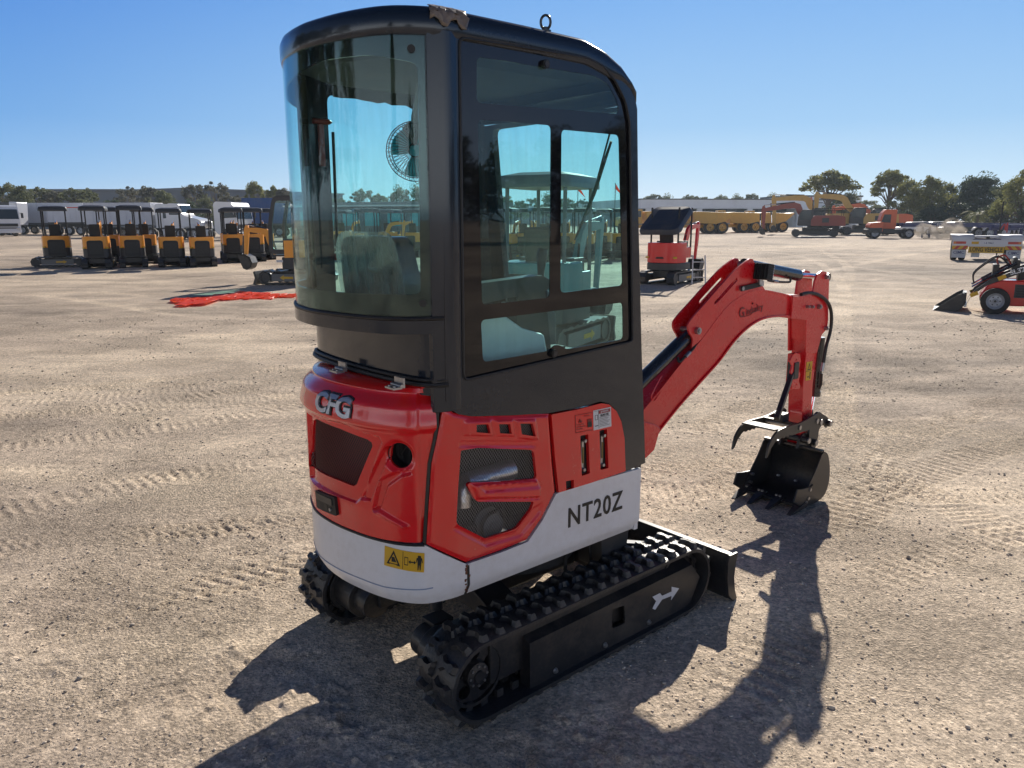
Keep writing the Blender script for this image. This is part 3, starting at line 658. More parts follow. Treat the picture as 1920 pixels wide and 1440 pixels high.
b = MB(); b.plate([hoodp, grille_r, circ], -.010, 0, M['red'], hood_map, .0045, .0045)
hood = b.build('rear_hood', EX, 0, 50)
# top of the hood up to the cab wall
WP = Plan([(-.58, -.465), (-.64, -.455), (-.68, -.42), (-.705, -.3), (-.715, -.15), (-.715, .0), (-.705, .15), (-.685, .27), (-.65, .33), (-.58, .345)])
b = MB(); r0, r1, r2 = [], [], []
for i in range(41):
    t = i / 40; q = hs[-1][0] + (sLft - .28 - hs[-1][0]) * t; r0.append(BP.map(q, 1.1575, -.031)); m_ = WP.map(WP.L * (.12 + .88 * t), 1.178, .002); r1.append(r0[-1].lerp(m_, .25) + Vector((0, 0, .008))); r2.append(m_)
b.loft([r0, r1, r2], M['red'], closed=False); b.build('hood_top', hood)
b = MB()
mesh_wires(b, grille_r, hood_map, M['wirer'], .0085, .0007, -.006, 55); b.build('rear_grille', hood)
b = MB(); b.lathe(hood_map(hole_c[0], hole_c[1], -.06), BP.at(hole_c[0])[1].to_3d(), [(.0, 0), (.043, 0), (.043, .055), (.040, .057)], M['black'], 28)
b.tube([hood_map(hole_c[0] + dx, hole_c[1] + dz, -.03) for dx, dz in ((-.03, .01), (-.01, .02), (.01, -.005), (0, -.02), (.02, -.01), (.03, .02))], .0018, M['frame'], 5); b.build('exhaust_port', hood)
# latch
lq = BP.H([(598, 917), (634, 931), (636, 966), (599, 950)])
b = MB(); b.plate([rnd_poly(lq, .006)], .0, .011, M['black'], hood_map, .02, .02)
bi = lambda u, v: tuple(Vector(lq[0]).lerp(Vector(lq[1]), u).lerp(Vector(lq[3]).lerp(Vector(lq[2]), u), v))
la = b.build('hood_latch', hood, 0, 30)
b = MB(); b.plate([rnd_poly([bi(.08, .08), bi(.9, .12), bi(.88, .5), bi(.08, .45)], .004)], .011, .015, M['frame'], hood_map); b.plate([[bi(.1, .52), bi(.62, .56), bi(.62, .88), bi(.1, .84)]], .011, .0115, M['ink'], hood_map)
kp = hood_map(*bi(.78, .74), .011); nn = BP.at(lq[0][0])[1].to_3d(); b.cyl(kp, kp + nn * .005, .006, M['steel'], 14); b.build('latch_handle', la)
# badge letters
A = BP.hit(600, 755); B = BP.hit(657, 768)
CC = ((A[0] + B[0]) / 2 - .014, 1.092)
for k_, (mm_, of, ex, grow) in enumerate((('ink', .001, .0015, .005), ('lettr', .005, .003, .0005))):
    lt = text('badge_backing' if k_ == 0 else 'badge_letters', 'CFG', .062, M[mm_], Matrix.Identity(4), hood, ex, grow + .002, 1.0, .93)
    xs_ = [v.co.x for v in lt.data.vertices]; cx = (max(xs_) + min(xs_)) / 2; wdt = (.5 * abs(A[0] - B[0]) * 2 + grow * 2 + .012) / (max(xs_) - min(xs_))
    for v in lt.data.vertices:
        x, y, z = v.co; x = (x - cx) * wdt
        q = CC[0] - x; v.co = BP.map(q, CC[1] + y, hood_prof(CC[1] + y) + of + z)
# hinges and seal along the hood top
for px, py in ((632, 698), (738, 729)):
    p = onZ_ = None
    r = rayM(px, py); p = CM + r * ((1.180 - CM.z) / r.z); b = MB()
    b.box(p + Vector((0, 0, .004)), (.030, .050, .006), M['steel'], Matrix.Rotation(R_(0), 3, 'Z')); b.cyl(p + Vector((.012, -.028, .010)), p + Vector((.012, .028, .010)), .006, M['steel'], 10)
    for s_ in (-1, 1): b.cyl(p + Vector((-.006, s_ * .014, .006)), p + Vector((-.006, s_ * .014, .011)), .005, M['steel'], 6)
    b.box(p + Vector((.022, 0, .018)), (.006, .05, .03), M['steel']); b.build('hinge', hood)
b = MB(); b.tube([WP.map(WP.L * (.05 + .95 * i / 30), 1.186 , .012) for i in range(31)], .008, M['gasket'], 8)
b.tube([WP.map(WP.L * (.05 + .95 * i / 30), 1.200 , .008) for i in range(31)], .006, M['gasket'], 8); b.build('hood_seal', hood)
# black rubber edge round hood and side panel
b = MB()
for i in range(len(sm_) - 1):
    (a0, a1), (c0, c1) = sm_[i], sm_[i + 1]; b.plate([[(a0 - .004, a1), (a0 + .006, a1), (c0 + .006, c1), (c0 - .004, c1)]], -.02, -.003, M['gasket'], BP.map, .02, .02)
b.tube([BP.map(s795 + (sLft - .25 - s795) * i / 50, .669, .0) for i in range(51)], .005, M['gasket'], 8); b.build('panel_seal', hood)

# ---- red side panel with mesh openings
side_o = [(sm_[0][0] - .006, .672)] + BP.H([(874, 1054), (938, 1032), (988, 1012), (1016, 972), (1041, 922), (1035, 860), (1029, 776)]) + BP.H([(885, 781), (850, 774), (832, 760)]) + [(a - .006, b_) for a, b_ in sm_[::-1][1:-1]]
mo = BP.H([(862, 844), (894, 839), (994, 843), (999, 848), (1004, 893), (1001, 897), (940, 902), (879, 904), (874, 909), (888, 935), (894, 940), (999, 940), (994, 954), (969, 987), (962, 992), (908, 1009), (858, 984), (854, 978), (857, 918)])
vents = [BP.H(q) for q in ([(889, 795), (911, 794), (915, 811), (889, 809)], [(931, 794), (952, 794), (955, 812), (933, 811)], [(971, 793), (994, 793), (1000, 817), (974, 813)])]
vents = [rnd_poly(v, .003, 2) for v in vents]; mo = rnd_poly(mo, .006, 2)
vhi = [BP.H(q) for q in ([(869, 789), (917, 788), (922, 816), (868, 815)], [(926, 788), (958, 787), (962, 817), (930, 816)], [(964, 787), (1001, 786), (1006, 823), (969, 820)])]
armr = BP.H([(880, 906), (1003, 898), (1012, 905), (1010, 932), (893, 938)]); armi = BP.H([(893, 910), (1010, 902), (1014, 912), (905, 921)]); arml = BP.H([(895, 931), (1010, 929), (1008, 936), (892, 938)])
low = BP.H([(853, 985), (908, 1012), (966, 995), (1000, 950), (1010, 946), (1016, 942), (1012, 960), (975, 1005), (910, 1024), (850, 992)])
fac = BP.H([(825, 826), (856, 832), (852, 985), (832, 990), (822, 980)]); topb = BP.H([(862, 826), (1000, 826), (1003, 838), (858, 838)])
def side_map(q, z, w_):
    p = (q, z); r = .008 * sst(0, .012, edist(p, side_o)) - .002
    for v in vhi: r += .007 * sst(-.004, .004, edist(p, v))
    r += .012 * sst(-.002, .010, edist(p, armr)) - .007 * sst(-.003, .004, edist(p, armi)) - .005 * sst(-.003, .004, edist(p, arml))
    r -= .007 * sst(-.004, .005, edist(p, low)); r -= .005 * sst(-.005, .007, edist(p, topb))
    return BP.map(q, z, r + w_)
b = MB(); b.plate([side_o, mo] + vents, -.012, 0, M['red'], side_map, .006, .006)
sp_panel = b.build('side_panel', EX, 0, 50)
b = MB(); mesh_wires(b, mo, lambda q, z, w_: BP.map(q, z, w_ - .004), M['wire'], .0085, .0005, 0, 55); b.build('side_grille', sp_panel)
for v in vents:
    b = MB(); mesh_wires(b, v, lambda q, z, w_: BP.map(q, z, w_ - .004), M['wire'], .006, .0004, 0, 55); b.build('vent_mesh', sp_panel)
# engine parts behind the mesh
b = MB(); b.box((-.36, -.02, .84), (.70, .70, .40), M['black']); b.build('engine_block', EX)
b = MB(); p0, p1 = onY(872, 907, -.41), onY(958, 880, -.41); b.cyl(p0, p1, .036, M['alu'], 20); b.tube([p0 + (p1 - p0) * .12, p0 + Vector((-.008, 0, -.02)), p0 + Vector((-.012, 0, -.075))], .028, M['alu'], 16); b.build('muffler', EX, 0, 60)
b = MB(); p = onY(922, 985, -.40); b.lathe(p, (0, -1, 0), [(.0, .012), (.012, .012), (.012, .004), (.04, .004), (.044, .010), (.044, 0), (.034, -.02), (.06, -.022), (.06, -.05)], M['post'], 24)
b.box(p + Vector((-.10, .02, .0)), (.06, .05, .05), M['dgrey']); b.tube([p + Vector((-.02, -.01, .05)), p + Vector((.03, -.012, .06)), p + Vector((.06, .0, .02))], .006, M['gasket'], 6); b.build('alternator', EX)
# ---- tank panel
tk = XZ([(1033, 777), (1080, 768), (1126, 756), (1141, 758), (1155, 771), (1164, 790), (1170, 822), (1172, 883), (1110, 904), (1055, 921), (1047, 923), (1040, 860)], -.470)
slots = [rnd_poly(XZ(q, -.470), .004) for q in ([(1087, 817), (1102, 814), (1105, 887), (1090, 892)], [(1123, 807), (1137, 804), (1140, 877), (1125, 881)])]
sq = rnd_poly(XZ([(1060, 902), (1075, 899), (1075, 915), (1061, 919)], -.47), .002)
b = MB(); b.plate([tk] + slots + [sq], -.012, .003, M['red'], SIDEX); tank = b.build('tank_panel', EX, .003, 40)
b = MB(); b.box((-.02, -.44, .80), (.42, .03, .32), M['black']); b.build('tank_recess', tank)
for q in ([(1092, 826), (1090, 880)], [(1128, 816), (1126, 871)]):
    a, c = onY(*q[0], -.462), onY(*q[1], -.462); b = MB(); b.box((a + c) / 2, (.012, .008, abs(a.z - c.z)), M['steel']); b.box((a + c) / 2 + Vector((.001, -.005, 0)), (.006, .004, abs(a.z - c.z) * .55), mat('amber_sight', (.20, .13, .03), .2))
    for e in (a, c): b.cyl(e + Vector((.004, 0, 0)), e + Vector((.004, -.014, 0)), .0065, M['steel'], 12)
    b.build('sight_gauge', tank, .0008)
def label(name, pxq, parent, y, base, items):
    q = XZ(pxq, y); b = MB()
    mp = lambda u, v, w_: Vector((u, y - w_, v))
    if base: b.plate([q], .0, .0012, M[base], mp)
    bl = lambda u, v: tuple(Vector(q[0]).lerp(Vector(q[1]), u).lerp(Vector(q[3]).lerp(Vector(q[2]), u), v))
    for (u0, v0, u1, v1), mm_ in items: b.plate([[bl(u0, v0), bl(u1, v0), bl(u1, v1), bl(u0, v1)]], .0012, .0018, M[mm_], mp)
    return b.build(name, parent), bl
lb, bl = label('fuel_label', [(1112, 770), (1145, 763), (1146, 799), (1113, 807)], tank, -.4735, 'labelw',
      [((.30, .05, .95, .22), 'labelr'), ((.05, .05, .27, .06), 'ink'), ((.28, .03, .295, .97), 'ink'), ((.07, .78, .25, .82), 'ink')] + [((.34, .40 + i * .075, .90 - .06 * (i % 3), .425 + i * .075), 'post') for i in range(7)] + [((.08, .25, .24, .27), 'ink'), ((.08, .25, .10, .5), 'ink'), ((.22, .25, .24, .5), 'ink'), ((.08, .48, .24, .5), 'ink')])
c_ = bl(.62, .32); text('label_heading', 'FILLING FUEL', .009, M['ink'], frame((c_[0], -.4755, c_[1]), (1, 0, 0), (0, 0, 1)), lb, .0003, .0002, .62)
c_ = bl(.62, .135); text('label_word', '\u25B2 WARNING', .007, M['labelw'], frame((c_[0], -.4755, c_[1]), (1, 0, 0), (0, 0, 1)), lb, .0003, .0001, .7)
label('faded_label', [(1078, 779), (1110, 773), (1111, 806), (1079, 812)], tank, -.4735, None,
      [((0, 0, 1, .02), 'ghost'), ((0, .98, 1, 1), 'ghost'), ((0, 0, .02, 1), 'ghost'), ((.5, .12, .85, .15), 'ghost'), ((.06, .55, .5, .58), 'ghost'), ((.06, .68, .6, .71), 'ghost'), ((.06, .80, .4, .83), 'ghost'), ((.70, .35, .95, .5), 'ghost'), ((.70, .5, .95, .8), 'ink'), ((.25, .25, .30, .45), 'ghost'), ((.2, .35, .38, .45), 'ghost')])

# ---------------------------------------------------------------- cab
def topz(x): # roof line in side view
    P = [(-1, 2.262), (-.3, 2.264), (-.05, 2.261), (.05, 2.238), (.13, 2.198), (.19, 2.145), (.222, 2.085)]
    for (a, za), (c, zc) in zip(P, P[1:]):
        if x <= c: return za + (zc - za) * max(0, (x - a) / (c - a))
    return P[-1][1]
# right wall: door side with a big dark glazed panel
wallo = XZ([(1195, 205), (1197, 400), (1203, 650), (1210, 868), (1173, 884), (1171, 822), (1165, 788), (1154, 768), (1141, 756), (1126, 753), (1080, 765), (1028, 775), (960, 779), (885, 781), (860, 777), (845, 768), (836, 752), (834, 620), (829, 60)], -.47)
wallo = wallo + [(-.55, 2.19), (-.3, 2.20), (-.05, 2.19), (.05, 2.19), (.12, 2.172), (.165, 2.135), (.195, 2.10), (.208, 2.075)]
doorp = rnd_poly(XZ([(861, 70), (1098, 108), (1128, 122), (1152, 150), (1172, 190), (1180, 230), (1186, 640), (869, 713)], -.47), .02)
b = MB(); b.plate([wallo, doorp], -.03, .0, M['dark'], SIDEX); cabw = b.build('cab_wall', EX, .004, 40)
rim = [Vector((u, -.4715, v)) for u, v in doorp]; b = MB(); b.tube(rim + rim[:2], .0045, M['gasket'], 6); b.build('window_seal', cabw)
# pressed ledge along the lower cab wall
holes = [XZ(q, -.462) for q in ([(893, 106), (1110, 141), (1140, 158), (1157, 190), (1160, 214), (893, 193)], [(895, 224), (1033, 235), (1030, 558), (903, 572)], [(1052, 243), (1160, 253), (1167, 535), (1050, 549)], [(901, 600), (1167, 567), (1168, 636), (1060, 655), (1052, 648), (1040, 646), (1028, 658), (905, 679)])]
holes = [rnd_poly(h_, .018, 4) for h_ in holes]
b = MB(); b.plate([doorp] + holes, -.010, -.006, M['frit'], SIDEX); door = b.build('door_glazing', EX)
for h_ in holes:
    b = MB(); b.plate([h_], -.009, -.0065, M['glass'], SIDEX); b.build('pane', door)
# sliding pane frame line and handle, fixing caps
b = MB(); p = onY(905, 425, -.45); b.box(p + Vector((0, .0, 0)), (.030, .02, .07), M['black']); b.build('pane_catch', door, .003)
for q in ((1025, 120), (1040, 663)):
    b = MB(); p = onY(*q, -.4765); b.cyl(p + Vector((0, .012, 0)), p, .014, M['ink'], 20); b.cyl(p, p + Vector((0, -.003, 0)), .009, M['frame'], 20); b.build('glass_fixing', door)
# corner post and roof
b = MB(); 
post = [(-.580, -.470), (-.60, -.474), (-.628, -.474), (-.638, -.468), (-.672, -.456), (-.676, -.440), (-.650, -.420), (-.590, -.43)]
b.prism(post, 1.10, 2.20, M['dark'], 'z'); b.build('rear_post', cabw, .004)
outl = [CP.at(CP.L * i / 110)[0] for i in range(111)]; outl = [(min(p.x, .205), p.y) for p in outl] + [(.211, .400), (.214, .2), (.214, -.25), (.211, -.462)]
def inset(pts, d):
    n = len(pts); out = []
    for i in range(n):
        a, c = Vector(pts[i - 1]), Vector(pts[(i + 1) % n]); t = (c - a).normalized(); nn_ = Vector((-t.y, t.x)); m_ = Vector((-.3, -.03)); p = Vector(pts[i])
        if nn_.dot(p - m_) < 0: nn_ = -nn_
        out.append((p.x - nn_.x * d, p.y - nn_.y * d))
    return out
rings = []
for d, dz in ((.018, -.088), (.0, -.080), (-.004, -.066), (-.004, -.03), (.004, -.012), (.02, -.002), (.05, .003), (.12, .006)):
    rings.append([Vector((x, y, topz(x2) + dz * ((1 - .70 * max(0, min(1, (x2 - .06) / .14))) if dz < 0 else 1))) for (x, y), (x2, _) in zip(inset(outl, d), outl)])
b = MB(); b.loft(rings, M['dark'], caps=False); b.add(rings[-1], [tuple(range(len(rings[-1])))], M['dark'])
b.loft([[Vector((x, y, topz(x) - .075 + .05 * max(0, min(1, (x - .06) / .14)))) for x, y in inset(outl, .03)], [Vector((x * .9 - .03, y * .8, 2.15)) for x, y in inset(outl, .06)]], M['liner'], caps=False)
b.add([Vector((x * .9 - .03, y * .8, 2.15)) for x, y in inset(outl, .06)], [tuple(range(len(outl)))], M['liner'])
roof = b.build('cab_roof', EX, 0, 45)
b = MB(); p = onY(1023, 53, -.425); p.z = topz(p.x) - .006; b.cyl(p, p + Vector((0, 0, .012)), .018, M['dark'], 16); b.cyl(p + Vector((0, 0, .01)), p + Vector((0, 0, .022)), .008, M['dark'], 12)
c_ = p + Vector((0, 0, .036)); dd = Vector((.76, .65, 0)); dd = Vector((toM(CAM).y, -toM(CAM).x, 0)).normalized()
b.tube([c_ + dd * (.0155 * math.cos(a)) + Vector((0, 0, .021 * math.sin(a))) for a in [i * 2 * math.pi / 20 for i in range(22)]], .0042, M['dark'], 8); b.build('lifting_eye', roof)
# brown tape wrapped over the roof corner
b = MB(); rows = []
for i in range(12):
    row = []
    for j in range(7):
        q = CP.sx(-.60) - .055 + .12 * i / 11; z = 2.268 - .045 * j / 6 - .012 * math.sin(i * 1.1) * (j > 3); dd_ = [.03, .014, .003, -.002, -.004, -.005, -.005][j]
        row.append(CP.map(q, z - (.006 if j > 4 else 0), -dd_ + .004 + .006 * math.sin(i * 2.3 + j * 1.9) * (j > 0) + .003 * random.random()))
    rows.append(row)
b.loft(rows, M['cover'], closed=False, caps=False); o = b.build('tape_patch', roof, 0, 60); s_ = o.modifiers.new('thick', 'SOLIDIFY'); s_.thickness = .003
# rear window: black bordered curved glass
sA = CP.sx(-.655) ; sB = CP.sx(-.64, 1)
zb, zt = 1.395, 2.188
rw = CP.H([(784, 400)])[0][0]; mainh = [(rw, 2.06), (rw, 1.475), (CP.sx(-.655, 1), 1.462), (CP.sx(-.655, 1), 2.06)]
fr_ = [(sA, zb), (sB + .02, zb), (sB + .02, zt), (sA, zt)]
hole = rnd_poly([CP.hit(783, 118), CP.hit(789, 552), CP.hit(680, 551), CP.hit(600, 545), (CP.sx(-.655, 1), 1.462), (CP.sx(-.655, 1), 2.07), CP.hit(600, 113), CP.hit(690, 102)], .02, 4)
b = MB(); b.plate([fr_, hole], -.012, -.006, M['frit'], CP.map, .02, None); rwin = b.build('rear_window', EX, 0, 60)
b = MB(); b.plate([fr_], -.0055, -.002, M['glassr'], CP.map, .015, None); b.build('rear_pane', rwin, 0, 60)
for q in ((771, 91), (793, 569), (730, 55)):
    u, z = CP.hit(*q); nn = CP.at(u)[1].to_3d(); p = CP.map(u, z, -.002); b = MB(); b.cyl(p, p + nn * .004, .011, M['ink'], 20); b.build('glass_fixing', rwin)
# band below the rear glass, its underside and the wall set back under it
b = MB(); b.plate([[(CP.sx(-.64) , 1.385), (CP.sx(-.45, 1), 1.385), (CP.sx(-.45, 1), 1.345), (CP.sx(-.64), 1.345)]], -.02, .004, M['dark'], CP.map, .02, .01)
rg1 = [CP.map(CP.sx(-.64) + (CP.sx(-.45, 1) - CP.sx(-.64)) * i / 50, 1.347, -.004) for i in range(51)]
rg2 = [WP.map(WP.L * i / 50, 1.347, -.01) for i in range(51)]; b.loft([rg1, rg2], M['dark'], closed=False)
rg0 = [CP.map(CP.sx(-.64) + (CP.sx(-.45, 1) - CP.sx(-.64)) * i / 50, 1.391, .0) for i in range(51)]; b.tube(rg0, .0065, M['gasket'], 8)
b.build('rear_sill', EX, 0, 40)
b = MB(); b.plate([[(0, 1.15), (WP.L, 1.15), (WP.L, 1.352), (0, 1.352)]], -.02, 0, M['dark'], WP.map, .015, None)
b.box((-.35, .335, 1.0), (.48, .02, .70), M['dark']); b.build('rear_wall', EX, 0, 40)
# left wall with its opening, front frame, floor, glass
b = MB(); lo = [(-.655, 1.30), (.29, 1.30), (.25, 1.75), (.222, 2.03), (.205, 2.10), (.12, 2.18), (-.05, 2.20), (-.655, 2.2)]
lh = rnd_poly([(-.54, 1.33), (.155, 1.33), (.12, 2.02), (.05, 2.125), (-.54, 2.135)], .03)
LW = lambda u, v, w_: Vector((u, .385 + w_, v))
b.plate([lo, lh], 0, .015, M['dark'], LW); b.box((-.1, .40, 1.02), (.80, .02, .60), M['dark']); lw = b.build('left_wall', EX)
b = MB(); b.plate([lh], .010, .014, M['glass'], LW); b.build('left_pane', lw)
# torn liner hanging over the left window
tl = [(-.52, 2.17)] + [(-.52 + i * .032, 2.128 - .012 * i / 20 + random.uniform(-.004, .004) - (.045 * math.exp(-((i - 13.4) / 1.6) ** 2))) for i in range(21)] + [(.13, 2.17)]
b = MB(); b.plate([tl], -.012, -.008, M['liner'], LW); b.build('torn_liner', lw)
fx = lambda z: .335 - (z - .76) * (.335 - .222) / (2.07 - .76)
b = MB(); FR = lambda u, v, w_: Vector((fx(v) - w_, u, v))
fo = [(-.440, .76), (.385, .76), (.385, 2.075), (-.440, 2.075)]; fh = rnd_poly([(-.41, 1.08), (.295, 1.08), (.315, 2.058), (-.41, 2.058)], .03)
b.plate([fo, fh], .0, .03, M['dark'], FR); fr = b.build('front_frame', EX)
b = MB(); b.plate([fh], .012, .016, M['glass'], FR); b.build('windscreen', fr)
b = MB(); a, c = onX(1146, 265, .225), onX(1078, 450, .255); b.tube([a, a.lerp(c, .5) + Vector((.01, 0, 0)), c], .0, M['black'], 6, [.005, .0085, .004])
a2 = onX(1150, 225, .23); b.tube([a2, a.lerp(c, .35)], .004, M['black'], 6); b.build('wiper', fr)
# interior
b = MB(); b.box((-.14, -.03, 1.14), (.86, .80, .03), M['black']); b.box((-.45, -.02, 1.22), (.30, .56, .14), M['post']); b.build('cab_floor', EX, .006)
sy = .02
seatm = M['seat']
def bp3(u, v, w_): return Vector((-.60 + (v - 1.36) * -.10 - w_ + .03 * math.cos(u * 5), sy + u, v))
so_ = rnd_poly([(-.20, 1.24), (.20, 1.24), (.205, 1.50), (.175, 1.625), (-.165, 1.625), (-.205, 1.48)], .05, 5)
b = MB(); b.plate([so_], -.07, 0, seatm, bp3, .03, .03); seat = b.build('seat', EX, .015, 50, 3)
b = MB(); b.plate([rnd_poly([(-.11, 1.27), (.09, 1.27), (.10, 1.46), (-.11, 1.47)], .012)], 0, .004, seatm, bp3, .03, .03); b.plate([rnd_poly([(-.13, 1.50), (.12, 1.50), (.12, 1.515), (-.13, 1.52)], .004)], 0, .004, seatm, bp3); b.build('seat_back_panel', seat)
fo_ = rnd_poly([(-.215, 1.30), (.215, 1.30), (.215, 1.55), (.185, 1.640), (-.175, 1.640), (-.228, 1.47)], .05, 5)
b = MB(); b.plate([fo_], .006, .009, M['film'], lambda u, v, w_: bp3(u, v, w_ + .0018 * math.sin(u * 37 + v * 20) + .0012 * math.sin(v * 51 + u * 13)), .012, .012); b.build('plastic_film', seat)
b = MB(); b.box((-.36, sy, 1.27), (.42, .42, .09), seatm); b.build('seat_cushion', seat, .03, 50, 3)
for y in (-.27, .26):
    b = MB(); b.prism(rnd_poly([(-.36, 1.40), (-.05, 1.43), (-.03, 1.46), (-.08, 1.485), (-.36, 1.47)], .01), y - .03, y + .03, M['grip'], 'y'); b.prism(rnd_poly([(-.20, 1.15), (-.02, 1.15), (-.06, 1.43), (-.20, 1.42)], .01), y - .025, y + .025, M['grip'], 'y'); ar = b.build('armrest', seat, .006)
j = onY(1016, 478, -.22); b = MB(); b.tube([j + Vector((-.01, 0, -.17)), j + Vector((-.004, 0, -.06)), j, j + Vector((.006, 0, .02))], .02, M['grip'], 12, [.012, .013, .021, .017]); b.lathe(j + Vector((-.01, 0, -.17)), (0, 0, 1), [(.05, 0), (.045, .02), (.02, .06), (.014, .08)], M['gasket'], 16); b.build('control_lever', EX)
j = Vector((-.05, .26, 1.52)); b = MB(); b.tube([j + Vector((-.01, 0, -.17)), j + Vector((-.004, 0, -.06)), j, j + Vector((.006, 0, .02))], .02, M['grip'], 12, [.012, .013, .021, .017]); b.build('control_lever', EX)
# pale consoles seen low through the door glass
b = MB(); b.prism([(-.50, 1.14), (-.16, 1.14), (-.10, 1.20), (-.12, 1.28), (-.22, 1.31), (-.30, 1.36), (-.40, 1.37), (-.50, 1.30)], -.36, -.24, M['labelw'], 'y'); b.build('side_console', EX, .012, 45)
b = MB(); b.prism([(.12, 1.14), (.27, 1.14), (.26, 1.30), (.18, 1.33), (.12, 1.26)], -.02, .24, M['post'], 'y'); b.box((.11, .11, 1.25), (.01, .16, .07), M['ink']); b.build('dash', EX, .008)
for y in (-.10, .10):
    b = MB(); b.tube([(.16, y, 1.14), (.10, y, 1.32), (.08, y, 1.42)], .006, M['steel'], 8); b.box((.16, y, 1.17), (.10, .06, .01), M['black']); b.build('travel_lever', EX)
# little fan on the right rear post
fc_ = onX(779, 284, -.56); n0 = (CM - fc_).normalized(); n0 = (n0 + Vector((-.25, -.35, .10))).normalized(); q0 = n0.to_track_quat('Z', 'Y'); Rf = .092
b = MB(); 
for k in range(40):
    a = k * 2 * math.pi / 40
    b.tube([fc_ + q0 @ Vector((Rf * c1 * math.cos(a + tw_), Rf * c1 * math.sin(a + tw_), z1)) for c1, z1, tw_ in ((.22, .040, 0), (.6, .038, .12), (.88, .028, .2), (1.0, .008, .26), (.98, -.012, .3), (.80, -.028, .36), (.3, -.034, .44))], .0009, M['black'], 4)
for c1, z1 in ((1.0, .0), (.22, .040), (.9, .027), (.82, -.027)):
    b.tube([fc_ + q0 @ Vector((Rf * c1 * math.cos(a), Rf * c1 * math.sin(a), z1)) for a in [i * 2 * math.pi / 32 for i in range(34)]], .0016, M['black'], 5)
fan = empty('cab_fan'); fan.parent = EX; b.build('fan_cage', fan)
b = MB()
for k in range(3):
    a0 = k * 2.094 + .6; rows = []
    for i in range(7):
        t = i / 6; row = []
        for jn in range(6):
            rr_ = .016 + .062 * jn / 5; an = a0 + (t - .5) * 1.55 * (1 - .25 * jn / 5); row.append(fc_ + q0 @ Vector((rr_ * math.cos(an), rr_ * math.sin(an), (t - .5) * .022)))
        rows.append(row)
    b.loft(rows, M['teal'], closed=False, caps=False)
b.cyl(fc_ + q0 @ Vector((0, 0, -.01)), fc_ + q0 @ Vector((0, 0, .015)), .018, M['teal'], 16); o = b.build('fan_blade', fan, 0, 60); s_ = o.modifiers.new('t', 'SOLIDIFY'); s_.thickness = .002
b = MB(); b.sphere(fc_ + q0 @ Vector((-.0, .06, -.06)), .045, M['post'], 12, (1, 1, .9)); b.tube([fc_ + q0 @ Vector((0, 0, -.04)), fc_ + Vector((-.01, -.02, .10)), fc_ + Vector((-.01, -.06, .20))], .014, M['post'], 8); b.build('fan_bracket', fan)
# red escape hammer on the left post
b = MB(); p = Vector((-.578, .372, 2.035)); b.cyl(p + Vector((-.03, 0, 0)), p + Vector((.035, 0, 0)), .010, M['hammer'], 12); b.cyl(p + Vector((.035, 0, 0)), p + Vector((.048, 0, 0)), .010, M['hammer'], 12, .002); b.box(p + Vector((0, .0, -.085)), (.020, .014, .15), M['hammer']); b.build('escape_hammer', EX, .002)
b = MB(); b.tube([(-.53, .37, 2.0), (-.535, .365, 1.75), (-.54, .36, 1.56)], .006, M['black'], 6); b.box((-.54, .36, 1.54), (.02, .015, .025), M['hammer']); b.build('seat_belt', EX)

# ---------------------------------------------------------------- undercarriage
ux = MB(); ux.box((0.0, .01, .27), (.50, .36, .10), M['frame']); ux.build('car_body', EX, .01)
for sx_2 in (-.27, .33):
    b = MB(); b.prism([(-.36, .16), (-.36, .24), (-.14, .33), (.16, .33), (.38, .24), (.38, .16), (.2, .22), (-.2, .22)], sx_2 - .07, sx_2 + .07, M['frame'], 'x'); b.build('axle_beam', EX, .006)
b = MB(); b.lathe((0, 0, .32), (0, 0, 1), [(.0, 0), (.29, 0), (.29, .05), (.26, .055), (.26, .13), (.0, .13)], M['frame'], 48)
for i in range(22):
    a = i * 2 * math.pi / 22; b.cyl((.275 * math.cos(a), .275 * math.sin(a), .37), (.275 * math.cos(a), .275 * math.sin(a), .378), .008, M['steel'], 6)
b.build('swing_ring', EX)
XR, XF, ZC, RB = -.532, .588, .156, .150
def loop(r, n_arc=16, n_st=24):
    pts = []
    for i in range(n_st): pts.append((XR + (XF - XR) * i / n_st, ZC + r))
    for i in range(n_arc): a = math.pi / 2 - math.pi * i / n_arc; pts.append((XF + r * math.cos(a), ZC + r * math.sin(a)))
    for i in range(n_st): pts.append((XF - (XF - XR) * i / n_st, ZC - r))
    for i in range(n_arc): a = -math.pi / 2 - math.pi * i / n_arc; pts.append((XR + r * math.cos(a), ZC + r * math.sin(a)))
    return pts
PER = 2 * (XF - XR) + 2 * math.pi * RB
def on_loop(s_, r):
    s_ %= PER; L1 = XF - XR
    if s_ < L1: return Vector((XR + s_, ZC + r)), Vector((0, 1))
    s_ -= L1
    if s_ < math.pi * RB: a = math.pi / 2 - s_ / RB; n_ = Vector((math.cos(a), math.sin(a))); return Vector((XF, ZC)) + n_ * r, n_
    s_ -= math.pi * RB
    if s_ < L1: return Vector((XF - s_, ZC - r)), Vector((0, -1))
    s_ -= L1; a = -math.pi / 2 - s_ / RB; n_ = Vector((math.cos(a), math.sin(a))); return Vector((XR, ZC)) + n_ * r, n_
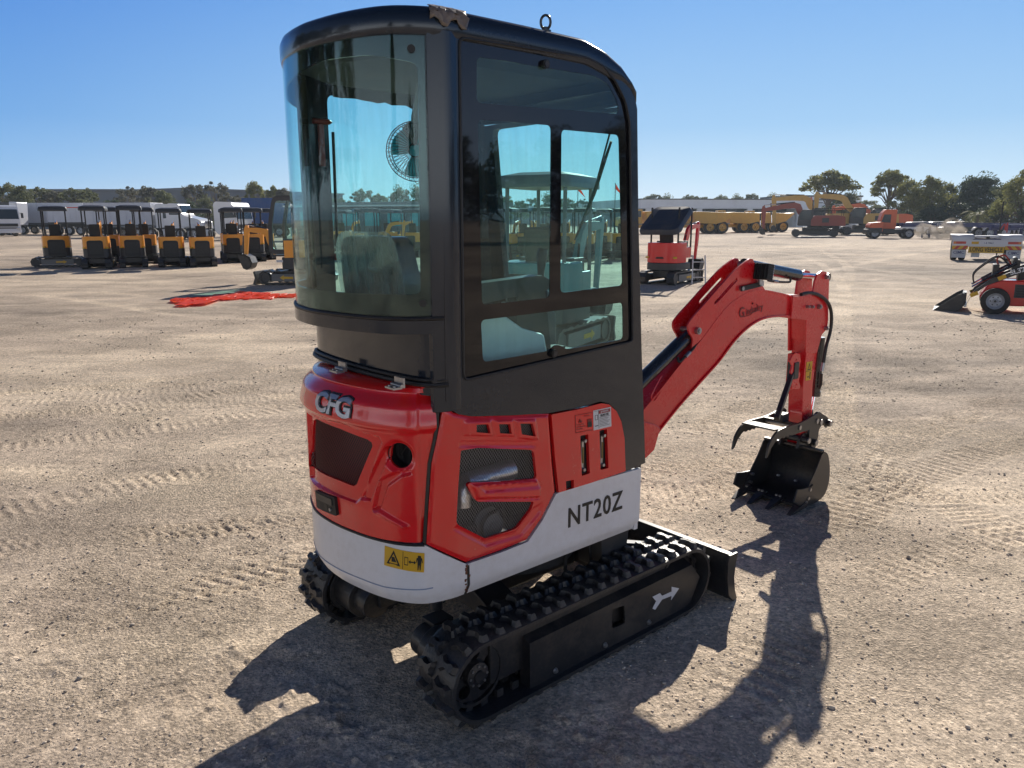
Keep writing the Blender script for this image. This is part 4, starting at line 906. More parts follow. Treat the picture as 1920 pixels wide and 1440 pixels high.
def make_track(y0, y1, sgn):
    b = MB(); oo, ii_ = loop(RB), loop(RB - .018); y0b, y1b = y0 + .0, y1 - .0
    edge = [(y0b, -.004), (y0b + .012, 0), (y1b - .012, 0), (y1b, -.004), (y1b, -.018), (y0b, -.018)]
    N_ = 96; rings = []
    for i in range(N_):
        rings.append([Vector((*[0] * 0, on_loop(PER * i / N_, RB + dr)[0].x, yy, on_loop(PER * i / N_, RB + dr)[0].y)) for yy, dr in edge])
    rings.append(rings[0]); b.loft(rings, M['rubber'], caps=False)
    nl = 44; wd = y1 - y0; yc = (y0 + y1) / 2
    for k in range(nl):
        for row, (ya, yb) in enumerate(((y0 + .004, yc - .008), (yc + .008, y1 - .004))):
            s0 = PER * (k + .5 * row) / nl; fl = 1 if row == 0 else -1; mid_ = (ya + yb) / 2; hw = (yb - ya) / 2
            base = [(-.012, -1), (.012, -1), (.018, -.5), (.010, .0), (.011, .5), (.026, .95), (.008, 1), (-.004, .85), (-.018, 1.0), (-.026, .8), (-.010, .3), (-.010, -.2), (-.018, -.6)]
            lo_, hi_ = [], []
            for (du, dv) in base:
                for lst, r_, f_ in ((lo_, RB - .002, 1.15), (hi_, RB + .019, .70)):
                    p, n_ = on_loop(s0 + du * f_, r_); lst.append(Vector((p.x, mid_ + fl * dv * hw * (.80 if f_ < 1 else .97), p.y)))
            b.loft([lo_, hi_], M['rubber'], caps=False); b.add(hi_, [tuple(range(len(hi_)))], M['rubber'])
    for k in range(nl):          # drive lugs inside
        p, n_ = on_loop(PER * k / nl, RB - .032); t_ = Vector((n_.y, -n_.x)); rm = Matrix(((t_.x, 0, n_.x), (0, 1, 0), (t_.y, 0, n_.y)))
        for o_ in (-.028, .028): b.box((p.x, yc + o_, p.y), (.028, .016, .032), M['rubber'], rm)
    tr = b.build('rubber_track', EX, 0, 30)
    # frame, wheels
    ys = y0 if sgn < 0 else y1; out = sgn
    b = MB(); b.box((.02, yc, .165), (.98, .07, .16), M['frame']); b.build('track_frame', EX, .006)
    cov = XZ([(993, 1207), (1297, 1059), (1312, 1082), (1293, 1134), (994, 1298)], -.505)
    yo = (y0 + .025) if sgn < 0 else (y1 - .025); yi = yo - out * .055
    hole_ = rnd_poly(XZ([(1147, 1143), (1171, 1135), (1172, 1169), (1148, 1179)], -.505), .008, 3)
    MPF = (lambda u, v, w_: Vector((u, yo + out * w_, v)))
    b = MB(); b.plate([cov, hole_], -.008, 0, M['frame'], MPF); zt_ = max(cov[0][1], cov[1][1])
    b.add([Vector((cov[0][0], yo, cov[0][1])), Vector((cov[1][0], yo, cov[1][1])), Vector((cov[1][0], yi, cov[1][1] + .022)), Vector((cov[0][0], yi, cov[0][1] + .022))], [(0, 1, 2, 3)], M['frame'])
    b.add([Vector((cov[0][0], yo, cov[0][1])), Vector((cov[-1][0], yo, cov[-1][1])), Vector((cov[-1][0], yi, cov[-1][1])), Vector((cov[0][0], yi, cov[0][1] + .02))], [(0, 1, 2, 3)], M['frame'])
    cv = b.build('track_guard', EX, .0035)
    for q in ((1041, 1257), (1134, 1209), (1216, 1166)):
        u, v = XZ([q], -.505)[0]; b = MB(); b.cyl((u, yo, v), (u, yo + out * .003, v), .011, M['steel'], 16); b.cyl((u, yo + out * .003, v), (u, yo + out * .010, v), .0075, M['steel'], 6); b.build('guard_bolt', cv)
    if sgn < 0:
        arr = XZ([(1273, 1103), (1258, 1125), (1259, 1117), (1241, 1124), (1228, 1143), (1223, 1141), (1230, 1127), (1223, 1119), (1237, 1112), (1241, 1117), (1259, 1109), (1259, 1100)], -.505)
        b = MB(); b.plate([arr], .0004, .0014, M['white'], MPF); b.build('arrow_marking', cv)
    for (xc, r_, nm) in ((XR, .118, 'drive_sprocket'), (XF, .120, 'front_idler')):
        b = MB(); outr = [(xc + r_ * math.cos(i * math.pi / 20), ZC + r_ * math.sin(i * math.pi / 20)) for i in range(40)]
        hs_ = [[(xc + .072 * math.cos(k * 2 * math.pi / 5 + .3) + .025 * math.cos(i * math.pi / 6), ZC + .072 * math.sin(k * 2 * math.pi / 5 + .3) + .025 * math.sin(i * math.pi / 6)) for i in range(12)] for k in range(5)]
        yd = yc + out * .012; b.plate([outr] + hs_, -.012, .012, M['frame'], lambda u, v, w_: Vector((u, yd + w_, v)))
        b.lathe((xc, yd, ZC), (0, out, 0), [(.0, .045), (.020, .045), (.022, .040), (.045, .034), (.05, .012)], M['frame'], 24)
        b.lathe((xc, yd, ZC), (0, out, 0), [(r_ - .012, .012), (r_ - .012, .026), (r_, .026), (r_, -.026), (r_ - .012, -.026), (r_ - .012, .026)], M['frame'], 40)
        for i in range(8): a = i * math.pi / 4; b.cyl((xc + .036 * math.cos(a), yd + out * .034, ZC + .036 * math.sin(a)), (xc + .036 * math.cos(a), yd + out * .041, ZC + .036 * math.sin(a)), .005, M['steel'], 6)
        b.build(nm, EX)
    for xc in (-.26, .02, .30):
        b = MB(); b.lathe((xc, yc - .05, .070), (0, 1, 0), [(0, 0), (.045, 0), (.045, .03), (.03, .035), (.03, .065), (.045, .07), (.045, .10), (0, .10)], M['frame'], 20); b.build('track_roller', EX)
    b = MB(); yy = yc - out * .06; b.cyl((XR, yy, ZC), (XR, yy - out * .14, ZC), .085, M['frame'], 28); b.cyl((XR, yy - out * .14, ZC), (XR, yy - out * .22, ZC), .062, M['frame'], 24); b.cyl((XR, yy, ZC), (XR, yy - out * .02, ZC), .105, M['frame'], 28)
    b.box((XR + .05, yy - out * .20, ZC + .03), (.09, .08, .09), M['frame']); b.build('travel_motor', EX, .003)
make_track(-.53, -.335, -1); make_track(.365, .56, 1)
b = MB(); b.tube(smooth_line([(-.47, -.20, .30), (-.50, -.20, .36), (-.46, -.23, .385), (-.38, -.24, .37), (-.25, -.22, .34)]), .008, M['gasket'], 8); b.tube(smooth_line([(-.50, -.19, .34), (-.505, -.19, .375), (-.485, -.20, .395), (-.45, -.21, .395)]), .0065, M['steel'], 10); b.cyl((-.50, -.19, .30), (-.50, -.19, .345), .016, M['steel'], 6); b.cyl((-.50, -.19, .28), (-.50, -.19, .31), .026, M['frame'], 14); b.build('hydraulic_hose', EX)
for q0_, q1_ in (((.06, -.30, .28), (.06, -.30, .45)), ((.22, -.29, .28), (.21, -.27, .46))):
    b = MB(); b.cyl(q0_, q1_, .008, M['gasket'], 8); b.build('hydraulic_hose', EX)
# blade
bc = [(.815, .222), (.835, .215), (.828, .17), (.822, .11), (.832, .05), (.858, .004), (.848, .0), (.815, .04), (.803, .11), (.805, .17)]
b = MB(); b.prism(bc, -.575, .595, M['frame'], 'y'); b.box((.822, .01, .226), (.030, 1.165, .012), M['frame'])
blade = b.build('dozer_blade', EX, .002)
for y in (-.579, .599):
    b = MB(); b.prism([(.800, .232), (.860, .232), (.850, .19), (.842, .12), (.856, .05), (.876, .004), (.846, .0), (.806, .04), (.790, .12), (.786, .2)], y - .006, y + .006, M['frame'], 'y'); b.build('blade_end_plate', blade, .002)
for y in (-.20, .22):
    b = MB(); b.prism([(.30, .20), (.30, .27), (.45, .28), (.81, .16), (.81, .06), (.60, .10), (.45, .19)], y - .03, y + .03, M['frame'], 'y'); b.build('blade_arm', EX, .005)
b = MB(); b.prism([(.24, .25), (.38, .25), (.41, .46), (.22, .46)], -.34, -.20, M['dgrey'], 'y'); b.build('boom_swing_mount', EX, .004)
b = MB(); b.cyl((.30, .01, .32), (.60, .01, .24), .035, M['rod'], 18); b.cyl((.60, .01, .24), (.80, .01, .17), .018, M['chrome'], 14); b.build('blade_cylinder', EX)

# ---------------------------------------------------------------- boom, arm, bucket
def pr(pts_px, y, a, c, m, name, parent, bev=.002, r=0, kk=3):
    q = XZ(pts_px, y); q = rnd_poly(q, r, kk) if r else q
    b = MB(); b.prism(q, a, c, m, 'y'); return b.build(name, parent, bev)
def curve_px(pts, k=5): return [(v.x, v.y) for v in smooth_line([Vector((a, b_, 0)) for a, b_ in pts], k)]
BYr = -.045
lowedge = curve_px([(1232, 812), (1272, 762), (1319, 709), (1347, 678), (1374, 642), (1396, 619), (1420, 602), (1445, 594), (1482, 592)])
topedge = curve_px([(1503, 560), (1486, 556), (1460, 550), (1434, 545), (1412, 545), (1388, 556), (1366, 572), (1345, 596), (1312, 640), (1275, 683), (1238, 730), (1200, 776)])
low0 = [(1180, 862), (1210, 838)]
body = XZ([(1188, 800), (1193, 860), (1212, 838)] + lowedge + [(1500, 588)] + topedge, BYr)
b = MB(); b.prism(body, -.042, .042, M['red_boom'], 'y'); boom = b.build('boom', EX, .003)
def strip(px, name, parent, m, hw, th):
    q = XZ(px, BYr); b = MB(); P = [Vector((u, 0, v)) for u, v in q]
    rings = []
    for i, p in enumerate(P):
        d = (P[min(i + 1, len(P) - 1)] - P[max(i - 1, 0)]).normalized(); n_ = Vector((-d.z, 0, d.x))
        rings.append([p + n_ * th / 2 + Vector((0, -hw, 0)), p + n_ * th / 2 + Vector((0, hw, 0)), p - n_ * th / 2 + Vector((0, hw, 0)), p - n_ * th / 2 + Vector((0, -hw, 0))])
    b.loft(rings, m); return b.build(name, parent, .0015)
strip(lowedge, 'lower_flange', boom, M['red_boom'], .052, .009); strip(topedge, 'upper_flange', boom, M['red_boom'], .052, .009)
# pivot cheeks at the foot of the boom
pr([(1186, 800), (1204, 790), (1228, 796), (1237, 802), (1226, 842), (1208, 860), (1180, 880)], -.07, -.075, .075, M['red_boom'], 'boom_foot', boom, .004)
b = MB(); fp = onY(1196, 850, -.05); b.box((fp.x - .10, 0, fp.z - .02), (.24, .12, .30), M['frame']); b.box(((fp.x + .22) / 2 - .04, 0, fp.z - .02), (fp.x - .22, .16, .12), M['frame']); b.build('swing_post', EX, .008)
ear = XZ(curve_px([(1297, 652), (1299, 636), (1292, 622), (1291, 608), (1302, 592), (1320, 572), (1347, 541), (1378, 507), (1400, 489)], 4) + [(1406, 485), (1412, 486), (1415, 494), (1414, 508), (1436, 546), (1410, 548), (1385, 560), (1345, 598), (1318, 634)], -.050)
slot = rnd_poly(XZ([(1340, 566), (1372, 530), (1382, 520), (1383, 526), (1345, 568), (1339, 572)], -.050), .004)
for y in (-.050, .042):
    b = MB(); b.plate([ear, slot], 0, .010, M['red_boom'], lambda u, v, w_: Vector((u, y + w_, v))); b.build('boom_side_plate', boom, .0018)
b = MB(); q = XZ([(1352, 560), (1376, 533)], -.05); b.box(((q[0][0] + q[1][0]) / 2, 0, (q[0][1] + q[1][1]) / 2), (.13, .084, .008), M['red_boom'], Matrix.Rotation(-math.atan2(q[1][1] - q[0][1], q[1][0] - q[0][0]), 3, 'Y')); b.build('cross_plate', boom)
def pin(name, px, y, parent, r=.015, L=.018, side=1):
    p = onY(*px, y); b = MB(); b.cyl(p, p + Vector((0, -L, 0)), r, M['steel'], 20); b.cyl(p + Vector((0, -L, 0)), p + Vector((0, -L - .006, 0)), r * .6, M['steel'], 6)
    b.cyl(p, Vector((p.x, .06, p.z)), r * .8, M['steel'], 14); return b.build(name, parent)
pin('pivot_pin', (1306, 620), -.050, boom, .018)
# lift cylinder
a = onY(1304, 616, 0.0); c = onY(1205, 712, 0.0); d_ = (c - a).normalized(); a1 = onY(1288, 622, .0)
b = MB(); b.cyl(a + d_ * .02, a + d_ * .62, .036, M['rod'], 26); b.cyl(a + d_ * .012, a + d_ * .035, .030, M['rod'], 20); b.cyl(a + Vector((0, -.03, 0)), a + Vector((0, .03, 0)), .026, M['rod'], 18); b.box(a + d_ * .015, (.05, .036, .04), M['rod'])
b.cyl(a + d_ * .62, a + d_ * .80, .018, M['chrome'], 16); lc = b.build('lift_cylinder', EX)
t0 = a + d_ * .07 + Vector((.02, -.035, -.028)); t1 = a + d_ * .22 + Vector((.01, -.036, -.03))
b = MB(); b.tube(smooth_line([t0, t0 + d_ * .03 + Vector((0, -.012, -.01)), t0 + d_ * .12 + Vector((0, -.012, -.012)), t1 + Vector((0, -.01, -.012)), t1 + Vector((0, 0, .01))]), .007, M['gasket'], 8); b.cyl(t0 + d_ * .07 + Vector((0, -.013, -.012)), t0 + d_ * .11 + Vector((0, -.013, -.012)), .010, M['steel'], 12); b.build('cylinder_hose', lc)
b = MB(); tt = [onY(x_, y_, -.047) for x_, y_ in ((1240, 705), (1222, 740), (1224, 750), (1230, 748), (1250, 715))]; b.tube(smooth_line(tt), .004, M['red_boom'], 6); b.build('hose_guide', boom)
# arm cylinder on top
a = onY(1398, 497, 0); c = onY(1546, 519, 0.0); ax = (c - a).normalized(); LL = (c - a).length
e1 = onY(1494, 513, 0)
b = MB(); b.cyl(a - ax * .02, onY(1496, 516, 0), .034, M['rod'], 26); b.cyl(a + Vector((0, -.036, 0)), a + Vector((0, .036, 0)), .024, M['steel'], 16); b.cyl(onY(1496, 516, 0), c, .016, M['chrome'], 16); b.cyl(c + Vector((0, -.03, 0)), c + Vector((0, .03, 0)), .024, M['rod'], 18)
b.box(a + ax * .02, (.06, .03, .05), M['rod']); acyl = b.build('arm_cylinder', EX)
b = MB(); b.tube(smooth_line([onY(x_, y_, -.04) for x_, y_ in ((1440, 526), (1452, 528), (1478, 529), (1482, 526), (1481, 519))]), .006, M['gasket'], 8); b.cyl(onY(1450, 527, -.04), onY(1458, 528, -.04), .009, M['steel'], 10); b.build('cylinder_hose', acyl)
# work lamp
lp = onY(1427, 509, -.075); lamp = MB(); rz = Matrix.Rotation(R_(8), 3, 'Y'); lamp.box(lp, (.055, .115, .085), M['black'], rz)
for i in range(7): lamp.box(lp + rz @ Vector((-.031, -.045 + i * .015, 0)), (.012, .004, .075), M['black'], rz)
for i in range(9): lamp.box(lp + rz @ Vector((0, 0, -.036 + i * .009)), (.060, .119, .0035), M['black'], rz)
lamp.box(lp + rz @ Vector((.031, 0, 0)), (.008, .112, .082), M['labelw'], rz); lamp.cyl(lp + Vector((0, 0, -.04)), lp + Vector((0, 0, -.07)), .012, M['steel'], 12); lo_ = lamp.build('work_lamp', EX, .003)
p1, p2 = onY(1391, 541, -.06), onY(1428, 533, -.07); b = MB(); b.box((p1 + p2) / 2, ((p2 - p1).length + .03, .004, .026), M['black'], Matrix.Rotation(-math.atan2(p2.z - p1.z, p2.x - p1.x), 3, 'Y')); b.cyl(p1 + Vector((0, .01, 0)), p1 + Vector((0, -.010, 0)), .012, M['steel'], 6); b.cyl(p2 + Vector((0, 0, -.01)), p2 + Vector((0, 0, .02)), .012, M['steel'], 10); b.build('lamp_bracket', lo_)
# arm
AY = -.048
arm_b = XZ([(1514, 594), (1512, 660), (1506, 720), (1504, 790), (1502, 836), (1516, 808), (1521, 782), (1524, 720), (1532, 662), (1541, 626), (1541, 590)], AY)
b = MB(); b.prism(arm_b, AY, -AY, M['red_boom'], 'y'); arm = b.build('arm', EX, .003)
hd = XZ([(1487, 556), (1524, 554), (1528, 528), (1533, 514), (1542, 508), (1550, 510), (1555, 520), (1553, 600), (1551, 616), (1541, 628), (1532, 662), (1511, 662), (1512, 600), (1484, 597)], -.060)
for y in (-.060, .048):
    b = MB(); b.plate([hd], 0, .012, M['red_boom'], lambda u, v, w_: Vector((u, y + w_, v))); b.build('arm_head_plate', arm, .002)
b = MB(); q = XZ([(1514, 600), (1514, 640), (1540, 640), (1548, 600), (1545, 560), (1530, 556)], -.06); b.prism(q, -.048, .048, M['red_boom'], 'y'); b.build('head_web', arm, .003)
for px in ((1534, 575), (1548, 519), (1547, 615)): pin('head_pin', px, -.060, arm, .014)
pin('head_pin', (1512, 575), -.060, arm, .009)
pin('head_pin', (1520, 575), -.060, arm, .009)
# collar at the boom tip
pr([(1483, 553), (1500, 553), (1500, 597), (1483, 597)], -.05, -.052, .052, M['red_boom'], 'boom_tip_collar', boom, .004)
# hose over the arm
b = MB(); hp = [onY(x_, y_, -.075) for x_, y_ in ((1502, 552), (1520, 549), (1540, 556), (1554, 570), (1559, 592), (1557, 620), (1549, 650), (1544, 680))]; b.tube(smooth_line(hp), .010, M['gasket'], 10); b.cyl(hp[-1], onY(1541, 696, -.075), .011, M['steel'], 12); hs2 = b.build('arm_hose', EX)
# bucket cylinder behind the arm
a, c = onY(1537, 632, 0), onY(1527, 742, 0); d_ = (c - a).normalized(); b = MB(); b.cyl(a, c, .033, M['rod'], 24); b.cyl(c, onY(1519, 790, 0), .016, M['chrome'], 14); b.tube([onY(1540, 700, -.05), onY(1539, 720, -.05), onY(1536, 728, -.04)], .010, M['gasket'], 8); b.cyl(c - d_ * .03, c, .037, M['rod'], 24); b.build('bucket_cylinder', EX)
sticker('warning_sticker', [(p.x, p.z) for p in (onY(1512, 679, AY), onY(1523, 677, AY), onY(1520, 712, AY), onY(1510, 714, AY))], arm, lambda u, v, w_: Vector((u, AY - w_, v)),
        [([[(.2, .45), (.5, .06), (.8, .45)], [(.33, .40), (.5, .16), (.67, .40)]], 'ink'), ([(.0, .49), (1, .49), (1, .51), (0, .51)], 'ink'), ([(.65, .56), (.8, .56), (.8, .92), (.65, .92)], 'ink'), ([(.25, .78), (.55, .78), (.55, .84), (.25, .84)], 'ink')])
# thumb bracket plates on the back of the arm
for y, off in ((-.048, 0), (.030, 0)):
    q = XZ([(1494, 665), (1500, 660), (1508, 662), (1510, 675), (1506, 690), (1509, 700), (1506, 712), (1509, 722), (1506, 728), (1493, 727), (1492, 715), (1495, 706), (1491, 696), (1494, 684), (1490, 675)], y)
    dx = -.05
    hs_ = [[(u0 + .006 * math.cos(i), v0 + .006 * math.sin(i)) for i in range(6)] for u0, v0 in XZ([(1501, 673), (1501, 684), (1501, 708), (1501, 719)], y)]
    b = MB(); b.plate([[(u + dx, v) for u, v in q]] + [[(u + dx, v) for u, v in h_] for h_ in hs_], 0, .010, M['red_boom'], lambda u, v, w_: Vector((u, y + w_, v))); b.build('thumb_bracket', arm, .001)
b = MB(); q = XZ([(1512, 662), (1508, 728)], AY); b.box(((q[0][0] + q[1][0]) / 2 - .055, 0, (q[0][1] + q[1][1]) / 2), (.10, .03, abs(q[0][1] - q[1][1])), M['red_boom']); b.build('bracket_root', arm)
pb = onY(1492, 690, -.0); pb.x -= .0
th_top = onX(1487, 694, onY(1501, 696, -.048).x - .055); th_bot = onX(1456, 786, th_top.x - .30)
b = MB(); d_ = (th_bot - th_top); b.tube([th_top + Vector((0, 0, .04)), th_top, th_bot], .019, M['frame'], 4, [.018, .019, .021]); b.box(th_top + Vector((0, 0, .0)), (.05, .05, .10), M['frame']); b.build('thumb_strut', EX, .003)
# bucket
BR, BL = -.200, .180
outr = curve_px([(2.340, .315), (2.385, .29), (2.418, .23), (2.436, .15), (2.425, .075), (2.385, .025), (2.30, .004), (2.20, .006), (2.115, .022)], 4)
inn = [(x - .010 if z > .04 else x, z + .010 if z < .1 else z) for x, z in outr][::-1]
b = MB(); 
b.prism(outr + [((x - 2.26) * .94 + 2.26, (z - .16) * .94 + .16) for x, z in outr[::-1]], BR, BL, M['frame'], 'y'); bucket = b.build('bucket', EX, .0015)
sidep = outr + [(2.10, .03), (2.145, .085), (2.205, .155), (2.265, .225), (2.315, .30)]
for y in (BR - .008, BL):
    b = MB(); b.prism(sidep, y, y + .008, M['frame'], 'y'); b.build('bucket_side', bucket, .001)
b = MB(); b.prism([(2.10, .014), (2.10, .028), (2.20, .030), (2.20, .016)], BR - .01, BL + .01, M['frame'], 'y'); b.build('cutting_edge', bucket, .001)
b = MB(); b.box((2.33, -.01, .318), (.03, .39, .012), M['frame']); b.build('bucket_rim', bucket, .001)
for y in (BR, -.06, .06, BL - .01):
    b = MB(); b.loft([[Vector((2.15, y - .025, .014)), Vector((2.15, y + .025, .014)), Vector((2.15, y + .025, .044)), Vector((2.15, y - .025, .044))], [Vector((2.07, y - .022, .006)), Vector((2.07, y + .022, .006)), Vector((2.07, y + .022, .030)), Vector((2.07, y - .022, .030))], [Vector((1.985, y - .012, -.008)), Vector((1.985, y + .012, -.008)), Vector((1.985, y + .012, -.002)), Vector((1.985, y - .012, -.002))]], M['frame']); b.build('bucket_tooth', bucket, .001)
    for dy in (-.012, .012):
        b = MB(); b.cyl((2.125, y + dy + .01, .040), (2.125, y + dy + .01, .050), .009, M['steel'], 6); b.build('bolt', bucket)
for y, o_ in ((BR - .016, -1), (BL + .008, 1)):
    b = MB(); b.prism([(2.20, .125), (2.225, .135), (2.20, .03), (2.11, .02), (2.015, .075), (2.045, .145), (2.10, .135)], y, y + .010, M['frame'], 'y'); sc_ = b.build('side_cutter', bucket, .001)
    for u, v in ((2.19, .11), (2.175, .06), (2.15, .04)):
        b = MB(); yy = y + (.0 if o_ < 0 else -.02); b.cyl((u, yy - .006, v), (u, yy + .02, v), .010, M['steel'], 14); b.build('bolt', sc_)
for yy in (-.02, .10): b = MB(); p = Vector((2.40, yy, .07 if yy < 0 else .075)); b.cyl(p + Vector((-.012, 0, 0)), p + Vector((-.035, 0, .006)), .006, M['labelw'], 10); b.build('drain_hole_edge', bucket)
# bucket ears and links
for y in (-.066, .052):
    b = MB(); b.prism([(2.28, .31), (2.30, .37), (2.345, .395), (2.40, .385), (2.45, .34), (2.44, .29), (2.39, .27)], y, y + .014, M['frame'], 'y'); b.build('bucket_ear', bucket, .002)
for y in (-.085, .070):
    lk = curve_px([(2.40, .335), (2.375, .39), (2.40, .47), (2.465, .515), (2.53, .49), (2.60, .455), (2.62, .42), (2.59, .395), (2.55, .43), (2.50, .40), (2.49, .345), (2.47, .29), (2.43, .28)], 3)
    b = MB(); b.prism(lk, y, y + .014, M['frame'], 'y'); b.build('bucket_link', EX, .002)
for (u, v) in ((2.335, .36), (2.43, .33), (2.595, .425), (2.47, .455)):
    b = MB(); b.cyl((u, -.105, v), (u, .10, v), .021, M['frame'], 20); b.cyl((u, -.112, v), (u, -.100, v), .017, M['steel'], 20); b.build('link_pin', EX)
# thumb
def prong(y0_, y1_, nm):
    up = [(2.445, .50), (2.40, .515), (2.30, .500), (2.20, .492), (2.08, .495), (1.99, .49), (1.93, .465), (1.885, .415), (1.868, .345)]
    dn = [(1.885, .355), (1.915, .40), (1.955, .43)] + [(1.955 + .0 + i * .022, .433 + (.006 if i % 2 else -.003)) for i in range(1, 9)] + [(2.20, .432), (2.32, .430), (2.44, .435), (2.47, .465)]
    b = MB(); b.prism(curve_px(up, 3) + dn, y0_, y1_, M['frame'], 'y'); return b.build(nm, thumb, .001)
thumb = empty('thumb_grapple'); thumb.parent = EX
prong(-.105, -.093, 'thumb_prong'); prong(.118, .130, 'thumb_prong')
b = MB(); b.box((2.01, .012, .487), (.13, .212, .010), M['frame'], Matrix.Rotation(R_(6), 3, 'Y')); b.box((2.20, .012, .486), (.03, .212, .010), M['frame']); b.build('thumb_plate', thumb, .001)
b = MB(); b.cyl((2.42, -.112, .470), (2.42, .138, .470), .016, M['steel'], 20); b.cyl((2.215, -.112, .465), (2.215, .138, .465), .014, M['steel'], 20); b.box((2.20, .01, .51), (.07, .06, .05), M['frame']); b.build('thumb_pin', thumb)
# decal on the boom: dark lettering and arc
p0, p1 = onY(1402, 583, BYr), onY(1432, 573, BYr); d_ = (p1 - p0).normalized(); up_ = Vector((-d_.z, 0, d_.x)) * 1.0
mid_ = onY(1415, 580, -.0445)
lt = text('boom_lettering', 'industry', .038, M['ghost'], frame(mid_ + Vector((0, -.0005, 0)), d_, Vector((0, 0, 1))), boom, .0006, .0002, .95)
mid_ = onY(1391, 587, -.0445); lt = text('boom_lettering', 'G', .055, M['ghost'], frame(mid_ + Vector((0, -.0005, 0)), d_, Vector((0, 0, 1))), boom, .0006, .001)
b = MB(); b.tube([onY(x_, y_, -.0445) for x_, y_ in ((1418, 570), (1421, 573), (1421, 577), (1416, 583), (1407, 590), (1396, 594))], .0018, M['ghost'], 4); b.sphere(onY(1411, 569, -.0445), .006, M['ghost'], 8); b.build('boom_logo_arc', boom)

# ================================================================ BACKGROUND
random.seed(11)
def kid(b, name, p, bev=0, smooth=35): return b.build(name, p, bev, smooth)
# ---- small tracked excavators (x forward, built once each and copied)
def track_part(root, y, L=.72, r=.19, w=.22, guard=True):
    b = MB(); n = 44; out = []
    for i in range(n):
        t = i / n
        a = None
        if t < .3: q = (-L + 2 * L * t / .3, 2 * r); nn = (0, 1)
        elif t < .5: a = math.pi / 2 - math.pi * (t - .3) / .2; q = (L + r * math.cos(a), r + r * math.sin(a)); nn = (math.cos(a), math.sin(a))
        elif t < .8: q = (L - 2 * L * (t - .5) / .3, 0); nn = (0, -1)
        else: a = -math.pi / 2 - math.pi * (t - .8) / .2; q = (-L + r * math.cos(a), r + r * math.sin(a)); nn = (math.cos(a), math.sin(a))
        e = .0 if i % 2 else .022; out.append((q[0] + nn[0] * (e - .022), q[1] + nn[1] * (e - .022)))
    inn = [(L * .98 * s_ + (r - .045) * math.cos(a) * 1, r + (r - .045) * math.sin(a)) for s_, lo_, hi_ in ((1, 90, -90), (-1, -90, -270)) for a in [R_(lo_ + (hi_ - lo_) * j / 8) for j in range(9)]]
    b.plate([out, inn], y - w / 2, y + w / 2, M['rubber'], lambda u, v, w_: Vector((u, w_, v))); t = kid(b, 'rubber_track', root)
    b = MB(); b.box((0, y, r), (2 * L, w * .55, r * .9), M['dgrey']); 
    for xc in (-L, L): b.cyl((xc, y - w * .42, r), (xc, y + w * .42, r), r - .06, M['dgrey'], 16)
    kid(b, 'track_frame', root)
    if guard:
        sgn = 1 if y > 0 else -1; b = MB(); b.box((0, y + sgn * w * .40, r), (L * 1.5, .02, r * 1.0), M['post']); g = kid(b, 'track_guard', root)
        b = MB(); yy = y + sgn * (w * .40 + .012); b.prism([(.32, r + .0), (.20, r + .07), (.20, r + .03), (-.05, r + .03), (-.05, r - .03), (.20, r - .03), (.20, r - .07)], yy - .002, yy + .002, M['yellow'], 'y'); kid(b, 'arrow_marking', g)
def boom_parts(root, m, x0, z0, pts, y=0, w=.09, cyl=True, bucket=(2.0, .1, 0)):
    """pts: foot, knee, tip, arm end, bucket ref (x,z)"""
    A, K, T, E = [Vector((x_, 0, z_)) for x_, z_ in pts[:4]]
    def beam(P, wd, nm, par, ws):
        b = MB(); rr_ = []
        for i, p in enumerate(P):
            d = (P[min(i + 1, len(P) - 1)] - P[max(i - 1, 0)]).normalized(); n_ = Vector((-d.z, 0, d.x)) * ws[i]; yv = Vector((0, wd / 2, 0)); yo = Vector((0, y, 0))
            rr_.append([p + n_ - yv + yo, p + n_ + yv + yo, p - n_ + yv + yo, p - n_ - yv + yo])
        b.loft(rr_, m); return kid(b, nm, par, .008)
    P = smooth_line([A, A.lerp(K, .6) , K, T], 3)
    bo = beam(P, w * 1.2, 'boom', root, [w * (.6 + .6 * math.sin(math.pi * i / (len(P) - 1))) for i in range(len(P))])
    d = (E - T).normalized(); ar = beam([T - d * w * 1.6, T, T.lerp(E, .5), E], w, 'arm', root, [w * .4, w * .95, w * .65, w * .4])
    if cyl:
        for nm, a_, c_ in (('lift_cylinder', A + Vector((.25 * (K - A).length * .6, 0, -.10)), A.lerp(K, .8)), ('arm_cylinder', K + Vector((0, 0, w * 1.1)), T - d * w * 1.8), ('bucket_cylinder', T.lerp(E, .15) + Vector((w * 1.2, 0, 0)), E + Vector((w * 1.3, 0, w * 1.2)))):
            b = MB(); m_ = a_.lerp(c_, .6); yo = Vector((0, y, 0)); b.cyl(a_ + yo, m_ + yo, w * .30, M['rod'], 10); b.cyl(m_ + yo, c_ + yo, w * .17, M['chrome'], 8); kid(b, nm, root)
    s_ = bucket[0]; bw = bucket[1]; b = MB()
    prof = [(0, 0), (.10, .04), (.22, -.02), (.28, -.16), (.22, -.32), (.06, -.40), (-.16, -.38), (-.14, -.34), (.05, -.35), (.18, -.28), (.23, -.15), (.18, -.04), (.04, -.03)]
    pf = [(E.x + u * s_, E.z + v * s_) for u, v in prof]; b.prism(pf, y - bw / 2, y + bw / 2, M['frame'], 'y')
    for yy in (y - bw / 2, y + bw / 2 - .015): b.prism([pf[0], pf[2], pf[3], pf[4], pf[5], pf[6]], yy, yy + .015, M['frame'], 'y')
    bk = kid(b, 'bucket', root)
    return bo
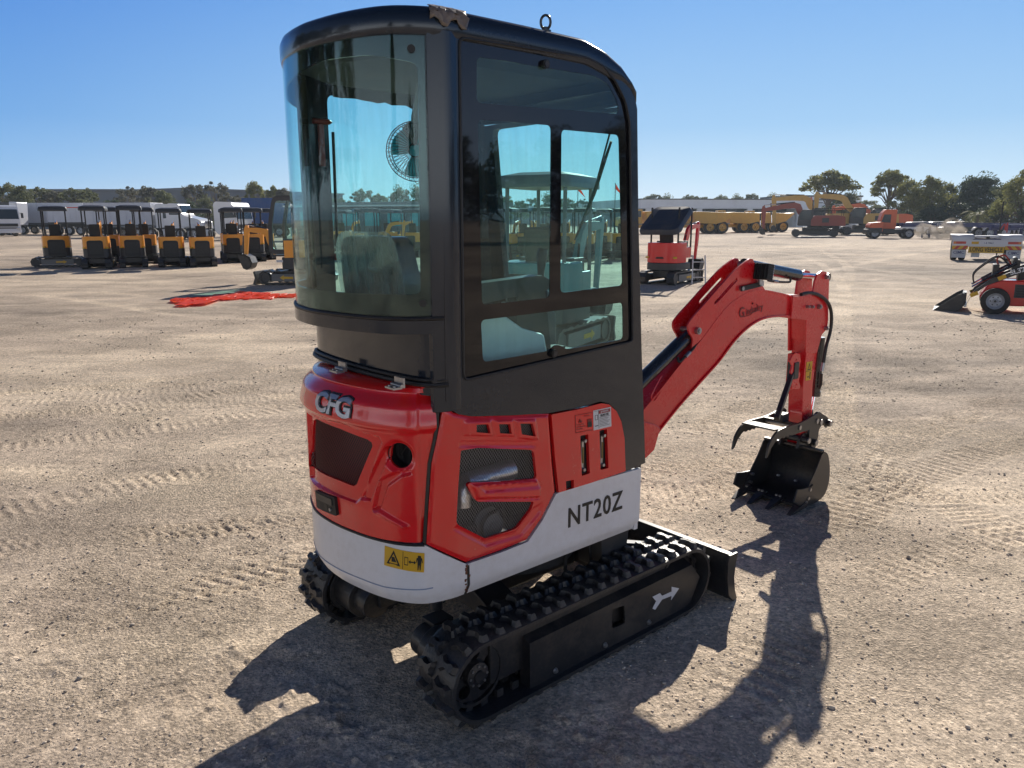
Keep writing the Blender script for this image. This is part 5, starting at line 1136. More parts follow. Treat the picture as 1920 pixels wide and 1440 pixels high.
def mini_canopy(name, mcol, label, yaw=0, zs=.72, grille=True, upper=0, roofm='dgrey', postm='black', seat=True, boom=True, cab=False, group=None):
    root = empty(name, (0, 0, 0), 0, label, 'mini excavator', group)
    track_part(root, -.42); track_part(root, .42)
    b = MB(); b.box((0, 0, .28), (.9, .62, .16), M['dgrey']); b.cyl((0, 0, .34), (0, 0, .46), .27, M['dgrey'], 20); kid(b, 'car_body', root)
    b = MB(); b.prism([(.98, .36), (1.04, .34), (1.0, .18), (1.06, .02), (1.0, .0), (.95, .18)], -.55, .55, M['dgrey'], 'y'); kid(b, 'dozer_blade', root, .004)
    for y in (-.2, .2): b = MB(); b.tube([(.35, y, .24), (.98, y, .16)], .035, M['dgrey'], 6); kid(b, 'blade_arm', root)
    U = root; n0 = len(bpy.data.objects); ups = []
    up = Matrix.Rotation(R_(upper), 4, 'Z')
    def K2(b, nm, bev=0): 
        o = kid(b, nm, root, bev); ups.append(o); return o
    # rear body: rounded skirt in dark grey, colour above, dark centre panel
    half = [(.25, -.48), (-.35, -.49), (-.56, -.44), (-.68, -.30), (-.71, 0)]; pl = half + [(x, -y) for x, y in half[-2::-1]]
    b = MB(); b.prism(pl, .40, zs, M['dgrey'], 'z'); K2(b, 'counterweight', .02)
    b = MB(); b.prism(pl[1:-1] + [(-.05, .49), (-.05, -.49)], zs + .003, 1.16, M[mcol], 'z'); b.box((.10, -.40, .88), (.30, .16, .30), M[mcol]); body = K2(b, 'engine_cover', .02)
    b = MB()
    if grille:
        b.prism(rnd_poly([(-.29, .44), (.29, .44), (.29, .98), (.22, 1.02), (-.22, 1.02), (-.29, .98)], .03), -.735, -.690, M['black'], 'x')
        for i in range(10): b.box((-.742, 0, .56 + i * .04), (.012, .48, .012), M['dgrey'])
    else: b.prism(rnd_poly([(-.12, .72), (.12, .72), (.09, .77), (-.09, .77)], .01), -.722, -.70, M['black'], 'x')
    K2(b, 'rear_grille', .006)
    for s_ in (-1, 1): b = MB(); b.box((-.60, s_ * .40, .755), (.10, .10, .05), M['yellow'], Matrix.Rotation(R_(-35 * s_), 3, 'Z')); K2(b, 'reflector_sticker')
    b = MB(); b.box((.15, 0, .76), (.85, .86, .04), M['dgrey']); K2(b, 'floor_plate')
    if seat:
        b = MB(); b.box((-.12, 0, 1.12), (.42, .44, .10), M['black']); K2(b, 'seat', .03)
        b = MB(); b.box((-.34, 0, 1.36), (.09, .40, .46), M['black'], Matrix.Rotation(R_(-8), 3, 'Y')); K2(b, 'backrest', .035)
    for s_ in (-1, 1):
        b = MB(); b.box((.05, s_ * .33, 1.08), (.36, .12, .24), M['dgrey']); b.tube([(.16, s_ * .33, 1.18), (.18, s_ * .33, 1.38)], .018, M['black'], 6); K2(b, 'control_console', .01)
    if cab:
        pr_ = rnd_poly([(-.62, .80), (-.62, 2.28), (.42, 2.28), (.58, 1.6), (.60, .80)], .16, 5); hl_ = rnd_poly([(-.50, 1.14), (-.50, 2.16), (.36, 2.16), (.47, 1.6), (.49, .92), (-.3, .92)], .10, 4)
        for s_ in (-1, 1):
            yy = .43 * s_; b = MB(); b.plate([pr_, hl_], yy - .02, yy + .02, M['dgrey'], lambda u, v, w_: Vector((u, w_, v))); K2(b, 'cab_side'); b = MB(); b.plate([hl_], yy - .004, yy + .004, M['glass'], lambda u, v, w_: Vector((u, w_, v))); K2(b, 'side_pane')
        b = MB(); n_ = len(pr_); ring = [[Vector((u, y, v)) for u, v in pr_] for y in (-.43, .43)]
        top = [i for i, (u, v) in enumerate(pr_) if v > 2.05]
        for i in range(len(pr_)):
            u0, v0 = pr_[i]; u1, v1 = pr_[(i + 1) % n_]
            if min(v0, v1) > 2.0 or max(u0, u1) < -.55 and max(v0, v1) < 1.2: b.box(((u0 + u1) / 2, 0, (v0 + v1) / 2), (math.hypot(u1 - u0, v1 - v0) + .01, .84, .02), M['dgrey'], Matrix.Rotation(-math.atan2(v1 - v0, u1 - u0), 3, 'Y'))
        K2(b, 'cab_roof')
        b = MB(); b.box((-.61, 0, 1.0), (.03, .84, .36), M['dgrey']); K2(b, 'cab_rear')
        b = MB(); b.box((.02, .465, .92), (.30, .03, .46), M[mcol]); b.box((-.20, .470, .98), (.10, .04, .60), M['dgrey']); K2(b, 'side_door'); b = MB(); b.box((-.42, .49, .92), (.34, .03, .40), M[mcol]); K2(b, 'side_cover')
        b = MB(); b.box((.30, .50, .62), (.18, .01, .06), M['labelw']); K2(b, 'model_plate')
        b = MB(); b.box((.48, -.38, 1.6), (.02, .05, 1.0), M['dgrey'], Matrix.Rotation(R_(-5), 3, 'Y')); K2(b, 'grab_rail')
    else:
        for sx3, sy3 in ((-.45, -.40), (-.45, .40), (.42, -.38), (.42, .38)):
            b = MB(); b.tube([(sx3, sy3, .78 if sx3 > 0 else 1.08), (sx3 * .98, sy3, 2.12)], .026, M[postm], 8); K2(b, 'canopy_post')
        ro = rnd_poly([(-.62, -.50), (.58, -.48), (.58, .48), (-.62, .50)], .15, 4)
        b = MB(); b.loft([[Vector((u, v, 2.07)) for u, v in ro], [Vector((u, v, 2.14)) for u, v in ro], [Vector((u * .94, v * .94, 2.215)) for u, v in ro], [Vector((u * .6, v * .6, 2.26)) for u, v in ro]], M[roofm]); K2(b, 'canopy_roof')
    if boom:
        before = set(root.children); boom_parts(root, M[mcol], .6, .7, [(.62, .72), (1.15, 1.55), (1.75, 1.60), (1.62, .62)], 0, .075, True, (.85, .40)); ups += [o for o in root.children if o not in before]
    for o in ups: o.data.transform(up)
    return root
def put(o, x, y, yaw, label=None, group=None, s=None):
    o.location = (x, y, 0); o.rotation_euler = (0, 0, R_(yaw))
    if s is not None: o.scale = s if isinstance(s, tuple) else (s, s, s)
    if label: o['label'] = label
    if group: o['group'] = group
    return o
GO = 'orange mini excavators parked in rows'
def colx(px, Y): return (px - 960) / F * (Y * cp + H * sp_)
src_can = mini_canopy('canopy_excavator', 'orange', 'x', group=GO)
# front row seen from behind, left of the cab
m1 = mini_canopy('canopy_excavator', 'orange', 'leftmost orange canopy excavator, its tracks turned side on and blade out to the right', upper=94, group=GO)
def dist(py): return gnd(960, py).y
Y = 28.6; put(m1, colx(112, Y), Y, 24)
row = [(187, 27.6, 112, 1.02, 'second orange canopy excavator from the left, straps hanging from its seat'), (252, 28.2, 112, 1.0, 'third orange canopy excavator from the left, with a pale rim on its seat'),
       (326, 28.6, 113, .98, 'fourth orange canopy excavator from the left, standing alone in front of the white truck cab'), (381, 28.8, 112, .98, 'orange canopy excavator right of the fourth one, in front of the white bonneted truck')]
put(src_can, colx(row[0][0], row[0][1]), row[0][1], row[0][2], row[0][4], s=(.94, .86, .96)); m1.scale = (.94, .90, .96)
for k_, (px, Y, yaw, s_, lb) in enumerate(row[1:]): put(copy_tree(src_can), colx(px, Y), Y, yaw + (4, -3, 2)[k_], lb, s=(.94, .86, (.97, .93, .92)[k_]))
for px, Y, yaw, lb in ((211, 30.4, 113, 'orange canopy excavator half hidden behind the second one from the left'), (276, 31.0, 113, 'orange canopy excavator half hidden behind the third one from the left'), (441, 31.5, 108, 'orange canopy excavator parked just left of the raised orange boom'),
                       (436, 34.0, 108, 'orange canopy excavator behind the one left of the raised boom'), (478, 32.5, 108, 'orange canopy excavator seen through the orange boom, in front of the blue trailer'), (497, 34, 108, 'orange canopy excavator partly hidden by the orange cab excavator')):
    put(copy_tree(src_can), colx(px, Y), Y, yaw, lb)
cabx = mini_canopy('cab_excavator', 'orange', 'orange and grey cab excavator with its arm reaching down to the left', cab=True, group=None)
for o in list(cabx.children):
    if o.name.startswith(('boom', 'arm', 'bucket', 'lift_cyl')): bpy.data.objects.remove(o)
boom_parts(cabx, M['orange'], .6, .7, [(.62, .78), (.85, 1.36), (1.40, 1.42), (1.50, .40)], 0, .075, True, (-.95, .34))
Y = 20.8; put(cabx, colx(562, Y), Y, 172)
# rows beyond, seen through the cab glass
thru = [(648, 40, 75), (690, 34, 20), (735, 38, 60), (780, 36, 75), (950, 33, 70), (985, 34, 72), (1012, 31, 100), (1060, 35, 80), (1095, 33, 75), (1130, 36, 78), (1165, 34, 82), (1030, 40, 85), (1110, 42, 80)]
nm_ = ['far orange excavator seen through the rear glass above the seat, left end', 'far orange excavator over the seat back, turned sideways', 'far orange excavator over the middle of the seat back', 'far orange excavator beside the fan cage, under the trees', 'far orange excavator in the door glass beside the left pillar', 'far orange excavator under the left edge of the grey canopy', 'far orange excavator beyond the grab of the armrest', 'far orange excavator right of the door mullion', 'far orange excavator below the left flag', 'far orange excavator beyond the wiper blade', 'far orange excavator below the right flag', 'far orange excavator in the second row behind the mullion', 'far orange excavator in the second row beyond the wiper']
for (px, Y, yaw), lb in zip(thru, nm_): put(copy_tree(src_can), colx(px, Y), Y, yaw, lb)
teal = mini_canopy('canopy_excavator', 'team', 'teal excavator with a grey canopy, seen through the door glass', roofm='post', postm='post')
put(teal, colx(1030, 10.2), 10.2, 62)
# red excavator with tilted dark canopy
redx = mini_canopy('canopy_excavator', 'red', 'red mini excavator with a folded dark canopy, parked behind the boom', roofm='roofd', zs=.60, grille=False)
for o in list(redx.children):
    if o.name.startswith('canopy_roof'):
        o.data.transform(Matrix.Translation((-.35, .02, 1.80)) @ Matrix.Scale(1.18, 4, (0, 1, 0)) @ Matrix.Rotation(R_(-34), 4, 'Y') @ Matrix.Translation((0, 0, -2.16)))
    if o.name.startswith('reflector'): o.scale = (1, 1, 1)
put(redx, colx(1256, 21.0), 21.0, 54, s=(1.0, .96, .94))
# small ladder leaning by the red excavator
b = MB(); 
for s_ in (-.18, .18): b.tube([(s_, .0, 0), (s_ * .9, .12, .75)], .02, M['labelw'], 6)
for i in range(3): b.tube([(-.17, .03 + i * .035, .18 + i * .2), (.17, .03 + i * .035, .18 + i * .2)], .014, M['labelw'], 6)
o = b.build('step_ladder'); tag(o, 'small pale step frame standing right of the red excavator', 'step'); o.location = (colx(1310, 20.6), 20.6, 0)
# orange barrier netting lying on the ground
b = MB(); rows = []; NN = 90; rnd = random.Random(3)
for i in range(NN):
    t = i / (NN - 1); c = gnd(330 + 230 * t, 565 - 10 * t + 2 * math.sin(t * 9)); wd_ = (.18 + .34 * math.sin(math.pi * min(1, t * 1.1)) ** 1) * (1.4 if .15 < t < .42 else .8); row_ = []
    for j in range(9):
        u = j / 8 - .5; row_.append(Vector((c.x + .12 * math.sin(i * .9 + j * .7), c.y + u * wd_ * 3.8 + .12 * math.sin(i * .5 + j * 1.3), .02 + .028 * abs(math.sin(i * 1.7 + j * 2.1)) * (1 - abs(u) * 1.2) + .03 * rnd.random())))
    rows.append(row_)
b.loft(rows, M['tape'], closed=False, caps=False); o = b.build('barrier_netting', None, 0, 25); tag(o, 'crumpled orange-red barrier netting lying in a long heap on the dirt', 'netting'); 

# ---- trucks
def wheel(root, x, y, r, w, name='wheel', rim='rim', face=-1):
    b = MB(); b.lathe((x, y, r), (0, 1, 0), [(r * .62, -w / 2), (r * .93, -w / 2), (r, -w * .36), (r, w * .36), (r * .93, w / 2), (r * .62, w / 2)], M['tyre'], 24); o = kid(b, name, root)
    b = MB(); h_ = [(0, -w * .32), (r * .13, -w * .32), (r * .14, -w * .22), (r * .20, -w * .12), (r * .45, -w * .10), (r * .53, -w * .36), (r * .60, -w * .46), (r * .63, -w * .45)]
    b.lathe((x, y, r), (0, 1, 0), h_ + [(q, -o_) for q, o_ in h_[::-1]], M[rim], 24)
    for s_ in (-1, 1):
        b.cyl((x, y + s_ * w * .30, r), (x, y + s_ * w * .36, r), r * .09, M['ink'], 12)
        for i in range(6): a = i * math.pi / 3; b.cyl((x + r * .32 * math.cos(a), y + s_ * w * .10, r + r * .32 * math.sin(a)), (x + r * .32 * math.cos(a), y + s_ * w * .16, r + r * .32 * math.sin(a)), r * .055, M['ink'], 6)
    kid(b, 'rim', o); return o
def truck(name, label, body=True, kind='cabover', L=8.5, bodym='box', hb=2.1, cat='truck', stack=False, mcab='trw'):
    """x forward, front at x=0, goes back to -L; visible side -y"""
    r = empty(name, (0, 0, 0), 0, label, cat); W = 1.22
    b = MB(); b.box((-L / 2 - .6, 0, .85), (L - 1.0, .9, .22), M['ink']); b.box((-3.2, -.95, .62), (1.1, .4, .5), M['rim']); kid(b, 'chassis', r, .02)
    if kind == 'cabover':
        pf = rnd_poly([(-2.1, .75), (-2.1, 2.95), (-1.9, 3.15), (-.45, 3.10), (-.22, 2.75), (0, 1.75), (.03, .55), (-.35, .45), (-1.75, .45)], .12); b = MB(); b.prism(pf, -W, W, M[mcab], 'y'); c = kid(b, 'cab', r, .04)
        wn2 = rnd_poly([(-1.35, 1.80), (-1.35, 2.55), (-.45, 2.60), (-.15, 1.85)], .06)
        for s_ in (-1, 1): b = MB(); b.prism(wn2, s_ * W - .012, s_ * W + .012, M['win'], 'y'); kid(b, 'side_window', c)
        b = MB(); b.add([Vector((-.01, -W * .92, 1.75)), Vector((-.01, W * .92, 1.75)), Vector((-.21, W * .9, 2.72)), Vector((-.21, -W * .9, 2.72))], [(0, 1, 2, 3)], M['win']); b.v = [(x + .03, y, z) for x, y, z in b.v]; o = kid(b, 'windscreen', c)
        b = MB(); b.box((.05, 0, 1.15), (.04, 1.9, .30), M['ink']); b.box((.05, 0, .85), (.03, 1.7, .12), M['dgrey']); kid(b, 'front_grille', c)
        b = MB(); b.box((.02, 0, .50), (.22, 2.4, .30), M[mcab]); kid(b, 'front_bumper', c, .03)
        for s_ in (-1, 1):
            b = MB(); b.box((.07, s_ * .95, .78), (.06, .36, .2), M['chrome']); kid(b, 'headlight', c, .02)
            b = MB(); b.box((.04, s_ * (W + .22), 2.1), (.12, .2, .5), M['ink']); b.tube([(-.05, s_ * W, 2.35), (.04, s_ * (W + .2), 2.35)], .025, M['ink'], 6); kid(b, 'mirror', c)
        b = MB(); b.box((-.04, -1.16, 1.32), (.14, .14, .24), M['lamb']); kid(b, 'corner_lamp', c, .02)
        xf = -1.15
    else:
        pf = rnd_poly([(-3.3, .75), (-3.3, 2.9), (-3.0, 3.1), (-2.1, 3.05), (-1.85, 2.25), (-1.6, 2.0), (-.45, 1.75), (-.05, 1.5), (0, .6), (-3.1, .6)], .12); b = MB(); b.prism(pf, -1.0, 1.0, M[mcab], 'y'); c = kid(b, 'cab', r, .05)
        for s_ in (-1, 1): b = MB(); b.prism(rnd_poly([(-3.0, 2.1), (-3.0, 2.7), (-2.2, 2.75), (-2.0, 2.1)], .05), s_ * 1.0 - .012, s_ * 1.0 + .012, M['win'], 'y'); kid(b, 'side_window', c)
        b = MB(); b.box((-1.93, 0, 2.62), (.06, 1.7, .62), M['win'], Matrix.Rotation(R_(-16), 3, 'Y')); kid(b, 'windscreen', c)
        b = MB(); b.box((.02, 0, 1.15), (.06, 1.2, .8), M['chrome']); kid(b, 'front_grille', c); b = MB(); b.box((.06, 0, .55), (.25, 2.3, .35), M['chrome']); kid(b, 'front_bumper', c, .04)
        for s_ in (-1, 1):
            b = MB(); b.prism(rnd_poly([(-1.9, .6), (-1.75, 1.15), (-1.2, 1.35), (-.6, 1.15), (-.4, .6), (-.6, .6), (-.75, 1.0), (-1.2, 1.12), (-1.6, 1.0), (-1.7, .6)], .05), s_ * 1.08 - .12, s_ * 1.08 + .12, M[mcab], 'y'); kid(b, 'mudguard', c)
        xf = -1.2
    for x in (xf, -L + 2.3, -L + 1.0):
        for s_ in (-1, 1): wheel(r, x, s_ * 1.02, .50, .30)
    if body:
        b = MB(); x1 = -2.5 if kind == 'cabover' else -3.7; b.box(((x1 - L) / 2, 0, 1.15 + hb / 2), (L + x1, 2.44, hb), M[bodym]); o = kid(b, 'body', r, .03)
        b = MB(); k_ = int((L + x1) / .75)
        for i in range(k_ + 1): b.box((x1 - (L + x1) * i / k_, -1.235, 1.15 + hb / 2), (.06, .03, hb), M[bodym])
        b.box(((x1 - L) / 2, -1.24, 1.18), (L + x1, .04, .1), M['dgrey']); kid(b, 'body_ribs', o)
    return r
def trailer(name, label, L=8, z0=1.2, hb=2.4, m='box', top=None, axles=3, cat='trailer', wx=None):
    r = empty(name, (0, 0, 0), 0, label, cat)
    b = MB(); b.box((-L / 2, 0, z0 + hb / 2), (L, 2.45, hb), M[m]); o = kid(b, 'body', r, .03)
    b = MB(); k_ = int(L / .6)
    for i in range(k_ + 1): b.box((-L * i / k_, -1.238, z0 + hb / 2), (.05, .03, hb), M[m])
    b.box((-L / 2, -1.245, z0 + .05), (L, .05, .12), M['dgrey'])
    if top: b.box((-L / 2, -1.2, z0 + hb), (L + .1, .12, .12), M[top])
    kid(b, 'body_ribs', o)
    b = MB(); b.box((-L / 2, 0, z0 - .2), (L, .9, .3), M['ink']); kid(b, 'chassis', r)
    for i in range(axles):
        for s_ in (-1, 1): wheel(r, -(L - 1.0 - 1.25 * i) if wx is None else wx + 1.25 * i, s_ * 1.05, .50, .3)
    b = MB(); 
    for s_ in (-.8, .8): b.box((-1.6, s_, .5), (.12, .12, .9), M['rim'])
    kid(b, 'support_leg', r); return r
t = truck('rigid_truck', 'white rigid truck with a long ribbed body, behind the orange canopies', L=9.0); put(t, colx(347, 75), 75, -4)
t = truck('bonneted_truck', 'white bonneted truck standing behind the orange canopies', body=False, kind='bonnet', L=7); put(t, colx(392, 70), 70, -6)
t = truck('prime_mover', 'white flat-fronted prime mover right of the bonneted truck', body=False, L=6.5); put(t, colx(462, 66), 66, -14)
t = truck('rigid_truck', 'white truck nose cut off by the left edge of the photo', body=False, L=7); put(t, colx(17, 80), 80, -38)
t = trailer('box_trailer', 'long pale box trailer behind the leftmost orange excavator', L=11); put(t, colx(172, 93), 93, -2)
t = trailer('tipper_trailer', 'white tipper trailer with a red top rail', L=6.5, z0=1.3, hb=1.7, top='lred'); put(t, colx(212, 88), 88, -2)
t = trailer('curtain_trailer', 'trailer with blue side curtains beside the orange cab excavator', L=6.2, hb=2.6, m='blue'); put(t, colx(580, 80), 80, 2)
t = trailer('side_tipper', 'dark open trailer with a white tail panel, left of the box trailer', L=4.2, z0=1.25, hb=2.3, m='dgrey', axles=2)
b = MB(); b.box((.35, -.3, 2.35), (.9, 1.9, 2.5), M['trw'], Matrix.Rotation(R_(4), 3, 'Y')); kid(b, 'tail_panel', t, .1); put(t, colx(38, 88), 88, -2)
# ---- buildings
def wpt(px, Y): return Vector((colx(px, Y), Y, 0))
def wallrun(name, A, B, h, depth, m, label, cat='warehouse', roof=None, extra=None):
    """building with its long front from A to B"""
    r = empty(name, A, 0, label, cat); d = (B - A); Ln = d.length; d.normalize(); ang = math.atan2(d.y, d.x); r.rotation_euler = (0, 0, ang)
    b = MB(); b.box((Ln / 2, depth / 2, h / 2), (Ln, depth, h), M[m])
    k_ = int(Ln / 1.2)
    w_ = kid(b, 'wall', r); b = MB()
    for i in range(k_ + 1): b.box((Ln * i / k_, -.04, h / 2), (.12, .08, h - .1), M[m])
    kid(b, 'cladding_ribs', w_)
    b = MB(); b.box((Ln / 2, depth / 2, h + .15), (Ln + .6, depth + .6, .35), M[roof or m]); kid(b, 'roof', r)
    if extra: extra(r, Ln)
    return r
r = wallrun('warehouse', wpt(-120, 215), wpt(356, 150), 7.3, 40, 'wallb', 'blue grey warehouse behind the gum trees on the left', roof='wallg')
def ex2(r, Ln):
    for i in range(3): b = MB(); b.box((Ln * (.2 + .3 * i), -.1, 2), (5, .15, 4), M['wallg']); kid(b, 'roller_door', r)
r = wallrun('warehouse', wpt(356.5, 150.5), wpt(600, 280), 7.0, 30, 'wallg', 'darker end wing of the warehouse, right of its corner', roof='wallg', extra=ex2)
def shed(r, Ln):
    b = MB(); b.box((Ln / 2, -3, 5.2), (Ln + 2, 6, 2.0), M['wall']); b.box((Ln / 2, -3.0, 6.3), (Ln + 2.4, 6.3, .22), M['dgrey']); kid(b, 'fascia', r)
    for x in np.linspace(1, Ln - 1, 4): b = MB(); b.box((x, -5.4, 2.1), (1.2, .6, 4.2), M['wall']); kid(b, 'column', r)
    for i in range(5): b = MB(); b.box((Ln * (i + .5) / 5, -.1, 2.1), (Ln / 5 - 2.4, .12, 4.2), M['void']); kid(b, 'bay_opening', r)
r = wallrun('warehouse', wpt(1195, 186), wpt(1484, 190), 6.1, 26, 'wallg', 'long warehouse with a white fascia and dark bays, behind the yellow dump trucks', extra=shed)
def shed2(r, Ln):
    b = MB(); b.box((Ln / 2, -1.5, 5.4), (Ln, 3, 1.9), M['wall']); kid(b, 'fascia', r)
r = wallrun('warehouse', wpt(900, 380), wpt(1193, 187), 6.1, 26, 'wallg', 'receding warehouse wing with a pale fascia, seen through the door glass', extra=shed2)
def shop(r, Ln):
    b = MB(); b.box((Ln / 2, -1.6, 4.1), (Ln, 3.4, .3), M['labelw']); kid(b, 'awning', r)
    for i in range(5): b = MB(); b.box((Ln * (i + .5) / 5, -.15, 2.2), (Ln / 5 - 1.0, .12, 2.2), M['win']); kid(b, 'window', r)
    b = MB(); b.box((5.0, -.2, 6.0), (4.6, .12, 2.0), M['wall']); b.box((6.1, -.3, 6.3), (1.7, .06, .35), M['post']); b.box((6.1, -.3, 5.6), (1.7, .06, .25), M['post']); sg = kid(b, 'sign_board', r)
    b = MB(); b.prism([(3.4, 5.15), (4.6, 5.15), (4.6, 6.1), (4.2, 6.4), (4.2, 6.95), (3.8, 6.95), (3.8, 6.4), (3.4, 6.1)], -.36, -.28, M['lred'], 'y'); kid(b, 'bottle_emblem', sg)
    b = MB(); b.box((1.4, -.1, 5.6), (1.6, .1, 2.4), M['win']); kid(b, 'window', r)
r = wallrun('shop_building', wpt(1486, 186), wpt(1610, 188), 7.0, 18, 'wall', 'pale building with a white awning and a red bottle sign', 'building', roof='dgrey', extra=shop)
def low(r, Ln):
    for i in range(8): b = MB(); b.box((Ln * (i + .5) / 8, -.06, 1.75), (Ln / 8 - .7, .08, 1.1), M['teal']); kid(b, 'window', r)
    b = MB(); b.box((Ln / 2, -.9, 2.75), (Ln, 1.9, .10), M['labelw']); kid(b, 'awning', r)
r = wallrun('site_office', wpt(560, 66), wpt(900, 60), 2.75, 6, 'wallg', 'low dark site office with greenish windows, seen through the rear glass', 'building', roof='post', extra=low)
# ---- flags
for px, Y, hh, lb in ((1082, 60, 4.25, 'left one of two orange flags seen through the door glass'), (1151, 58, 4.3, 'right one of two orange flags seen through the door glass, beyond the wiper')):
    r = empty('flag', wpt(px, Y), 0, lb, 'flag', 'orange flags on poles'); b = MB(); b.cyl((0, 0, 0), (0, 0, hh), .03, M['post'], 6); kid(b, 'pole', r)
    b = MB(); rw_ = [[Vector((.03 + .55 * i / 8 * (1 - .0 * j), .06 * math.sin(i * .9), hh - .05 - .9 * i / 8 - (.38 * (1 - i / 8)) * j)) for j in (0, 1)] for i in range(9)]
    b.loft(rw_, M['tape'], closed=False, caps=False); o = kid(b, 'flag_cloth', r); s_ = o.modifiers.new('t', 'SOLIDIFY'); s_.thickness = .01
# ---- yellow articulated haulers
def hauler(label):
    r = empty('dump_truck', (0, 0, 0), 0, label, 'dump truck', 'yellow dump trucks parked nose to tail')
    b = MB(); b.prism([(4.6, 1.1), (5.0, 1.9), (4.6, 2.3), (3.2, 2.45), (2.6, 2.45), (2.6, 1.1)], -1.1, 1.1, M['cat'], 'y'); c = kid(b, 'bonnet', r, .08)
    b = MB(); b.prism(rnd_poly([(1.4, 1.4), (1.4, 3.35), (2.5, 3.35), (2.8, 2.4), (2.8, 1.4)], .1), -.75, .75, M['cat'], 'y'); c = kid(b, 'cab', r, .05)
    for s_ in (-1, 1): b = MB(); b.prism([(1.6, 2.3), (1.6, 3.15), (2.4, 3.15), (2.62, 2.3)], s_ * .75 - .012, s_ * .75 + .012, M['win'], 'y'); kid(b, 'side_window', c)
    b = MB(); b.prism([(1.0, 2.15), (1.15, 3.05), (.4, 3.1), (-3.9, 2.95), (-4.9, 3.05), (-4.9, 2.85), (-3.6, 1.7), (-2.2, 1.35), (.6, 1.45)], -1.45, 1.45, M['cat'], 'y'); d = kid(b, 'dump_bed', r, .05)
    b = MB()
    for x in (.3, -1.2, -2.7): b.box((x, -1.47, 2.2), (.14, .08, 1.3), M['cat'])
    b.box((-1.8, -1.48, 2.92), (6.0, .08, .16), M['catd']); kid(b, 'bed_ribs', d)
    b = MB(); b.box((.6, -1.47, 2.75), (.9, .05, .28), M['dgrey']); kid(b, 'name_plate', d)
    b = MB(); b.box((0, 0, 1.05), (8.0, .8, .45), M['cat']); kid(b, 'chassis', r, .04)
    for x in (3.4, -1.4, -3.2):
        for s_ in (-1, 1): wheel(r, x, s_ * 1.12, .88, .62, rim='cat')
    return r
h0 = hauler('yellow dump truck nearest the red excavator'); put(h0, colx(1308, 98), 98, 182, s=.86)
put(copy_tree(h0), colx(1372, 104), 104, 184, 'yellow dump truck in the middle of the row')
put(copy_tree(h0), colx(1425, 109), 109, 186, 'yellow dump truck furthest right, partly behind the red digger')
put(copy_tree(h0), colx(1218, 94), 94, 190, 'yellow dump truck mostly hidden behind the dark folded canopy')
# ---- large excavators
def digger(name, mcol, label, boom, cabm='dgrey'):
    r = empty(name, (0, 0, 0), 0, label, 'excavator')
    for y in (-1.25, 1.25): track_part(r, y, 1.95, .46, .6, False)
    b = MB(); b.box((0, 0, .85), (2.6, 1.6, .5), M['dgrey']); b.cyl((0, 0, .9), (0, 0, 1.25), .8, M['dgrey'], 20); kid(b, 'car_body', r)
    b = MB(); b.prism(rnd_poly([(.5, 1.25), (.5, 1.9), (.2, 2.35), (-2.2, 2.4), (-3.0, 2.25), (-3.1, 1.25)], .12), -1.35, 1.35, M[mcol], 'y'); c = kid(b, 'engine_house', r, .05)
    for y in (-1.36, 1.36): b = MB(); b.box((-1.0, y, 1.85), (.7, .03, .5), M['dgrey']); kid(b, 'side_vent', c)
    b = MB()
    for x in (-2.8, -1.7, -.6, .4): b.cyl((x, 1.2, 2.3), (x, 1.2, 2.9), .03, M['ink'], 6); b.cyl((x, -1.2, 2.3), (x, -1.2, 2.9), .03, M['ink'], 6)
    for y in (-1.2, 1.2): b.cyl((-2.8, y, 2.9), (.4, y, 2.9), .03, M['ink'], 6)
    kid(b, 'handrail', r)
    b = MB(); pf = rnd_poly([(.3, 1.25), (.3, 3.0), (1.5, 3.0), (1.85, 2.3), (1.9, 1.25)], .15); b.prism(pf, .35, 1.32, M[cabm], 'y'); cb = kid(b, 'cab', r, .04)
    for y in (.34, 1.33): b = MB(); b.prism([(.5, 1.9), (.5, 2.85), (1.4, 2.85), (1.7, 2.3), (1.7, 1.9)], y - .012, y + .012, M['win'], 'y'); kid(b, 'side_window', cb)
    boom_parts(r, M[mcol], 1.0, 1.6, boom, -.1, .29, True, (1.7, 1.0)); return r
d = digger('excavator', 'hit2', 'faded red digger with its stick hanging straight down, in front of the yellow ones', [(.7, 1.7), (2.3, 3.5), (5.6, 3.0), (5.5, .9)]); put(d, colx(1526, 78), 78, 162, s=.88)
d = digger('excavator', 'catd', 'yellow digger whose boom rises behind the faded red one', [(.7, 1.8), (2.6, 4.1), (5.9, 4.0), (5.6, 1.0)]); put(d, colx(1548, 90), 90, 164)
d = digger('excavator', 'catd', 'yellow digger with a raised boom, left of the orange terminal tractor', [(.9, 1.9), (2.8, 4.1), (5.4, 4.3), (5.3, 1.6)]); put(d, colx(1622, 88), 88, 164)
d = digger('excavator', 'hit', 'bright orange digger standing behind the yellow ones', [(.7, 1.8), (3.0, 3.4), (6.0, 3.0), (5.9, .9)]); put(d, colx(1655, 99), 99, 164)
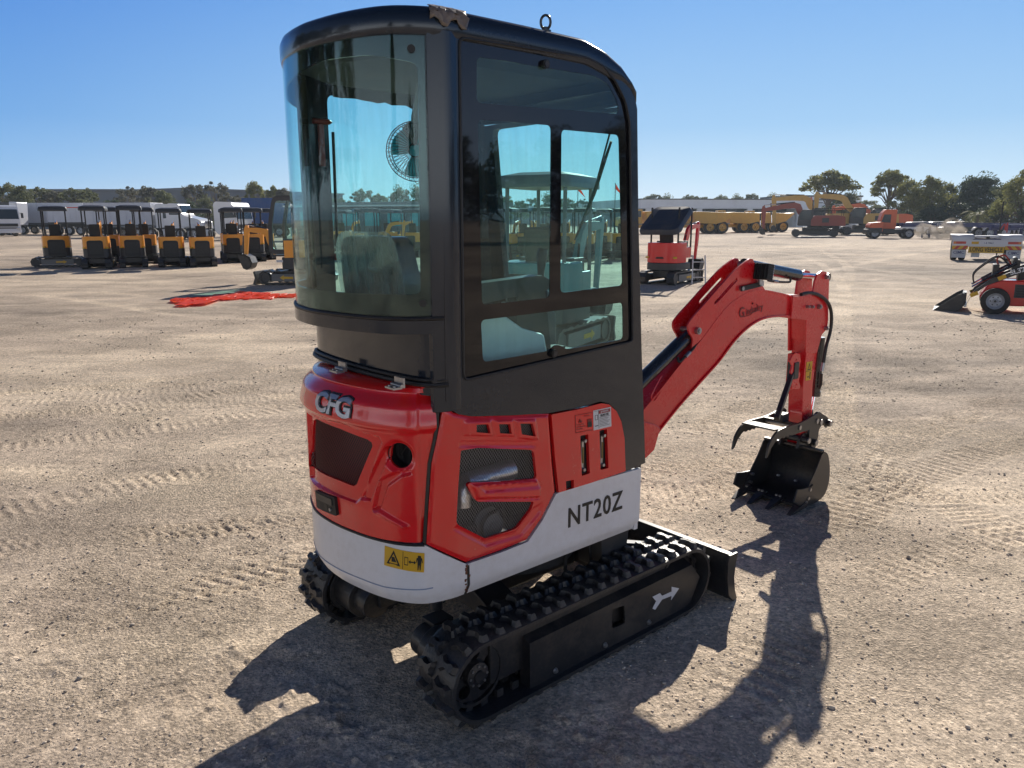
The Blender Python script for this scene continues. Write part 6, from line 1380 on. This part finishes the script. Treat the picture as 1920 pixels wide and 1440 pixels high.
# ---- orange terminal tractor
r = empty('terminal_tractor', (0, 0, 0), 0, 'orange terminal tractor hooked to a blue skeletal trailer', 'tractor')
b = MB(); b.prism([(1.5, .7), (1.6, 1.35), (1.4, 1.6), (.3, 1.7), (.3, .7)], -1.15, 1.15, M['hit'], 'y'); b.v = b.v; b.box((1.0, 0, .85), (1.3, 2.34, .5), M['dgrey']); kid(b, 'bonnet', r, .05)
b = MB(); b.prism(rnd_poly([(-1.1, 1.0), (-1.1, 2.95), (.0, 2.95), (.3, 2.6), (.55, 1.55), (.4, 1.0)], .08), -1.1, .25, M['hit'], 'y'); c = kid(b, 'cab', r, .04)
b = MB(); b.prism([(-.55, 1.6), (-.55, 2.45), (.1, 2.45), (.35, 1.65)], -1.115, -1.095, M['win'], 'y'); kid(b, 'side_window', c); b = MB(); b.prism([(-.55, 1.6), (-.55, 2.45), (.1, 2.45), (.35, 1.65)], .245, .265, M['win'], 'y'); kid(b, 'side_window', c)
b = MB(); b.box((-1.12, -.45, 2.2), (.04, .8, .8), M['win']); kid(b, 'rear_window', c)
b = MB(); b.box((-.9, 0, .75), (4.2, .9, .35), M['dgrey']); b.box((-.6, -.8, .75), (1.2, .5, .7), M['dgrey']); kid(b, 'chassis', r)
b = MB(); b.box((1.7, 0, .7), (.2, 2.3, .5), M['dgrey']); kid(b, 'front_bumper', r, .03)
for x in (1.0, -2.2):
    for s_ in (-1, 1): wheel(r, x, s_ * 1.0, .52, .35)
put(r, colx(1655, 72), 72, 166, s=.88)
def skeletal(label, L=11.5, name='skeletal_trailer'):
    r = empty(name, (0, 0, 0), 0, label, 'trailer')
    for y in (-.45, .45): b = MB(); b.box((-L / 2, y, 1.22), (L, .14, .36), M['navy']); kid(b, 'rail', r)
    b = MB()
    for i in range(5): b.box((-L * (i + .1) / 4.4, 0, 1.28), (.18, 2.4, .16), M['navy'])
    kid(b, 'cross_beam', r)
    for i in range(3):
        for s_ in (-1, 1):
            wheel(r, -L + 1.2 + 1.3 * i, s_ * 1.0, .50, .34)
            b = MB(); b.tube([(-L + 1.2 + 1.3 * i + .6 * math.cos(a), s_ * 1.0, .52 + .58 * math.sin(a)) for a in [R_(20 + 20 * j) for j in range(8)]], .03, M['labelw'], 4); b.v = [(x, y + (.15 if y > s_ * 1.0 else -.15), z) for x, y, z in b.v]; kid(b, 'mudguard', r)
    for s_ in (-.7, .7): b = MB(); b.box((-2.6, s_, .6), (.14, .14, 1.1), M['navy']); kid(b, 'support_leg', r)
    return r
s0 = skeletal('blue skeletal trailer pulled by the orange terminal tractor'); put(s0, colx(1680, 72.2), 72.2, 176)
text('maker_lettering', 'CIMC', .3, M['labelw'], frame((-3.2, .525, 1.22), (-1, 0, 0), (0, 0, 1)), s0, .004, .006)
# ---- parked cars by the trees
def car(label, m, px, Y, yaw):
    r = empty('parked_car', (0, 0, 0), 0, label, 'car', None)
    b = MB(); b.prism(rnd_poly([(2.2, .35), (2.25, .75), (1.2, .98), (.6, 1.42), (-1.2, 1.48), (-2.1, 1.0), (-2.2, .35)], .15), -.86, .86, M[m], 'y'); c = kid(b, 'body', r, .06)
    for s_ in (-1, 1): b = MB(); b.prism([(1.0, 1.0), (.55, 1.36), (-1.1, 1.40), (-1.7, 1.02)], s_ * .86 - .012, s_ * .865 + .012, M['win'], 'y'); kid(b, 'side_window', c)
    for x in (1.35, -1.35):
        for s_ in (-1, 1): wheel(r, x, s_ * .78, .33, .22)
    put(r, colx(px, Y), Y, yaw)
car('white parked car under the trees, just right of the orange tractor', 'trw', 1712, 92, 172); car('dark parked car under the trees, right of the white car', 'dgrey', 1790, 96, 180); car('pale grey parked car under the trees, behind the white one', 'rim', 1748, 98, 180); car('silver parked car between the two yellow diggers', 'rim', 1562, 100, 180)
# ---- dust cloud behind the trailer wheels
m = bpy.data.materials.new('dust'); m.use_nodes = True; N, L = m.node_tree.nodes, m.node_tree.links; N.clear(); out = N.new('ShaderNodeOutputMaterial'); pv = N.new('ShaderNodeVolumePrincipled'); pv.inputs['Color'].default_value = (.85, .74, .62, 1); pv.inputs['Anisotropy'].default_value = .2
tc = N.new('ShaderNodeTexCoord'); nz = N.new('ShaderNodeTexNoise'); nz.inputs['Scale'].default_value = 1.1; nz.inputs['Detail'].default_value = 4; L.new(tc.outputs['Object'], nz.inputs['Vector']); mr = N.new('ShaderNodeMapRange'); mr.inputs[1].default_value = .42; mr.inputs[2].default_value = .7; mr.inputs[3].default_value = 0; mr.inputs[4].default_value = 2.4; L.new(nz.outputs[0], mr.inputs[0]); L.new(mr.outputs[0], pv.inputs['Density']); L.new(pv.outputs[0], out.inputs['Volume'])
b = MB(); b.sphere((0, 0, .7), 1, m, 20, (2.4, 1.0, .85)); b.v = [(x + .3 * z, y, max(z, .02) * (1.0 + .25 * math.sin(x * 2.1)) + .25 * max(0, x * .3)) for x, y, z in b.v]
o = b.build('dust_cloud'); o.location = (colx(1758, 69.5), 69.5, 0); tag(o, 'pale dust cloud blowing up beside the blue trailer wheels', 'dust', kind='stuff')
# ---- rear of the long vehicle, 31 m away
r = empty('trailer_dolly', (0, 0, 0), 0, 'low white trailer tail with a LONG VEHICLE board and red striped markers', 'trailer')
# local: x right, y away, z up
for s_ in (-1, 1):
    b = MB(); b.prism([(-.0, .88), (.15, 1.06), (1.1, 1.10), (1.1, 1.04), (.2, 1.00), (.06, .84)], s_ * .88 - .42, s_ * .88 + .42, M['labelw'], 'x') if False else b.loft([[Vector((s_ * .88 - .42, y_, z_)) for y_, z_ in ((0, .84), (.10, 1.04), (1.2, 1.08), (1.3, .8))], [Vector((s_ * .88 + .42, y_, z_)) for y_, z_ in ((0, .84), (.10, 1.04), (1.2, 1.08), (1.3, .8))]], M['labelw'], closed=False, caps=False); o = kid(b, 'mudguard', r, .0); q_ = o.modifiers.new('t', 'SOLIDIFY'); q_.thickness = .02
    b = MB(); b.box((s_ * .98, -.01, .28), (.52, .02, .34), M['rim']); fl = kid(b, 'mud_flap', r, .01); text('flap_lettering', 'CIMC', .12, M['navy'], frame((s_ * .98, -.022, .33), (1, 0, 0), (0, 0, 1)), fl, .002, .004)
    b = MB(); b.box((s_ * .98, -.03, .74), (.46, .04, .10), M['lred']); b.box((s_ * 1.16, -.034, .74), (.10, .04, .08), M['lamb']); kid(b, 'tail_lamp', r, .008)
    b = MB(); b.box((s_ * .95, -.03, .54), (.58, .02, .15), M['yellow']); mk = kid(b, 'hazard_marker', r)
    b = MB()
    for i in range(2): x0_ = s_ * .95 - .24 + i * .28; k_ = .12 * s_ * -1; b.add([Vector((x0_ + (0 if s_ < 0 else .13), -.0415, .466)), Vector((x0_ + .13 + (0 if s_ < 0 else .13) - (0), -.0415, .466)), Vector((x0_ + .26 - (0 if s_ < 0 else .26) + (0 if s_ < 0 else .13), -.0415, .614)), Vector((x0_ + .13 - (0 if s_ < 0 else .26) + (0 if s_ < 0 else .13), -.0415, .614))], [(0, 1, 2, 3)], M['lred'])
    kid(b, 'hazard_stripes', mk)
    for y_ in (.5,): 
        for q_ in (-.14, .16): wheel_ = MB(); wheel_.lathe((s_ * .98 + q_, y_ + .05, .5), (1, 0, 0), [(.2, -.12), (.46, -.12), (.5, -.09), (.5, .09), (.46, .12), (.2, .12)], M['tyre'], 24); kid(wheel_, 'wheel', r)
b = MB(); b.box((0, 0, .72), (2.5, .06, .30), M['labelw']); b.box((0, .3, .84), (1.0, .6, .12), M['navy']); kid(b, 'tail_beam', r, .01)
b = MB(); b.lathe((0, .35, .93), (0, 0, 1), [(0, .10), (.46, .10), (.50, .06), (.48, .0), (0, 0)], M['labelw'], 28); b.box((0, -.1, .97), (.12, .3, .07), M['ink']); kid(b, 'turntable', r)
b = MB(); b.box((0, -.045, .455), (1.28, .03, .26), M['yellow']); bd = kid(b, 'sign_board', r); text('sign_lettering', 'LONG VEHICLE', .175, M['ink'], frame((0, -.062, .455), (1, 0, 0), (0, 0, 1)), bd, .001, .005, .70)
b = MB(); b.box((-.42, -.04, .74), (.26, .02, .10), M['yellow']); kid(b, 'small_plate', r); b = MB(); b.box((.06, -.04, .73), (.36, .02, .11), M['trw']); pl_ = kid(b, 'number_plate', r); text('plate_lettering', '1-B 9862', .07, M['navy'], frame((.06, -.052, .73), (1, 0, 0), (0, 0, 1)), pl_, .001, .001)
b = MB(); b.box((0, 1.4, .62), (.9, 2.5, .2), M['navy']); b.box((-.35, .2, .24), (.3, .1, .2), M['rim']); kid(b, 'chassis', r)
r.location = (colx(1846, 32.5), 32.5, 0); r.rotation_euler = (0, 0, R_(-26))
s1 = copy_tree(s0); put(s1, colx(1868, 48), 48, -134, 'pale skeletal trailer standing right behind the LONG VEHICLE tail')
s2 = copy_tree(s0); put(s2, colx(1985, 46), 46, -134, 'skeletal trailer at the right edge of the photo')
# red service hoses standing on the trailer
r = empty('hose_stand', (colx(1868, 36), 36, 0), 0, 'dark pole with red hoses rising above the LONG VEHICLE tail', 'hose stand'); b = MB(); b.cyl((0, 0, 0), (0, 0, 2.5), .03, M['ink'], 8); kid(b, 'pole', r)
b = MB(); b.tube(smooth_line([(0, 0, 1.2), (.2, 0, 1.5), (.25, 0, 1.2), (.32, 0, 1.55), (.34, 0, 1.1)]), .025, M['lred'], 6); kid(b, 'hose', r)
# ---- small red and black loader at the right
r = empty('mini_loader', (0, 0, 0), 0, 'small red and black skid loader with its bucket on the ground', 'loader')
# local: x forward
def wh(x, y): wheel(r, x, y, .235, .16)
for x in (.36, -.42):
    for y in (-.46, .46): wh(x, y)
b = MB(); b.prism([(.62, .30), (.50, .52), (.30, .60), (-.75, .60), (-.80, .16), (.50, .14)], -.36, .36, M['red'], 'y'); c = kid(b, 'body', r, .02)
for s_ in (-1, 1):
    b = MB(); b.box((-.30, s_ * .361, .42), (.76, .006, .24), M['dgrey'])
    for i in range(5): b.box((-.30, s_ * .367, .33 + i * .045), (.7, .010, .018), M['ink'])
    kid(b, 'side_vent', c)
b = MB(); b.box((-.35, 0, .70), (.8, .60, .22), M['ink']); kid(b, 'engine_cover', r, .03)
b = MB(); b.prism([(.35, .60), (.05, .60), (-.80, .86), (-.80, .62), (-.3, .62)], -.36, -.34, M['red'], 'y'); b.prism([(.35, .60), (.05, .60), (-.80, .86), (-.80, .62), (-.3, .62)], .34, .36, M['red'], 'y'); kid(b, 'side_cover', c)
for y in (-.40, .40):
    P = [(.80, .16), (.72, .36), (.50, .56), (.0, .80), (-.85, 1.10)]; w_ = .055; up2 = [(x - .02, z + w_) for x, z in P]; dn2 = [(x + .02, z - w_) for x, z in P][::-1]
    b = MB(); b.prism(up2 + dn2, y - .035, y + .035, M['frame'], 'y'); a_ = kid(b, 'lift_arm', r, .006)
    if y > 0: text('model_lettering', 'SL323TZ', .085, M['labelw'], frame((-.02, y + .037, .815), (-1, 0, .35), (.35, 0, 1)), a_, .001, .003)
    else: text('model_lettering', 'SL323TZ', .085, M['labelw'], frame((-.02, y - .037, .815), (1, 0, -.35), (.35, 0, 1)), a_, .001, .003)
    s_ = 1 if y > 0 else -1
    for q_ in ((.30, .66), (.70, .34)): b = MB(); b.box((q_[0], y + s_ * .038, q_[1]), (.13, .004, .07), M['yellow'], Matrix.Rotation(R_(28), 3, 'Y')); kid(b, 'sticker', a_)
    b = MB(); b.cyl((.10, y * .8, .92), (.60, y * .8, .58), .028, M['rod'], 10); b.cyl((.60, y * .8, .58), (.75, y * .8, .47), .016, M['chrome'], 8); kid(b, 'tilt_cylinder', r)
    b = MB(); b.tube(smooth_line([(.20, y * .7, .86), (.38, y * .6, 1.02), (.56, y * .5, .90), (.74, y * .5, .70), (.72, y * .5, .52)]), .014, M['gasket'], 6); kid(b, 'hydraulic_hose', r)
b = MB(); b.tube(smooth_line([(.15, .1, .84), (.28, .1, 1.04), (.40, .1, .98), (.36, .1, .84)]), .014, M['lred'], 6); kid(b, 'hydraulic_hose', r)
b = MB(); b.box((.10, 0, .86), (.12, .5, .22), M['frame']); b.cyl((.12, -.2, .98), (.12, .2, .98), .04, M['frame'], 10); b.box((.40, 0, .78), (.10, .4, .2), M['frame']); kid(b, 'cross_member', r, .01)
b = MB(); b.prism([(.87, .08), (.84, .33), (.87, .35), (.885, .33), (.90, .10), (.95, .035), (1.34, .012), (1.34, .0), (.93, .015)], -.44, .44, M['frame'], 'y'); bk = kid(b, 'bucket', r, .004)
for y in (-.45, .44): b = MB(); b.prism([(.86, .08), (.83, .33), (.88, .355), (.98, .30), (1.33, .02), (1.33, .0), (.93, .012)], y, y + .012, M['frame'], 'y'); kid(b, 'bucket_side', bk)
b = MB(); b.box((.84, 0, .22), (.05, .5, .26), M['frame']); b.cyl((.82, -.46, .12), (.82, .46, .12), .025, M['steel'], 12); kid(b, 'quick_hitch', r)
b = MB(); b.prism([(-.78, .60), (-.60, .60), (-.62, 1.25), (-.70, 1.25)], -.06, .06, M['ink'], 'y'); kid(b, 'control_tower', r, .01)
put(r, colx(1904, 14.2), 14.2, 150, s=1.0)

# ================================================================ TREES
def leaf_cloud(b, c, r, n, size, m, flat=.75, rnd=random):
    vs, fs = [], []
    for i in range(n):
        u = Vector((rnd.gauss(0, 1), rnd.gauss(0, 1), rnd.gauss(0, 1))).normalized() * (rnd.random() ** .35); p = c + Vector((u.x * r, u.y * r, u.z * r * flat))
        a = Vector((rnd.uniform(-1, 1), rnd.uniform(-1, 1), rnd.uniform(-1, 1))).normalized(); q = a.orthogonal().normalized(); s_ = size * rnd.uniform(.6, 1.4); k = len(vs)
        q2 = a.cross(q); vs += [p + q * s_, p + q2 * s_ * .5, p - q * s_, p - q2 * s_ * .5]; fs.append((k, k + 1, k + 2, k + 3))
    b.add(vs, fs, m)
def make_tree(h, spread, style, m, seed, clumps=16, leaves=130, size=.20):
    """style 'gum': bare limbs ending in separate clumps; 'bush': dense crown"""
    rn = random.Random(seed); t = MB(); cr = MB(); th_ = h * (.50 if style == 'gum' else .25)
    lean = Vector((rn.uniform(-.06, .06) * h, rn.uniform(-.06, .06) * h, 0)); top = Vector((lean.x, lean.y, th_)); r0 = h * .022
    t.tube([Vector((0, 0, -.1)), top * .5 + Vector((rn.uniform(-.1, .1), 0, 0)), top], r0, M['bark'], 7, [r0 * 1.3, r0, r0 * .8])
    for i in range(clumps):
        a = i * 2.399 + rn.uniform(-.3, .3); f = (i + .5) / clumps; rad = spread * (math.sqrt(f) if style == 'gum' else f ** .6) * rn.uniform(.75, 1.08)
        zc = h * (.97 - (.30 if style == 'gum' else .60) * f ** (1.3 if style == 'gum' else 1.0)) * rn.uniform(.9, 1.03); c = Vector((lean.x + rad * math.cos(a), lean.y + rad * math.sin(a), min(zc, h * .97)))
        mid_ = top.lerp(c, .5) + Vector((0, 0, -.05 * h * rn.random())); t.tube([top * rn.uniform(.75, 1), mid_, c], r0 * .4, M['bark'], 5, [r0 * .55, r0 * .3, r0 * .1])
        rr_ = h * (.088 if style == 'gum' else .15) * rn.uniform(.7, 1.3)
        for q_ in range(3): leaf_cloud(cr, c + Vector((rn.uniform(-1, 1), rn.uniform(-1, 1), rn.uniform(-.5, .5))) * rr_ * .8, rr_ * rn.uniform(.5, .85), leaves // 3, size, m, .7, rn)
    return t, cr
PROT = {}
def tree(px, Y, h, kind, label, group, spread=None, seed=0):
    styles = {'gum': ('gum', 'leaf_d', .36, 15), 'gum2': ('gum', 'leaf_a', .40, 18), 'tall': ('gum', 'leaf_b', .30, 24), 'bush': ('bush', 'leaf_b', .42, 26), 'dark': ('bush', 'leaf_c', .44, 28), 'olive': ('bush', 'leaf_a', .42, 24)}
    st, lm, sprd, cl = styles[kind]; key = (kind, seed % 3)
    if key not in PROT:
        t, cr = make_tree(10, 10 * sprd, st, M[lm], hash(kind) % 7 * 0 + len(kind) * 10 + seed, cl, 210 if st == 'bush' else 170, .22); root = empty('gum_tree' if st == 'gum' else 'leafy_tree'); t.build('trunk', root); o = cr.build('crown', root, 0, 30); PROT[key] = root
    else: root = copy_tree(PROT[key])
    root.location = (colx(px, Y), Y, 0); s_ = h / 10; root.scale = (s_ * (spread or 1), s_ * (spread or 1), s_); root.rotation_euler = (0, 0, seed * 1.7 + px * .01); tag(root, label, 'tree', group); return root
def th(py, Y): return hgt(py, Y)
GL = 'gum trees along the left skyline'
for i, (px, Y, py, kd, lb, sp) in enumerate([
 (6, 128, 350, 'gum2', 'gum tree at the very left edge of the skyline', 1), (28, 120, 344, 'gum2', 'tall gum right of the one at the left edge', .9), (52, 118, 346, 'olive', 'dense grey-green gum above the pale box trailer, left one', .8), (80, 122, 352, 'gum2', 'gum with two round crowns above the box trailer', .9), (98, 126, 353, 'gum', 'thin gum just left of a gap of sky', .8),
 (118, 122, 357, 'gum', 'low gum above the first orange canopy, left of the second', .9), (145, 120, 354, 'gum2', 'gum above the gap between first and second orange canopies', .9), (170, 124, 354, 'gum2', 'gum at the left end of the warehouse roof', .8), (160, 112, 372, 'olive', 'low bushy tree in front of the warehouse left end', 1.2),
 (250, 135, 350, 'gum', 'open gum in front of the warehouse, left of its corner', 1), (287, 130, 349, 'gum', 'double-topped gum just left of the warehouse corner', 1), (312, 126, 355, 'olive', 'dense gum covering the warehouse corner', .9), (222, 120, 374, 'dark', 'low dark shrubby tree against the warehouse wall', 1.1), (360, 116, 377, 'dark', 'small dark tree behind the bonneted truck', .8),
 (371, 140, 345, 'gum', 'flat-topped gum right of the warehouse corner', .8), (409, 140, 341, 'gum', 'tallest flat-topped gum on the left skyline', 1), (392, 124, 372, 'olive', 'low olive tree under the flat-topped gums', 1.1), (432, 130, 366, 'gum', 'small gum right of the tallest flat-topped one', .9), (455, 135, 366, 'gum', 'small gum left of the bare sparse tree', .9), (481, 130, 341, 'tall', 'sparse see-through gum left of the cab excavator', .6), (500, 132, 367, 'gum', 'small gum under the sparse ones', .8), (516, 135, 350, 'tall', 'wispy gum right of the sparse see-through one', .6), (534, 128, 352, 'gum', 'dark gum beside the left edge of the cab', .8), (425, 110, 392, 'olive', 'low scrubby tree behind the prime mover', 1.3), (560, 128, 372, 'gum', 'gum seen through the left edge of the rear glass', .9)]):
    tree(px, Y, th(py, Y), kd, lb, GL, sp, i)
GT = 'trees seen through the cab glass'
for i, (px, Y, py, kd, lb, sp) in enumerate([(640, 110, 372, 'gum2', 'dark tree at the left end of the rear glass', .9), (683, 108, 355, 'gum2', 'round-topped gum in the middle of the rear glass', .9), (716, 112, 362, 'tall', 'thin pale gum right of the round-topped one', .7), (752, 106, 353, 'olive', 'dense gum below the fan cage', .8), (785, 108, 352, 'olive', 'dense gum at the right edge of the rear glass', .9), (660, 100, 384, 'dark', 'low dark tree behind the site office', 1.3), (735, 100, 380, 'dark', 'low dark tree over the seat back', 1.3),
   (942, 170, 366, 'gum2', 'gum beside the left pillar in the door glass', .9), (978, 190, 375, 'olive', 'small round tree left of the grey canopy post', .9), (1000, 190, 372, 'gum2', 'gum between the grey canopy posts', .9), (1026, 180, 366, 'olive', 'broad tree left of the door mullion', 1), (1060, 200, 372, 'gum2', 'tree just right of the door mullion', .9), (1092, 210, 373, 'gum', 'small gum near the left flag', .9)]):
    tree(px, Y, th(py, Y), kd, lb, GT, sp, i)
GR = 'trees along the right side of the yard'
for i, (px, Y, py, kd, lb, sp) in enumerate([
 (1548, 130, 321, 'tall', 'wide gum standing over the red bottle sign', 1.35), (1590, 128, 362, 'olive', 'round green tree right of the wide gum', 1.2), (1570, 140, 368, 'dark', 'darker tree under the wide gum', 1.1), (1622, 170, 376, 'gum2', 'distant low tree in the gap of sky', 1.4),
 (1657, 118, 320, 'tall', 'tall slender gum left of the dense row', .95), (1640, 150, 384, 'olive', 'distant bushy tree below the slender gum', 1.3), (1700, 112, 338, 'bush', 'green tree behind the parked white car', .85), (1738, 108, 329, 'bush', 'broad yellow-green tree, tallest over the trailer', .95), (1722, 118, 366, 'dark', 'dark understorey tree behind the skeletal trailer', 1.4), (1771, 112, 345, 'bush', 'yellow-green tree right of the broad one', .8),
 (1805, 110, 337, 'dark', 'dark tree left of the tallest dark crown', .85), (1838, 108, 328, 'dark', 'tallest dark crowned tree at the right', .9), (1780, 106, 378, 'dark', 'low dark tree above the dust cloud', 1.6), (1862, 104, 350, 'dark', 'dark tree between the tall dark crown and the edge tree', .9), (1905, 92, 318, 'bush', 'big yellow-green tree at the right edge', .8), (1885, 96, 345, 'olive', 'olive tree just left of the right edge tree', .8), (1700, 102, 395, 'dark', 'clipped round dark bush by the parked car', 1.2), (1855, 98, 385, 'dark', 'low dark tree behind the palm', 1.6), (1935, 90, 360, 'dark', 'dark tree cut off by the right edge', 1), (1745, 104, 388, 'dark', 'low dark tree in the shade of the row', 1.6)]):
    tree(px, Y, th(py, Y), kd, lb, GR, sp, i)
for i in range(9):
    px = [1462, 1440, 1405, 1380, 1350, 1320, 1290, 1250, 1225][i]; tree(px, 240, th([366, 367, 364, 367, 366, 368, 366, 368, 365][i], 240), ['gum2', 'olive'][i % 2], 'treetop %s behind the white-fascia roof' % ['furthest right', 'second from the right', 'third from the right', 'over the right-hand bays', 'over the middle of the roof', 'left of the middle', 'over the red excavator', 'right of the dark canopy', 'above the dark canopy'][i], 'treetops behind the long roof', 1.0, i)
# palm
r = empty('palm_tree', (colx(1829, 95), 95, 0), 0, 'palm with drooping fronds in front of the dark trees', 'palm'); b = MB(); b.tube([(0, 0, 0), (.05, 0, 1.3), (0, 0, 2.3)], .16, M['bark'], 8); kid(b, 'trunk', r); b = MB()
for k in range(22):
    a = k * 2.4; el = .9 - .05 * k; P = [Vector((math.cos(a) * (1.9 * t), math.sin(a) * (1.9 * t), 2.3 + 1.5 * t * el * 1.4 - 1.7 * t * t)) for t in [j / 7 for j in range(8)]]
    for p, q in zip(P, P[1:]):
        d_ = (q - p).normalized(); sd_ = d_.cross(Vector((0, 0, 1))).normalized()
        for e in (-1, 1):
            for f in (.0, .5): o_ = p.lerp(q, f); b.add([o_, o_ + d_ * .06, o_ + sd_ * e * .42 + d_ * .22 + Vector((0, 0, -.22))], [(0, 1, 2)], M['leaf_b'])
kid(b, 'frond_crown', r)
# trees at the camera's back, mirrored in the cab's glass
MIR = [(-22, 9, 9.5, 'dark', 'dark tree off to the left, left of the tallest one'), (-29, 16, 12, 'dark', 'dark tree off to the left, furthest from the photographer'), (-26, 7, 11, 'dark', 'tall dark tree off to the left, mirrored at the top of the rear glass'), (-27, 11, 12, 'bush', 'leafy tree off to the left, mirrored next to the tall dark one'), (-24, 3, 10, 'dark', 'dark tree off to the left, nearest the photographer'), (-30, -4, 12, 'olive', 'olive tree off to the left, behind the other three'),
 (-14, -34, 12, 'dark', 'dark tree behind the photographer on the left'), (4, -46, 9, 'olive', 'olive tree behind the photographer'),
 (52, -2, 7.5, 'dark', 'dark tree mirrored at the right edge of the door glass'), (54, -6, 6.6, 'olive', 'olive tree mirrored right of the door mullion'), (50, -9.5, 7.2, 'dark', 'dark tree mirrored over the door mullion'), (53, -13, 6.4, 'bush', 'leafy tree mirrored beside the left pillar'), (49, -17, 7, 'dark', 'dark tree mirrored at the left edge of the door glass'), (56, 2, 8, 'olive', 'olive tree mirrored by the front edge of the cab')]
for i, (x, y, h_, kd, lb) in enumerate(MIR):
    o = tree(960, 50, h_, kd, lb, 'trees outside the view, mirrored in the glass', 1.0 if x > 0 else .6, i); o.location = (x, y, 0)
# ================================================================ AIR
m = bpy.data.materials.new('haze'); m.use_nodes = True; N, L = m.node_tree.nodes, m.node_tree.links; N.clear(); out = N.new('ShaderNodeOutputMaterial'); pv = N.new('ShaderNodeVolumePrincipled')
pv.inputs['Color'].default_value = (.72, .86, 1, 1); pv.inputs['Density'].default_value = .00035; pv.inputs['Anisotropy'].default_value = .3; L.new(pv.outputs[0], out.inputs['Volume'])
b = MB(); b.box((0, 0, 15), (8600, 8600, 32), m); o = b.build('haze'); o['kind'] = 'stuff'
